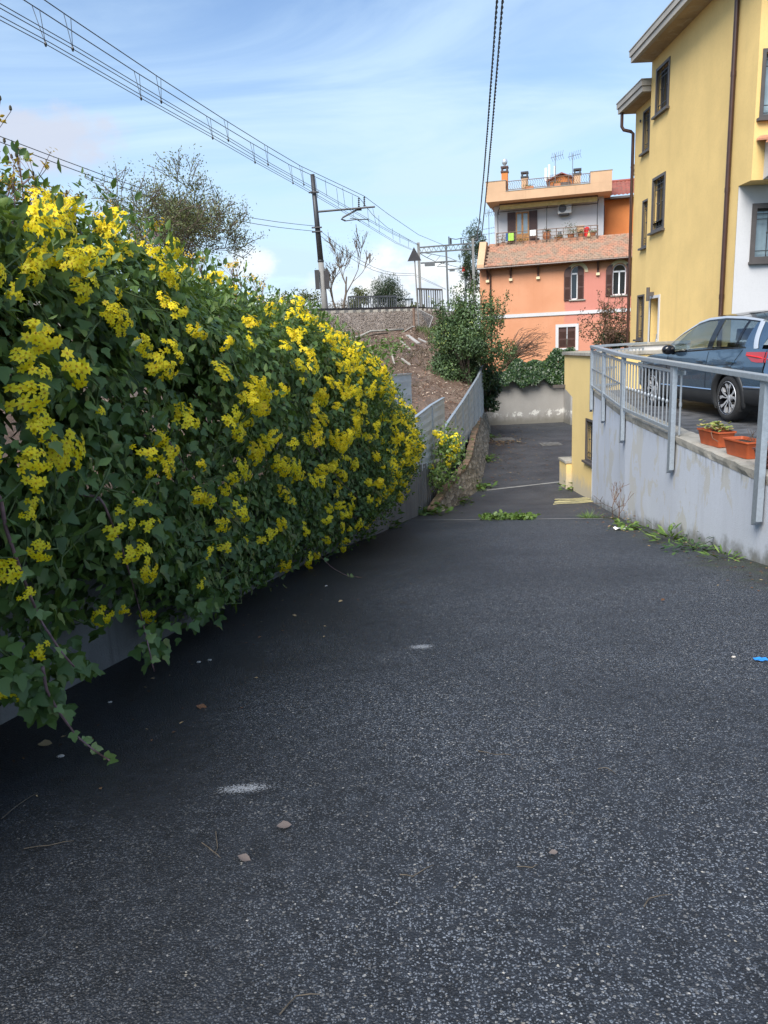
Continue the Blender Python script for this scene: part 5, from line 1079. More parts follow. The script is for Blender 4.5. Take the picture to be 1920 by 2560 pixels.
m = MB(); m.tube([c1+ax1[0]*.05+Zv*.19, c1+ax1[0]*.02+Zv*.27], .003, 5); m.lathe([(0, 0), (.022, .01), (.018, .02), (0, .022)], c1+ax1[0]*.02+Zv*.265, 8); m.build('flower_stem', 'succulent', t1); m = MB(); q = c1-ax1[0]*.14-ax1[1]*-.12+Zv*.18; m.tube([q, q+Vector((-.04, -.05, .0)), q+Vector((-.05, -.12, -.06)), q+Vector((-.02, -.2, -.09))], .004, 5); m.build('dry_stem', 'twig', t1)
t2, c2, ax2 = trough(3.975, 8.02, .50, .24, .185, 'terracotta', 'orange plastic trough with bare soil and dry straws', .07)
m = MB()
for k in range(9): p = c2-ax2[0]*random.uniform(-.0, .2)+ax2[1]*random.uniform(-.07, .07)+Zv*.15; m.tube([p, p+Vector((random.gauss(0, .05), random.gauss(0, .05), random.uniform(.06, .15)))], .0025, 4)
m.build('dry_stems', 'drygrass', t2)
t3, c3, ax3 = trough(3.93, 7.27, .50, .22, .185, 'clay_dark', 'dark brown studded trough behind the nearest railing post', .07, True)
n = 60; P = [tuple(c3+ax3[0]*random.uniform(-.2, .2)+ax3[1]*random.gauss(0, .05)+Zv*.17) for _ in range(n)]; leaves('plant', P, rnd(n), rnd(n)+np.array([0, 0, .8]), RNG.uniform(.03, .07, n), LEAF, 'ivydark', RNG.random(n), t3)
# ------------------------------------------------------------ parked car
CR = Matrix.Translation((5.98, 10.95, zp(11)-.0)) @ Matrix.Rotation(.062, 4, 'Z')
car = thing('parked_car', 'blue grey crossover car with silver window trim parked behind the railing', 'car', tuple(CR.translation))
def cw(x, y, z): return CR @ Vector((x, y, z))
RA, ZA, WB = .385, .345, 2.59
def wid(Y, z):                                             # half width of the flank
    w = .905-.10*max(0, (Y-2.55)/.9)**2-.075*max(0, (-.25-Y)/.6)**1.6
    if z < .62: w -= .035*((.62-z)/.35)**2
    if z > .80: w -= .035*(max(0, z-.80)/.22)**1.4
    if .70 < z < .80: w += .012*math.sin((z-.70)/.1*math.pi)
    return w
ZS = lambda Y: lerp(Y, [-.80, -.4, .3, 1.2, 2.15, 2.7, 3.1, 3.36], [1.035, 1.05, 1.03, .995, .965, .93, .85, .70])
def zlow(Y):
    z = lerp(Y, [-.82, -.5, 3.05, 3.36], [.40, .30, .30, .42])
    for c in (0, WB):
        if abs(Y-c) < RA+.03: z = max(z, ZA+math.sqrt(max(0, (RA+.03)**2-(Y-c)**2)))
    return z
YS = sorted({round(-.80+.08*i, 3) for i in range(53)} | {round(c+(RA+.03)*math.sin(a*math.pi/26), 4) for c in (0, WB) for a in range(-13, 14)})
YS = [y for y in YS if -.80 <= y <= 3.36]
def panel(s, m, fy, f0, f1, n=10, off=0.):
    m.grid([[cw(s*(wid(Y, z)+off), Y, z) for z in [f0(Y)+(f1(Y)-f0(Y))*k/n for k in range(n+1)]] for Y in fy])
body = MB()
for s in (-1, 1): panel(s, body, YS, zlow, ZS, 12)
# bonnet, nose and tail
def across(m, fr, ys, n=10):
    rows = []
    for Y in ys:
        x, z, cr = fr(Y); rows.append([cw(x*(k/n*2-1), Y, z+cr*(1-(k/n*2-1)**2)) for k in range(n+1)])
    m.grid(rows)
across(body, lambda Y: (wid(Y, ZS(Y)), ZS(Y), .07), [2.1+.1*i for i in range(13)]+[3.36])
rows = [[cw(wid(3.36, z)*(k/8*2-1), 3.36+.10*(1-(k/8*2-1)**2)*(1 if z < .7 else .7), z) for k in range(9)] for z in (.42, .5, .6, .7)]; body.grid(rows)
TAIL = [(1.035, -.80, .05), (.99, -.83, .06), (.86, -.84, .07), (.74, -.83, .07), (.68, -.86, .10), (.52, -.87, .11), (.40, -.84, .09)]
body.grid([[cw(wid(-.80, z)*(k/10*2-1), Y-c*(1-abs(k/10*2-1)**3), z) for k in range(11)] for z, Y, c in TAIL])
B_ = body.build('body', 'paint', car, smooth='all')
# greenhouse
ZR = lambda Y: lerp(Y, [-.70, -.62, -.4, 0., .5, 1.0, 1.35, 1.7, 2.0, 2.22], [1.30, 1.37, 1.435, 1.485, 1.515, 1.505, 1.455, 1.29, 1.11, .97])
XR = lambda Y: lerp(Y, [-.7, 0, .8, 1.4, 2.22], [.62, .655, .665, .66, .80])
def bandp(s, Y, t, off=0.):
    z0, z1 = ZS(Y), max(ZR(Y), ZS(Y)+.002); x0, x1 = wid(Y, z0)-.008, XR(Y); e = max(t, 0.)**1.15; x = x0+(x1-x0)*min(1, (z1-z0)/.45)*e if Y > 1.4 else x0+(x1-x0)*e
    return cw(s*(x+off+.02*math.sin(t*math.pi)), Y, z0+(z1-z0)*t)
def band(m, s, Y0, Y1, t0, t1, off=0., n=14, k=6, sk=0.):
    m.grid([[bandp(s, Y0+(Y1-Y0)*i/n+sk*(t0+(t1-t0)*j/k), t0+(t1-t0)*j/k, off) for j in range(k+1)] for i in range(n+1)])
for s, nm in ((-1, 'near'), (1, 'far')):
    m = MB(); band(m, s, .66, 2.16, .03, .90, 0, 26, sk=-.05); m.build('side_window', 'carglass', car, smooth='all')
    m = MB(); band(m, s, -.10, .58, .03, .90, 0, 14, sk=-.04); m.build('side_window', 'carglass', car, smooth='all')
    m = MB(); band(m, s, -.33, -.13, .03, .90, .0, 8, sk=-.0); m.build('quarter_window', 'carglass', car, smooth='all')
    m = MB(); band(m, s, .54, .70, .0, .93, .006, 4, sk=-.05); band(m, s, -.15, -.09, .0, .93, .004, 4, sk=-.02)
    band(m, s, -.36, 2.2, -.03, .045, .007, 40, 2); band(m, s, -.36, 2.05, .89, .95, .004, 40, 2); m.build('window_frame', 'gloss_black', car, smooth='all')
    m = MB(); band(m, s, -.70, -.33, -.01, .96, .003, 10, 8); m.build('rear_pillar', 'paint', car, smooth='all')
    m = MB(); rows = []
    for i in range(61):
        Y = 2.17-2.60*i/60; rows.append([bandp(s, Y, .935, .010), bandp(s, Y, .965, .016), bandp(s, Y, 1.0, .012)])
    m.grid(rows)
    rows = []
    for i in range(11): Y = -.43-.17*i/10; t = .95-.95*(i/10)**1.1; w = .05; rows.append([bandp(s, Y+w, t, .012), bandp(s, Y, t, .016), bandp(s, Y-w*.7, min(1, t+.03), .010)])
    m.grid(rows); m.build('window_trim', 'silver', car, smooth='all')
m = MB(); across(m, lambda Y: (XR(Y)+.004, ZR(Y), .055), [1.38-.1*i for i in range(20)]+[-.66], 12); m.build('roof', 'paint', car, smooth='all')
m = MB(); across(m, lambda Y: (XR(Y)-.03, ZR(Y)-.0, .055), [1.0-.1*i for i in range(9)], 10); m.v = [(p[0], p[1], p[2]+.008) for p in m.v]; m.build('sunroof', 'gloss_black', car, smooth='all')
m = MB(); across(m, lambda Y: (XR(Y)-.03, ZR(Y), .06), [2.2-.08*i for i in range(11)], 10); m.build('windscreen', 'carglass', car, smooth='all')
m = MB(); rows = [[cw((XR(-.6)-.02+.16*(1-t)*.9)*(k/10*2-1), -.70-.13*(1-t)-.04*(1-(k/10*2-1)**2), 1.03+.33*t) for k in range(11)] for t in (0, .33, .66, 1)]; m.grid(rows); m.build('rear_window', 'gloss_black', car, smooth='all')
m = MB(); m.grid([[cw(.62*(k/10*2-1), Y-.05*(1-(k/10*2-1)**2), z) for k in range(11)] for Y, z in ((-.58, 1.44), (-.72, 1.42), (-.84, 1.375), (-.83, 1.35), (-.68, 1.36))]); m.build('spoiler', 'paint', car, smooth='all')
# cladding, sill strip, seams, handles
m = MB(); mt = MB()
for s in (-1, 1):
    for c in (0, WB):
        rows = []
        for i in range(33):
            a = math.radians(-28+236*i/32); r = []
            for rr, off in ((RA-.02, -.03), (RA+.0, .014), (RA+.035, .016), (RA+.065, .012), (RA+.07, -.004)): Y, z = c+rr*math.cos(a), ZA+rr*math.sin(a); r.append(cw(s*(wid(min(max(Y, -.8), 3.36), z)+off), Y, max(z, .2)))
            rows.append(r)
        m.grid(rows)
        m.grid([[cw(s*x, c+RA*math.cos(math.radians(-28+236*i/16)), ZA+RA*math.sin(math.radians(-28+236*i/16))) for x in (.88, .62, .45)] for i in range(17)])
        m.grid([[cw(s*.45, c+RA*q*math.cos(math.radians(-28+236*i/16)), ZA+RA*q*math.sin(math.radians(-28+236*i/16))) for q in (0, 1)] for i in range(17)])
    ysl = [RA+.04+(WB-2*RA-.08)*i/20 for i in range(21)]
    m.grid([[cw(s*(wid(Y, z)+o), Y, z) for z, o in ((.20, -.08), (.24, .0), (.31, .012), (.40, .014), (.425, .002))] for Y in ysl])
    yb = [-.86+.42*i/10 for i in range(11)]; m.grid([[cw(s*(wid(Y, z)+o), Y, z) for z, o in ((.26, -.06), (.30, .01), (.46, .012), (.50, .0))] for Y in yb])
    mt.grid([[cw(s*(wid(Y, z)+o), Y, z) for z, o in ((.425, .01), (.437, .022), (.452, .010))] for Y in ysl]); mt.grid([[cw(s*(wid(Y, z)+o), Y, z) for z, o in ((.505, .012), (.52, .02), (.535, .008))] for Y in yb])
m.grid([[cw(wid(-.82, z)*(k/10*2-1)*.98, Y-.11*(1-abs(k/10*2-1)**3), z) for k in range(11)] for z, Y in ((.22, -.74), (.3, -.88), (.48, -.885), (.52, -.87))])
m.build('wheel_arch_cladding', 'black_plastic', car, smooth='all'); mt.build('sill_trim', 'chrome', car)
m = MB()
for s in (-1, 1):
    for Yt, Yb in ((.62, .64), (-.32, -.02)):
        m.tube([cw(s*(wid(Yt+(Yb-Yt)*k/12, z)+.001), Yt+(Yb-Yt)*k/12 if k < 8 or Yt > 0 else Yt+(Yb-Yt)*(k/12)+.0, z) for k in range(13) for z in [ZS(Yt)-.02-(ZS(Yt)-.02-(.45 if Yt > 0 else .72))*k/12]], .0045, 4)
    m.tube([cw(s*(wid(1.93, z)+.001), 1.98-.06*(1-z), z) for z in [.93-.48*k/8 for k in range(9)]], .0045, 4)
    m.tube([cw(s*(wid(Y, .77+.02*(1.3-Y)*.2)+.004), Y, .80-.02*(Y-.8)) for Y in [-.0+2.5*k/20 for k in range(21)]], .005, 4)
m.build('door_seams', 'gloss_black', B_)
for s in (-1, 1):
    for Y in (.80, -.08):
        z = .86; m = MB(); m.box((-.10, -.018, 0), (.10, .018, .035), (CR.to_3x3()@Yv, Zv, CR.to_3x3()@Vector((s, 0, 0))), cw(s*wid(Y, z), Y, z)); m.build('door_handle', 'paint', car, bevel=.012)
    m = MB(); o = cw(s*.98, 1.78, 1.03); ax = (CR.to_3x3()@Xv, CR.to_3x3()@Yv, Zv)
    m.lathe([(0, -.085), (.05, -.08), (.085, -.04), (.092, .01), (.085, .05), (.07, .075), (0, .078)], o, 12, (ax[0]*1.15, Zv*.9, -ax[1])); m.tube([cw(s*.87, 1.82, .97), cw(s*.95, 1.80, 1.0)], .03, 8); m.build('wing_mirror', 'gloss_black', car, smooth='all')
# tail lamps, headlamp
for s in (-1, 1):
    m = MB(); zz = (.86, .90, .95, 1.0)
    m.grid([[cw(s*(wid(Y, z)+.012), Y, z) for z in ([.86+.10*max(0, (Y+.60)/.17), .92+.03*max(0, (Y+.60)/.17), .965, 1.0-.0*Y])] for Y in (-.43, -.50, -.58, -.69, -.80)])
    m.grid([[cw(s*(wid(-.80, z)+.012)*(1-q), -.81-.012-.055*(1-(1-q)**3), z) for z in zz] for q in (0, .1, .25, .42)]); l = m.build('tail_lamp', 'lamp', car, smooth='all')
    m = MB(); m.tube([cw(s*(wid(-.5, .93)+.016), -.46, .955), cw(s*(wid(-.7, .92)+.018), -.70, .93), cw(s*.8, -.85, .90)], .012, 6); m.build('light_bar', 'red_plastic', l)
    m = MB(); m.grid([[cw(s*(wid(Y, z)+.006), Y, z) for z in (.68, .74, .80)] for Y in (3.0, 3.12, 3.24, 3.35)]); m.build('headlight', 'paleglass', car, smooth='all')
m = MB(); m.tube([cw(-.86, -.87, .47), cw(-.70, -.93, .47)], .02, 6); m.build('exhaust_trim', 'chrome', car)
# wheels
def wheel(c, Y, s):
    ax = (CR.to_3x3()@Yv, Zv, CR.to_3x3()@Vector((s, 0, 0))); o = cw(s*.775, Y, .335); t = MB()
    t.lathe([(.225, .085), (.245, .11), (.29, .118), (.322, .10), (.334, .06), (.335, 0), (.334, -.06), (.322, -.10), (.24, -.11), (.22, -.09)], o, 40, ax); w = t.build('wheel', 'tyre', car, smooth='all')
    r = MB(); r.lathe([(.242, .112), (.235, .116), (.222, .105), (.215, .06), (.205, -.05), (0, -.05)], o, 40, ax); r.build('rim', 'gloss_black', w, smooth=True)
    sp = MB(); sp.lathe([(0, .088), (.03, .088), (.05, .078), (.055, .05)], o, 20, ax); sp.lathe([(.226, .10), (.24, .115), (.246, .108)], o, 40, ax)
    for k in range(5):
        for e in (-1, 1):
            a = 6.283*k/5+.3+e*.20; b = 6.283*k/5+.3+e*.33; P = lambda r_, t_, h: o+ax[0]*r_*math.cos(t_)+ax[1]*r_*math.sin(t_)+ax[2]*h
            sp.mesh([P(.035, a-.3*e, .085), P(.05, a+.25*e, .085), P(.15, a+.10, .098), P(.15, a-.11, .098), P(.232, b+.125, .10), P(.232, b-.125, .10), P(.14, a+.08, .06), P(.14, a-.09, .06), P(.225, b+.11, .06), P(.225, b-.11, .06)],
                    [(0, 1, 2, 3), (3, 2, 4, 5), (2, 6, 8, 4), (3, 5, 9, 7)])
    sp.build('spokes', 'alloy', w, fix=True)
for Y in (0, WB):
    for s in (-1, 1): wheel(None, Y, s)
# inside
m = MB(); m.box((-.72, .3, .5), (.72, 2.1, .62), (CR.to_3x3()@Xv, CR.to_3x3()@Yv, Zv), CR.translation)
for x in (-.36, .36):
    for Y, h in ((.62, 1.12), (-.25, 1.08)):
        m.prism([(Y, .6), (Y+.14, .6), (Y-.02, h), (Y-.12, h)], x-.23, x+.23, (CR.to_3x3()@Yv, Zv, CR.to_3x3()@Xv), CR.translation); m.prism([(Y-.12, h+.03), (Y-.03, h+.03), (Y-.06, h+.2), (Y-.14, h+.2)], x-.12, x+.12, (CR.to_3x3()@Yv, Zv, CR.to_3x3()@Xv), CR.translation)
m.box((-.70, 1.55, .62), (.70, 2.2, .93), (CR.to_3x3()@Xv, CR.to_3x3()@Yv, Zv), CR.translation); m.build('seats', 'interior', car)
# ------------------------------------------------------------ small things on the lane
h = gpt(1430, 1256); m = MB(); rs = random.Random(4); pts = []
for k in range(7):
    s = 1 if k % 2 == 0 else -1; y = h.y-.45+.16*k
    for j in range(9):
        f = j/8; x = h.x+s*(-.55+1.1*f)*(1-.04*k)+.02*k; pts.append(Vector((x, y+.05*f+.05*math.sin(f*9+k)*.6, zg(y)+.018+.010*(k % 3)+.004*j % .01)))
sm = [pts[0]]+[(pts[i-1]+pts[i]*2+pts[i+1])/4 for i in range(1, len(pts)-1)]+[pts[-1]]
m.tube(sm, .0095, 8); m.build('garden_hose', 'hose', None, tuple(h), smooth='all', label='pale yellow garden hose folded flat on the asphalt by the wall end', cat='hose')
def plant(name, label, cat, c, n, R, H, smin, smax, tm, mat, up=.8, stems=0, grp=None, stemmat='stem_green', vv=(0, 1)):
    c = Vector(c); t = thing(name, label, cat, tuple(c), grp); P = RNG.normal(size=(n, 3))*np.array([R*.5, R*.5, H*.3]); P[:, 2] = np.abs(P[:, 2])+.01; T = P*np.array([1, 1, .3])*2/R+rnd(n)*.4+np.array([0, 0, up])
    if tm is BLADE: P *= .25
    leaves('leaf_tuft' if stems == 0 else 'foliage', P+np.array(c), rnd(n)*.6+np.array([0, 0, 1]), T, RNG.uniform(smin, smax, n), tm, mat, RNG.uniform(vv[0], vv[1], n), t)
    if stems:
        m = MB()
        for k in range(stems): a = random.uniform(0, 6.28); q = c+Vector((math.cos(a)*R*.7*random.random(), math.sin(a)*R*.7*random.random(), H*random.uniform(.5, 1.1))); m.tube([c, c.lerp(q, .5)+Vector((0, 0, H*.1)), q], [.004, .003, .002], 4)
        m.build('stem', stemmat, t)
    return t
BW = ([(-.05, 0, 0), (.05, 0, 0), (.1, .55, .1), (0, 1, .15), (-.1, .55, .1)], [(0, 1, 2, 4), (4, 2, 3)])
W_ = 'weeds at the foot of the walls'
plant('weed', 'bright green dandelion like weed with upright blades against the pale blue wall', 'weed', gpt(1685, 1352)+Vector((-.05, 0, 0)), 70, .22, .22, .10, .22, BW, 'weed', 1.1, grp=W_)
plant('weed', 'low dark leafy weeds beside the bright tuft at the pale blue wall', 'weed', gpt(1745, 1375)+Vector((-.05, 0, 0)), 95, .30, .13, .05, .10, LEAF, 'ivydark', .5, 6, W_, vv=(.5, 1))
plant('weed', 'small rosette weed by the pale blue wall nearest the picture edge', 'weed', gpt(1822, 1398)+Vector((-.03, 0, 0)), 34, .16, .1, .07, .13, BW, 'weed', .5, grp=W_)
t = plant('dry_weed', 'dry brown twiggy weed standing at the bend of the pale blue wall', 'weed', gpt(1556, 1318)+Vector((-.04, .1, 0)), 60, .3, .5, .03, .06, LEAF, 'deadleaf', .3, 0, W_)
m = MB(); c = gpt(1556, 1318)+Vector((-.04, .1, 0))
tb, tips = grow(c, (0, -.1, 1), .38, .012, 2, .7, .2, 4, 5); [m.tube(a, [max(x, .003) for x in b], 4) for a, b in tb]; tb, tips2 = grow(c, (-.5, -.1, .8), .4, .01, 2, .7, .15, 4, 9); [m.tube(a, [max(x, .003) for x in b], 4) for a, b in tb]; m.build('twigs', 'twig', t)
plant('weed', 'green tuft at the base of the dry twiggy weed', 'weed', gpt(1568, 1322)+Vector((-.04, 0, 0)), 70, .2, .14, .07, .15, LEAF, 'weed', .7, grp=W_)
plant('weed', 'thin grassy weeds at the right end of the cement joint', 'weed', gpt(1475, 1295), 150, .5, .10, .08, .2, BLADE, 'weed', .6, grp=W_)
t = thing('weed_strip', 'row of bright green leafy weeds growing along the cement joint', 'weeds', tuple(gpt(1275, 1297)))
LP = [tuple(gpt(random.choice([1222, 1240, 1262, 1283, 1300, 1318])+random.gauss(0, 10), 1298+random.gauss(0, 1.2))+Vector((0, 0, abs(random.gauss(.02, .04))))) for _ in range(520)]
leaves('foliage', LP, rnd(520)+np.array([0, -.3, .9]), rnd(520)+np.array([0, 0, .5]), RNG.uniform(.05, .10, 520), ROUND, 'weed', RNG.random(520), t)
for px, py, n, lab in ((1070, 1285, 150, 'fern like weeds where the concrete wall meets the cement joint'), (1125, 1258, 260, 'low green weeds at the near foot of the rubble stone wall'), (1178, 1222, 240, 'green weeds at the middle foot of the rubble stone wall'), (1205, 1150, 260, 'creeping green plants halfway up the court edge of the stone wall'), (1215, 1095, 160, 'far green plants at the foot of the stone wall'), (975, 1320, 60, 'small weed at the foot of the stained concrete wall'), (905, 1352, 40, 'lone sprout at the foot of the stained concrete wall under the hedge')):
    c = gpt(px, py); plant('weed', lab, 'weed', c, n, .45 if n > 100 else .2, .25, .07, .15, LEAF if px % 2 else ROUND, 'weed', .5, 6, W_, vv=(0, .7))
plant('weed', 'green weeds at the foot of the yellow garden block', 'weed', gpt(1442, 1222), 120, .35, .18, .08, .18, LEAF, 'weed', .6, 5, W_)
# litter
m = MB(); c = gpt(1910, 1652); m.grid([[c+Vector((-.012*i+.02, .01*j-.02, .008+.012*abs(fbm((i*.9, j*.9, 4), 1)))) for j in range(5)] for i in range(7)]); m.build('plastic_scrap', 'blue_rag', None, tuple(c), label='bright blue plastic scrap on the asphalt at the picture edge', cat='scrap', smooth='all')
m = MB(); c = gpt(1552, 1325); m.grid([[c+Vector((.03*i-.1, .03*j-.06, .02+.03*abs(fbm((i*.7, j*.7, 9), 1)))) for j in range(5)] for i in range(8)]); m.build('plastic_scrap', 'cloth_white', None, tuple(c), label='crumpled white plastic scrap lying by the dry twiggy weed', cat='scrap', smooth='all')
def litter(n, pick, smin, smax, name, kind=None):
    P = np.array([tuple(pick()) for _ in range(n)])+np.array([0, 0, .006]); leaves(name, P, rnd(n)*.18+np.array([0, 0, 1]), rnd(n)*np.array([1, 1, .05]), RNG.uniform(smin, smax, n), LEAF, 'deadleaf', RNG.random(n), kind='stuff')
def pk_court():
    y = random.uniform(20.5, 35); x = xs_(y)+abs(random.gauss(0, 1.1))+.1; return (x, y, zg(y))
litter(420, pk_court, .04, .10, 'leaf_litter'); litter(260, lambda: gpt(1245+random.gauss(0, 26), 1103+random.gauss(0, 7)), .08, .17, 'leaf_litter')
litter(170, lambda: (lambda y: (xw(y)+abs(random.gauss(0, .5))+.25, y, zg(y)))(random.uniform(2.5, 13)), .012, .03, 'leaf_crumbs')
litter(200, lambda: (lambda y: (xr(y)-abs(random.gauss(0, .28))-.05, y, zg(y)))(random.uniform(5, 16)), .02, .05, 'leaf_crumbs')
FLV = [(502, 1768, 'reddish brown leaf lying flat on the dark asphalt', .075), (107, 1866, 'curled yellow leaf lying under the hanging vine tip', .075), (1657, 1505, 'small rust coloured leaf in mid lane below the troughs', .05), (608, 2146, 'greyish curled leaf low on the lane below the white smear', .055), (705, 2072, 'faded pink leaf on the lane right of the white smear', .06), (850, 1508, 'white underside of a leaf near the drooping vine tip', .05), (735, 1540, 'pale green leaf near the hedge foot', .045), (1380, 2140, 'tiny orange brown leaf low in the middle of the lane', .035), (648, 1598, 'small brown leaf near the foot of the hedge', .03)]
for i, (x, y, l, s) in enumerate(FLV):
    c = gpt(x, y); leaves('fallen_leaf', [tuple(c+Vector((-s*.3, 0, .012)))], [(.25, -.45, 1)], [(1, .5*(i % 3)-.5, .25)], [s*.85], ([(0, 0, 0), (.2, .2, .12), (.3, .5, .2), (.16, .8, .1), (0, 1, .12), (-.2, .75, .16), (-.3, .45, .14), (-.15, .2, .02), (0, .5, -.02)], [(0, 1, 2, 8), (8, 2, 3, 4), (0, 8, 6, 7), (8, 4, 5, 6)]), 'greyleaf' if i in (3, 4, 7) else 'deadleaf', [[.38, .85, .22, .06, .08, .95, .9, .25, .2][i]], None, tuple(c), label=l, cat='leaf')
PBL = [(497, 1657, 'pale pebble pair nearest the trailing vine tip'), (524, 1652, 'round cream pebble right of the pale pebble pair'), (275, 1757, 'white pebble in the dark strip beside the hedge foot'), (1834, 1644, 'white pebble left of the bright blue scrap'), (815, 1466, 'small white pebble below the drooping stem'), (152, 1893, 'pale pebble beside the curled yellow leaf')]
for i, (x, y, l) in enumerate(PBL):
    c = gpt(x, y); m = MB(); r = random.uniform(.008, .013); m.lathe([(0, 0), (r*.8, .002), (r, r*.4), (r*.7, r*.8), (0, r*.9)], c, 9, (Vector((1.3, .2, 0)), Vector((-.15, .85, 0)), Zv)); m.build('pebble', 'pebble', None, tuple(c), smooth='all', label=l, cat='pebble')
TW = [((60, 2125), (185, 2105), 'long bent yellow twig low at the far left of the lane'), ((505, 2110), (552, 2148), 'forked dry twig below the white smear'), ((540, 2082), (538, 2140), 'straight dry twig beside the forked one'), ((1000, 2190), (1085, 2165), 'brown twig lying flat low in mid lane'), ((1292, 2170), (1345, 2165), 'v shaped pale twig low in mid lane'), ((1195, 1880), (1280, 1890), 'thin straw lying across the middle of the lane'), ((1495, 1925), (1540, 1938), 'short straw on the right half of the lane'), ((5, 2050), (95, 1985), 'curved brown twig at the left picture edge'), ((1610, 2270), (1680, 2240), 'faint brown twig low on the right half of the lane'), ((700, 2540), (800, 2490), 'thin twig at the bottom edge of the picture')]
for i, (a, b, l) in enumerate(TW):
    p, q = gpt(*a), gpt(*b); mid = p.lerp(q, .5)+Vector((random.uniform(-.02, .02), random.uniform(-.03, .03), 0)); m = MB(); up = Vector((0, 0, .005)); m.tube([p+up, p.lerp(mid, .5)+up*1.4, mid+up, mid.lerp(q, .6)+up*1.6, q+up], [.0018, .0016, .0016, .0013, .0008], 5); m.build('twig', 'straw', None, tuple(mid), label=l, cat='twig')
# ------------------------------------------------------------ railway: rail, masts, wires
RP = [ed_[i]+Vector((-.55, .35, 0)) for i in range(24, 61)]
tr = thing('railway_track', 'railway track along the crest of the gravel bank', 'track', tuple(RP[18]))
for off in (0., 1.45):
    m = MB(); q = [p+Vector((-off*.85, off*.5, .22)) for p in RP]
    for a, b in zip(q[:-1], q[1:]): m.bar(a, b, .06, .10); m.bar(a-Zv*.09, b-Zv*.09, .13, .03)
    m.build('rail', 'mast', tr)
m = MB()
L = 0; nxt = 0
for a, b in zip(RP[:-1], RP[1:]):
    d = (b-a); l = d.length; d.normalize(); n = Vector((-d.y, d.x, 0))
    while nxt < L+l: p = a+d*(nxt-L); m.bar(p-n*.62+Zv*.06, p+n*2.05+Zv*.06, .26, .14); nxt += .6
    L += l
m.build('sleepers', 'coping', tr)
def wire(name, pts, r, mat='wire'): m = MB(); m.tube(pts, r, 5, False); return m, pts
MY = 46.
ma = thing('catenary_mast', 'leaning dark steel catenary mast with a cantilever arm', 'mast', tuple(aty(816, 790, MY)))
bt, tp_ = aty(816, 800, MY), aty(781, 436, MY); m = MB(); mid = bt.lerp(tp_, .42); m.tube([bt-Zv*.4, mid], [.20, .165], 12); m.build('lower_pole', 'mast_pale', ma, smooth='all')
m = MB(); m.tube([mid-Zv*.05, tp_], [.17, .125], 12); m.tube([mid-Zv*.1, mid+Zv*.02], .19, 12); m.build('upper_pole', 'mast', ma, smooth='all')
def az4(x, y, yy=45.6): return aty(760+x/3.318, 400+y/3.318, yy)
m = MB(); m.tube([az4(105, 430, MY), az4(588, 388, 45.2)], [.06, .05], 8); m.build('arm', 'mast', ma)
m = MB(); m.tube([az4(440, 412), az4(380, 445), az4(325, 475), az4(310, 490), az4(345, 505)], .05, 8); m.tube([az4(345, 505), az4(420, 495), az4(530, 492)], .03, 6); m.tube([az4(380, 485), az4(430, 487), az4(468, 510)], .02, 6); m.tube([az4(530, 492), az4(540, 510)], .025, 6); m.tube([az4(440, 410), az4(478, 408)], .075, 8); m.build('steady_arm', 'mast', ma)
for x, y0, y1 in ((455, 390, 310), (500, 385, 302)):
    m = MB(); a, b = az4(x, y0), az4(x, y1)
    for k in range(5): p = a.lerp(b, k/5); m.lathe([(.03, 0), (.07, .03), (.03, .08)], p, 8)
    m.tube([a, b], .025, 6); m.build('insulator', 'mast', ma)
for z in (268, 560, 595): m = MB(); p = az4(68+(z-115)*.085, z, MY-.2); m.tube([p-Xv*.3, p+Xv*.3], .045, 8); m.build('clamp', 'mast', ma)
m = MB(); p = az4(150, 990, MY-.25); m.box((p.x-.42, p.y, p.z-.55), (p.x-.16, p.y+.1, p.z+.55)); m.box((p.x+.12, p.y, p.z-.55), (p.x+.42, p.y+.1, p.z+.5)); m.build('number_plate', 'sign_back', ma)
# overhead lines: two carrying cables and two contact wires, with droppers
def cv(L, z): return [atz(x/1.843, y/1.843, z) for x, y in L]
A_ = cv([(110, 0), (165, 35), (630, 335), (960, 540), (1160, 660), (1335, 760)], 10.2); B_w = cv([(205, 0), (310, 72), (730, 355), (1040, 555), (1225, 670), (1385, 765)], 10.2)
C_ = cv([(0, 37), (340, 228), (745, 468), (1050, 645), (1235, 757), (1400, 848)], 9.); D_ = cv([(0, 92), (210, 203), (650, 453), (980, 635), (1175, 747), (1350, 843)], 9.)
ca1, ca2 = az4(455, 308), az4(500, 300); cc1, cc2 = az4(465, 512), az4(538, 505)
sh = lambda L, e: L+[L[-1].lerp(e, .5)+Vector((0, 0, .0)), e]
def ext(L, k=1.2): return [L[0]+(L[0]-L[1]).normalized()*6]+L
far = lambda zx, zy, yy: aty(760+zx/3.318, 400+zy/3.318, yy)
A2_ = ext(sh(A_, ca1))+[far(570, 455, 50), far(690, 560, 56), far(950, 705, 66)]; B2_ = ext(sh(B_w, ca2))+[far(700, 450, 51), far(950, 620, 59), far(1180, 715, 66)]
C2_ = ext(sh(C_, cc2))+[far(730, 610, 54), far(940, 705, 66)]; D2_ = ext(sh(D_, cc1))+[far(760, 690, 57), far(890, 745, 66)]
for L, l, r in ((A2_, 'upper carrying cable of the overhead line, the lower of the top two', .015), (B2_, 'topmost carrying cable of the overhead line', .015)):
    m = MB(); m.tube(L, r, 5, False); m.build('overhead_cable', 'wire', None, tuple(L[3]), label=l, cat='cable', group='overhead railway lines')
for L, l in ((C2_, 'upper twin contact wire below the carrying cables'), (D2_, 'lowest twin contact wire of the overhead line')):
    t = thing('contact_wire', l, 'wire', tuple(L[3]), 'overhead railway lines')
    for o in (-.0, .16): m = MB(); m.tube([p+Vector((o*.9, -o*.3, .02*o)) for p in L], .011, 5, False); m.build('strand', 'wire', t)
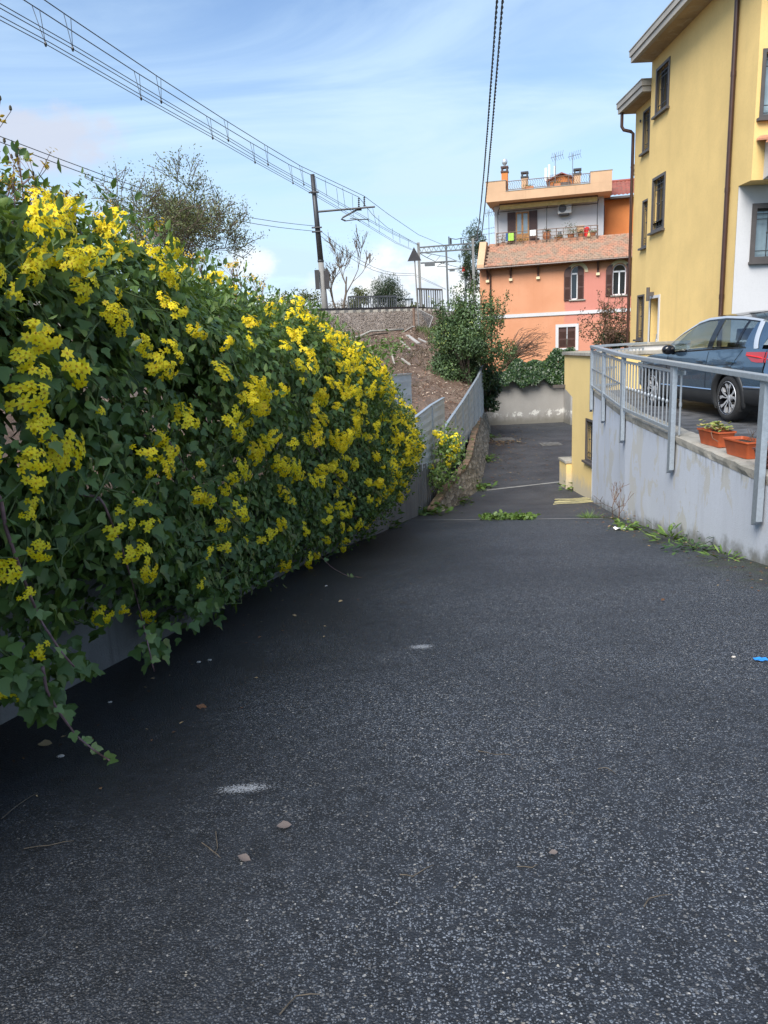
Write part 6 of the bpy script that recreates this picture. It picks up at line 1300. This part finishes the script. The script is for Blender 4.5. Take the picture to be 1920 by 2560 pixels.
def drop(p, q, i, which):
    t = MB(); d = Vector((.05, .1, 0)); t.tube([p-d, q], .009, 4); t.tube([p+d, q], .009, 4); t.lathe([(.02, -.06), (.04, 0), (.02, .05)], q, 6); t.build('dropper', 'wire', None, tuple(q), label='thin double hanger wire between the %s overhead cable and its contact wire' % which, cat='hanger', group='overhead line droppers, %s pair' % which)
pz = lambda x, y, z: atz(x/1.843, y/1.843, z)
for i, (a, b) in enumerate((((165, 35), (210, 203)), ((630, 335), (650, 453)), ((960, 540), (980, 635)), ((1160, 660), (1175, 747)), ((1335, 760), (1350, 843)))): drop(pz(*a, 10.2), pz(*b, 9.), i, 'lower')
for i, (a, b) in enumerate((((310, 72), (335, 225)), ((730, 355), (743, 468)), ((1040, 555), (1052, 645)), ((1225, 670), (1235, 757)), ((1385, 765), (1400, 850)))): drop(pz(*a, 10.2), pz(*b, 9.), i, 'upper')
for i, (a, b) in enumerate((((95, 150), (115, 315)), ((175, 160), (190, 300)), ((270, 235), (287, 385)), ((320, 230), (342, 395)), ((400, 290), (410, 470)), ((525, 390), (540, 555)), ((570, 400), (600, 545)), ((620, 460), (625, 600)), ((732, 565), (740, 658)), ((792, 610), (797, 690)), ((865, 660), (868, 722)))):
    yy = 43+i*1.9; p, q = far(*a, yy), far(*b, yy); t = MB(); t.tube([p, q], .011, 4); t.build('dropper', 'wire', None, tuple(q), label='thin hanger wire of the overhead line close to the leaning mast and beyond', cat='hanger', group='overhead line droppers by the mast')
# feeder pair on the left, ends at the mast, and its far span
for y0, ye, l in ((341, 565, 'upper of the two feeder wires crossing above the hedge'), (355, 578, 'lower of the two feeder wires crossing above the hedge')):
    a = atz(0, y0, 8.2 if y0 < 350 else 7.95); b = aty(786, ye, MY); P = [a+(a-b).normalized()*8]+[a.lerp(b, k/10)-Zv*.55*math.sin(math.pi*k/10)*1.0 for k in range(11)]
    e = far(905, 940 if y0 < 350 else 955, 66); P += [b.lerp(e, k/8)-Zv*(.9*math.sin(math.pi*k/8)) for k in range(1, 9)]; P += [e+(e-b).normalized()*12]
    m = MB(); m.tube(P, .014, 5, False); m.build('feeder_wire', 'wire', None, tuple(b), label=l, cat='wire', group='feeder wires')
# twisted service cables overhead on the right
for (xa, xb, yb, l) in ((1243, 1196, 575, 'left of the two twisted cables running down to the orange house'), (1257, 1204, 590, 'right of the two twisted cables running down to the orange house')):
    a = atz(xa, 0, 9.); b = aty(xb, yb, 40.6); P = [a+(a-b)*.5+Zv*.6]+[a.lerp(b, k/12)-Zv*.35*math.sin(math.pi*k/12) for k in range(13)]; m = MB(); fine = []
    for i in range(len(P)-1):
        for k in range(30): fine.append(P[i].lerp(P[i+1], k/30))
    for ph in (0, 3.14): m.tube([p+Vector((.018*math.cos(i*.9+ph), 0, .018*math.sin(i*.9+ph))) for i, p in enumerate(fine)], .016, 4, False)
    m.build('service_cable', 'wire', None, tuple(b), label=l, cat='cable', group='twisted service cables')
pb0 = aty(1197, 640, 40.8); 
# gantry
GY = 66.; ga = thing('railway_gantry', 'steel lattice gantry across the tracks behind the triangular sign', 'gantry', tuple(far(960, 1290, GY)))
G4 = lambda x, y, yy=GY: far(x, y, yy)
for (xt, yt, xb, yb, w, mt) in ((948, 685, 972, 1300, .22, 'mast_pale'), (1178, 705, 1200, 1300, .15, 'grey_post'), (1400, 648, 1412, 1250, .20, 'mast_pale')):
    m = MB(); m.bar(G4(xb, yb), G4(xt, yt), w, w*.8, (0, 1, 0)); m.build('post', mt, ga)
m = MB()
for d in (0.,):
    q = lambda x, y: G4(x, y)+Vector((.28, .96, 0))*d
    m.bar(q(950, 727), q(1400, 690), .11, .11); m.bar(q(950, 772), q(1405, 738), .11, .11)
    for k in range(11): x = 955+40.5*k; y = 727-37*(x-950)/450; m.bar(q(x, y), q(x+20, y+44), .04, .04); m.bar(q(x+20, y+44), q(x+40.5, y-3), .04, .04)
m.build('lattice_beam', 'grey_post', ga)
for (x, y0, y1) in ((1203, 705, 635), (1214, 700, 645), (1222, 697, 650), (1304, 698, 645), (1322, 695, 662)): m = MB(); m.tube([G4(x, y0), G4(x-2, y1)], .05, 6); m.build('insulator', 'mast', ga)
m = MB(); m.tube([G4(1222, 652), G4(1260, 658), G4(1304, 650), G4(1360, 645), G4(1430, 625)], .03, 5); m.tube([G4(1322, 664), G4(1360, 660), G4(1435, 640)], .03, 5); m.tube([G4(1400, 668), G4(1447, 660)], .07, 6); m.tube([G4(1440, 660), G4(1440, 610), G4(1437, 550)], [.09, .06, .03], 6); m.tube([G4(1447, 662), G4(1405, 700)], .04, 5); m.build('jumper', 'mast', ga)
m = MB(); m.tube([G4(968, 855), G4(1265, 838)], .07, 6); m.build('cross_arm', 'grey_post', ga); m = MB(); a = G4(1042, 866); m.box((a.x-.42, a.y-.1, a.z-.14), (a.x+.45, a.y+.1, a.z+.14)); m.tube([G4(1010, 857), G4(1012, 866)], .1, 6); m.build('lamp_housing', 'grey_post', ga); m = MB(); m.tube([G4(1180, 845), G4(1120, 868), G4(1105, 885), G4(1180, 885)], .03, 5); m.build('steady_arm', 'grey_post', ga)
f2 = thing('catenary_mast', 'farthest grey catenary mast half hidden by the tall dark shrub, with a red box', 'mast', tuple(G4(1340, 1200, 90))); m = MB(); m.tube([G4(1342, 1200, 90), G4(1338, 830, 90)], .13, 8); m.build('pole', 'grey_post', f2); m = MB(); m.tube([G4(1195, 908, 90), G4(1340, 898, 90)], .07, 6); m.tube([G4(1340, 930, 90), G4(1300, 922, 90), G4(1280, 935, 90), G4(1330, 938, 90)], .03, 5); m.build('arm', 'grey_post', f2); m = MB(); a = G4(1326, 907, 90); m.box((a.x-.25, a.y-.4, a.z-.28), (a.x+.25, a.y-.2, a.z+.28)); m.build('box', 'red_plastic', f2); m = MB(); a = G4(1228, 917, 90); m.box((a.x-.3, a.y-.2, a.z-.1), (a.x+.3, a.y, a.z+.1)); m.build('lamp_housing', 'grey_post', f2)
m = MB(); fp_ = [G4(960, 775), G4(1020, 810, 74), G4(1090, 842, 84), G4(1200, 870, 96), G4(1340, 905, 110)]; m.tube(fp_, .03, 5, False); fq = [G4(990, 770), G4(1060, 780, 74), G4(1130, 795, 84), G4(1175, 800, 90), G4(1300, 850, 110)]; m.tube(fq, .03, 5, False)
for k in range(1, 4): m.tube([fp_[k], fq[k]], .02, 4)
m.build('overhead_cable', 'wire', None, tuple(fp_[1]), label='faint far overhead lines beyond the gantry', cat='cable')
# triangular sign seen from behind
sg = thing('warning_sign', 'triangular road sign seen from behind on a thin grey pole', 'sign', tuple(aty(1046, 815, 40.5))); m = MB(); m.tube([aty(1047, 815, 40.5), aty(1035, 625, 40.5)], .035, 8); m.build('pole', 'mast_pale', sg)
a, b, c = [aty(760+x/3.318, 400+y/3.318, 40.44) for x, y in ((911, 722), (858, 841), (974, 834))]; m = MB(); d = Yv*-.02; m.mesh([a, b, c, a+d, b+d, c+d], [(0, 1, 2), (5, 4, 3), (0, 3, 4, 1), (1, 4, 5, 2), (2, 5, 3, 0)]); m.build('plate', 'sign_back', sg)
p = aty(1037, 800, 40.2); m = MB(); m.tube([aty(1036, 830, 40.3), aty(1034, 770, 40.3)], .07, 8); m.build('short_post', 'rust_iron', None, tuple(p), label='short rusty post beside the triangular sign pole', cat='post')
# bridge railings and concrete deck edge
def brail(P, h, n, label, par=None):
    t = thing('bridge_railing', label, 'railing', tuple(P[0]), 'grey railings by the rail bridge'); a, b = P; m = MB(); m.bar(a+Zv*h, b+Zv*h, .10, .10); m.bar(a+Zv*.12, b+Zv*.12, .07, .07); m.build('rails', 'grey_post', t); m = MB()
    for k in range(n+1): p = a.lerp(b, k/n); m.bar(p, p+Zv*h, .045 if k % 4 else .10, .05, (b-a).normalized())
    m.build('uprights', 'grey_post', t); return t
brail((far(375, 1272, 47.5), far(768, 1258, 50.5)), .98, 20, 'grey railing standing behind the gravel bank left of the round evergreen shrub base'); brail((far(790, 1255, 66), far(905, 1250, 68)), 1.0, 9, 'faint far railing right of the round evergreen shrub')
brail((far(945, 1265, 45.5), far(1150, 1268, 46.5)), 1.35, 11, 'dark bridge railing right of the triangular sign')
bd = thing('bridge_deck', 'concrete edge of the rail bridge below the dark railing', 'bridge', tuple(far(960, 1320, 45.6))); m = MB(); a, b = far(945, 1262, 45.7), far(1160, 1265, 46.8); m.box((a.x, a.y, a.z-1.0), (b.x+1, a.y+4, a.z-.02)); m.build('deck', 'concrete_old', bd); m = MB(); m.box((a.x, a.y-.25, a.z-.62), (b.x+1, a.y-.005, a.z-.3)); m.build('ledge', 'coping', bd)
fc = thing('mesh_fence', 'sagging wire mesh fence panel below the bridge railing', 'fence', tuple(far(1000, 1400, 42.5))); m = MB(); q = [far(945, 1235, 43.5), far(1070, 1300, 42.5), far(1035, 1400, 42), far(960, 1370, 43)]
m.tube([q[0], q[1]], .03, 5); m.tube([q[1], q[2]], .035, 5); m.build('frame', 'mast_pale', fc); m = MB()
for k in range(14): m.tube([q[0].lerp(q[1], k/13), q[3].lerp(q[2], k/13)], .008, 3); m.tube([q[0].lerp(q[3], k/13), q[1].lerp(q[2], k/13)], .008, 3)
m.build('mesh', 'grey_post', fc)
# ------------------------------------------------------------ trees and shrubs
def crown(par, tips, n, spread, smin, smax, tm, mat, name='crown', up=.2, vbias=None):
    idx = RNG.integers(0, len(tips), n); P = np.array([tuple(tips[i][0]) for i in idx])+RNG.normal(size=(n, 3))*spread; T = np.array([tuple(tips[i][1]) for i in idx])*.6+rnd(n)*.8+np.array([0, 0, up])
    v = RNG.random(n)*.7+RNG.random(len(tips))[idx]*.3
    return leaves(name, P, rnd(n)+np.array([0, 0, .5]), T, RNG.uniform(smin, smax, n), tm, mat, v, par)
def tree(name, label, cat, base, d, L, r, lev, n, spread, smin, smax, tm, mat, bark='bark', grp=None, seed=1, sp=.6, up=.25, kids=3, shrink=.68, wig=.18):
    t = thing(name, label, cat, tuple(base), grp); tb, tips = grow(base, d, L, r, lev, sp, up, kids, seed, 4, wig, shrink); tubes_mb(tb, 7, base.y*.00035).build('trunk', bark, t, smooth='all')
    if n: crown(t, tips, n, spread, smin, smax, tm, mat)
    return t
b = aty(392*D, 640*D, 33.); b.z = 2.0
t = tree('autumn_tree', 'tall sparse autumn tree with thin brown green leaves behind the hedge', 'tree', b, (.08, 0, 1), 2.5, .17, 5, 18000, .17, .06, .12, LEAF, 'broadleaf', seed=21, sp=.9, up=.14, kids=4, shrink=.76)
b = aty(815, 785, 52); b.z = 3.1
tree('bare_tree', 'slender bare tree with wispy dry twigs right of the leaning mast', 'tree', aty(742*D, 672*D, 52), (.12, 0, 1), 2.3, .10, 4, 500, .25, .05, .10, LEAF, 'drygrass', 'bark', seed=5, sp=.5, up=.25, kids=3, shrink=.72); tree('bare_tree', 'smaller crooked bare tree between the leaning mast and the slender one', 'tree', aty(727*D, 672*D, 53), (-.22, 0, 1), 1.6, .09, 4, 260, .22, .05, .1, LEAF, 'drygrass', 'bark', seed=8, sp=.55, up=.2, kids=3, shrink=.72)
def shrub(name, label, cat, C, R, n, smin, smax, tm, mat, grp=None, seed=0, lump=.35, upright=.3, stem=True, bark='bark', cone=0.):
    """leafy mass: leaves packed in overlapping clumps through an irregular volume"""
    r = np.random.default_rng(seed); C = np.array(C); base = tuple(C-np.array([0, 0, R[2]])); t = thing(name, label, cat, base, grp)
    k = 46; cl = unit(r.normal(size=(k, 3)))*r.uniform(.25, .95, (k, 1))**.6*np.array(R); cl[:, :2] *= (1-cone*np.clip(cl[:, 2:]/R[2], -.2, 1)); cl = cl[cl[:, 2] > -R[2]*.95]; cr = r.uniform(.16, .36, len(cl))*min(R[0], R[1], R[2])*1.5
    idx = r.integers(0, len(cl), n); d = unit(r.normal(size=(n, 3))); P = cl[idx]+d*(cr[idx]*r.uniform(.55, 1.05, n)**.6)[:, None]; P[:, 2] = np.maximum(P[:, 2], -R[2]+.05)
    T = d+r.normal(size=(n, 3))*.5+np.array([0, 0, upright]); v = np.clip(r.random(n)*.6+r.random(len(cl))[idx]*.35, 0, 1)
    leaves('foliage', P+C, d+r.normal(size=(n, 3))*.5+np.array([0, 0, .3]), T, r.uniform(smin, smax, n), tm, mat, v, t)
    if stem:
        m = MB()
        for q in cl[::3]: m.tube([Vector(base), Vector(tuple(C+q*.5+np.array([0, 0, -R[2]*.25]))), Vector(tuple(C+q))], [.05, .03, .012], 5)
        m.build('stems', bark, t)
    return t
C = aty(838*D, 640*D, 57); shrub('evergreen_shrub', 'round dark evergreen shrub behind the railing on the skyline', 'shrub', C, (1.25, 1.2, 1.3), 6500, .12, .24, LANCE, 'conifer', seed=3, upright=1.4)
C = aty(774*D, 648*D, 58); shrub('olive_shrub', 'small yellowish olive shrub left of the round dark evergreen', 'shrub', C, (.75, .7, .9), 1700, .10, .2, LEAF, 'olive', seed=4)
for i, (x, y, R, mt, l) in enumerate(((648, 652, (2.2, 1, .9), 'olive', 'distant pale shrubs on the skyline just above the hedge crest'), (880, 668, (1.6, 1, .5), 'olive', 'low yellowish shrubs beyond the far railing'), (590, 660, (2.5, 1, 1.0), 'broadleaf', 'distant brownish shrubs left of the pale ones on the skyline'), (740, 668, (1.6, 1, .7), 'drygrass', 'dry wispy brush at the foot of the bare trees'))):
    C = aty(x*D, y*D, 68); shrub('skyline_shrub', l, 'shrub', C, R, 1100, .12, .3, LANCE if i == 3 else LEAF, mt, 'shrubs on the skyline', 30+i)
C = aty(1022*D, 560*D, 70); shrub('cypress', 'tall dark conifer behind the gantry left of the orange house', 'tree', C, (1.1, 1.0, 3.6), 5200, .16, .34, LANCE, 'conifer', seed=6, upright=1.6)
# big evergreen on the bank
C = aty(1014*D, 742*D, 30.0); t = shrub('evergreen_shrub', 'large dark evergreen shrub with yellow flecked leaves at the end of the panel fence', 'shrub', tuple(C), (1.45, 1.3, 1.95), 26000, .065, .13, LEAF, 'bay', seed=7, upright=.6, cone=.5)
tp2 = []
m = MB()
for k in range(34):
    a = random.uniform(-1, 1); x0 = C.x+a*1.15; p = Vector((x0, C.y+random.uniform(-.7, .6), C.z+1.25*(1-abs(a)*.6)+random.uniform(-.3, .1))); q = p+Vector((a*.25+random.gauss(0, .08), random.gauss(0, .1), random.uniform(.5, 1.25))); m.tube([p, q], [.012, .005], 4); tp2 += [(p.lerp(q, f), (q-p).normalized()) for f in (.1, .2, .35, .5, .65, .8, .9, 1)]
m.build('shoots', 'bark', t); crown(t, tp2, 3200, .06, .06, .12, LEAF, 'bay', 'shoot_leaves', .5)
C2 = aty(1050*D, 835*D, 31.5); shrub('trailing_shrub', 'evergreen growth spilling over the corner of the grey back wall', 'shrub', tuple(C2), (.62, .8, 1.05), 3600, .10, .18, LEAF, 'ivydark', seed=9, upright=-.3)
# ivy over the back wall
t = thing('wall_ivy', 'dense dark ivy hanging over the top of the grey back wall', 'ivy', (7, 35.2, -.6)); n = 11000; X_ = RNG.uniform(4.9, 9.2, n); top = np.interp(X_, [4.9, 6, 7.5, 9.2], [-.15, .05, .45, .80])+.18*np.sin(X_*3.1)+.1*np.sin(X_*7); bot = -.68+.12*np.sin(X_*4.3)+.08*np.sin(X_*9+1); f = RNG.random(n); P = np.stack([X_, 35.22-RNG.random(n)*.3+.28*f, bot+(top-bot)*f], 1)
leaves('foliage', P, rnd(n)*.7+np.array([0, -1, .4]), rnd(n)*.6+np.array([0, -.2, -.8]), RNG.uniform(.08, .14, n), IVY, 'ivydark', RNG.random(n), t)
m = MB()
for k in range(30): x = random.uniform(5, 9); m.tube([(x, 35.35, .2), (x+random.uniform(-.2, .2), 35.2, -.3), (x+random.uniform(-.3, .3), 35.12, -.6)], .012, 4)
m.build('stems', 'bark', t)
# wind combed bare bush and reddish shrub in front of the orange house
t = thing('bare_bush', 'bare brown wind combed bush in front of the orange facade', 'bush', tuple(aty(1085*D, 795*D, 37)))
m = MB(); b0 = aty(1083*D, 800*D, 37); tips = []
for k in range(46):
    ex = aty((1110+random.uniform(0, 82))*D, (705+random.uniform(0, 70))*D, 37+random.uniform(-.6, .6)); mid = b0.lerp(ex, .45)+Zv*random.uniform(.15, .5); m.tube([b0+Vector((random.uniform(-.1, .1), 0, 0)), mid, b0.lerp(ex, .8)+Zv*.28, ex], [.03, .02, .012, .006], 4)
    for j in range(4): p = mid.lerp(ex, random.random()); q = p+Vector((random.uniform(.1, .6), random.uniform(-.3, .3), random.uniform(-.1, .35))); m.tube([p, (p+q)/2+Zv*.05, q], [.008, .007, .005], 3); tips.append((q, (q-p).normalized()))
m.build('branches', 'twig', t); crown(t, tips, 260, .1, .04, .09, LEAF, 'redleaf', 'last_leaves')
C = aty(1312*D, 705*D, 33.5); t = shrub('reddish_shrub', 'reddish brown half bare shrub against the orange facade beside the yellow house', 'shrub', tuple(C), (1.15, .8, 1.0), 1900, .07, .14, LEAF, 'redleaf', seed=12, upright=.2, bark='twig')
tp2 = []; m = MB()
for k in range(16): a = random.uniform(-.6, 1); p = Vector((C.x+a*.9, C.y, C.z+.3)); q = p+Vector((random.gauss(0, .15), 0, random.uniform(.5, 1.35))); m.tube([p, q], [.012, .005], 4); tp2 += [(p.lerp(q, random.random()), (q-p).normalized()) for _ in range(6)]
m.build('shoots', 'twig', t); crown(t, tp2, 260, .07, .07, .13, LEAF, 'redleaf', 'shoot_leaves')
C = aty(1330*D, 735*D, 34.5); shrub('dark_shrub', 'low dark green shrub below the reddish one', 'shrub', tuple(C), (1.1, .6, .45), 1500, .08, .16, LEAF, 'ivydark', seed=13)
# fallen branches and boards on the bank
def bq(x, y, yy): return aty(x*D, y*D, yy)
t = MB(); P = [bq(738, 735, 34.5), bq(775, 730, 35), bq(800, 718, 35.6), bq(835, 716, 36), bq(872, 714, 36.4)]; t.tube([p+Zv*.05 for p in P], [.045, .055, .05, .045, .05], 8); t.build('fallen_branch', 'coping', None, tuple(P[2]), smooth='all', label='long pale fallen branch lying along the foot of the gravel slope', cat='branch')
t = MB(); P = [bq(775, 733, 34.6), bq(810, 724, 35.2), bq(838, 722, 35.6)]; t.tube([p+Zv*.05 for p in P], [.04, .045, .03], 8); t.build('fallen_branch', 'bark', None, tuple(P[1]), smooth='all', label='thinner dark fallen branch just below the long pale one', cat='branch')
for i, (a, b, w, l, mt) in enumerate((((880, 727), (905, 745), .28, 'whitish flat board lying on the brown bank near the sign', 'back_wall'), ((905, 735), (920, 742), .12, 'narrow pale board right of the whitish flat one', 'back_wall'), ((866, 740), (886, 758), .13, 'weathered board slanting down the upper bank', 'coping'), ((868, 778), (886, 792), .12, 'short weathered plank stuck in the middle of the bank', 'coping'), ((845, 765), (852, 790), .1, 'grey stake leaning on the bank above the first panel', 'coping'), ((873, 720), (893, 708), .2, 'broken pale plank at the end of the fallen branch', 'back_wall'))):
    yy = 34.5-(a[1]-727)*.11; p, q = bq(*a, yy), bq(*b, yy-1.0); m = MB(); m.bar(p+Zv*.06, q+Zv*.06, w*.6, .04); m.build('board', mt, None, tuple(p), label=l, cat='board')
# ------------------------------------------------------------ sky and sun
SUN_EL, SUN_AZ = math.radians(46), math.radians(210)     # azimuth clockwise from +Y (behind left)
w = bpy.data.worlds.new('World'); SC.world = w; w.use_nodes = True; nt = w.node_tree; nt.nodes.clear(); g = G(nt)
out = g.n('ShaderNodeOutputWorld'); bg = g.n('ShaderNodeBackground'); bg.inputs['Strength'].default_value = .1; g.l(bg.outputs[0], out.inputs[0])
sky = g.n('ShaderNodeTexSky', sky_type='NISHITA'); sky.sun_disc = False; sky.sun_elevation = SUN_EL; sky.sun_rotation = SUN_AZ; sky.air_density = 1.0; sky.dust_density = .6; sky.ozone_density = 3.0
tc = g.n('ShaderNodeTexCoord'); v = tc.outputs['Generated']; x, y, z = g.sep(v)
zz = g.math('ADD', g.math('MAXIMUM', z, 0.), .18)
cv = g.n('ShaderNodeCombineXYZ'); g.l(g.math('DIVIDE', x, zz), cv.inputs[0]); g.l(g.math('DIVIDE', y, zz), cv.inputs[1])
st = g.mapv(cv.outputs[0], (1., 2.2, 1.), (0, 0, .5))
thin = g.math('MULTIPLY', g.ramp(g.noise(st, .75, 9, .58, .9), .36, .70), .74)
hz = g.ramp(z, .02, .42, .72, .0)                        # thin high veil, thicker through more air
thin = g.math('ADD', thin, hz, True)
col = g.mix(thin, sky.outputs[0], (3.2, 4.25, 5.3))
# bank of cumulus low over the railway
az = g.math('ARCTAN2', x, y); el = g.math('ARCTAN2', z, g.math('SQRT', g.math('ADD', g.math('MULTIPLY', x, x), g.math('MULTIPLY', y, y))))
cc = g.n('ShaderNodeCombineXYZ'); g.l(az, cc.inputs[0]); g.l(g.math('MULTIPLY', el, 1.5), cc.inputs[1])
lump = g.noise(cc.outputs[0], 9, 7, .55, .3)
prof = g.math('ADD', g.ramp(az, -.30, .06, .0, .135), g.math('MULTIPLY', g.ramp(az, .12, .6), -.10))
edge = g.math('SUBTRACT', g.math('ADD', prof, g.math('MULTIPLY', g.math('SUBTRACT', lump, .5), .17)), el)
cm = g.math('MULTIPLY', g.ramp(edge, -.01, .045), .92)
shade = g.ramp(g.noise(cc.outputs[0], 16, 6, .6), .35, .7)
col = g.mix(cm, col, g.mix(shade, (4.0, 4.5, 5.2), (6.3, 6.1, 5.6)))
# one small grey violet cloud to the left
e2 = g.math('ADD', g.math('POWER', g.math('DIVIDE', g.math('ADD', az, .375), .085), 2.), g.math('POWER', g.math('DIVIDE', g.math('SUBTRACT', el, .243), .04), 2.))
gm = g.math('MULTIPLY', g.ramp(g.math('ADD', e2, g.math('MULTIPLY', g.math('SUBTRACT', g.noise(cc.outputs[0], 14, 7, .6), .5), 3.4)), .1, 1.3, 1., 0.), .85)
col = g.mix(gm, col, (3.3, 3.5, 4.1))
e3 = g.math('ADD', g.math('POWER', g.math('DIVIDE', g.math('ADD', az, .155), .028), 2.), g.math('POWER', g.math('DIVIDE', g.math('SUBTRACT', el, .108), .02), 2.))
col = g.mix(g.math('MULTIPLY', g.ramp(g.math('ADD', e3, g.math('MULTIPLY', g.math('SUBTRACT', g.noise(cc.outputs[0], 26, 7, .65), .5), 4.)), .0, 1.9, 1., 0.), .6), col, (5.6, 5.6, 5.5))
g.l(col, bg.inputs['Color'])
sl = bpy.data.lights.new('sun', 'SUN'); sl.energy = 3.0; sl.angle = math.radians(38); sl.color = (1., .95, .87); so = bpy.data.objects.new('sun', sl); COL.objects.link(so)
dirv = Vector((math.sin(SUN_AZ)*math.cos(SUN_EL), math.cos(SUN_AZ)*math.cos(SUN_EL), math.sin(SUN_EL)))
so.rotation_euler = dirv.to_track_quat('Z', 'Y').to_euler(); so.location = (20, -30, 40)
SC.view_settings.view_transform = 'Standard'; SC.view_settings.look = 'None'; SC.view_settings.exposure = 1.1; SC.view_settings.gamma = 1.
SC.render.engine = 'CYCLES'; SC.cycles.max_bounces = 6; SC.cycles.transparent_max_bounces = 8; SC.cycles.caustics_reflective = False; SC.cycles.caustics_refractive = False
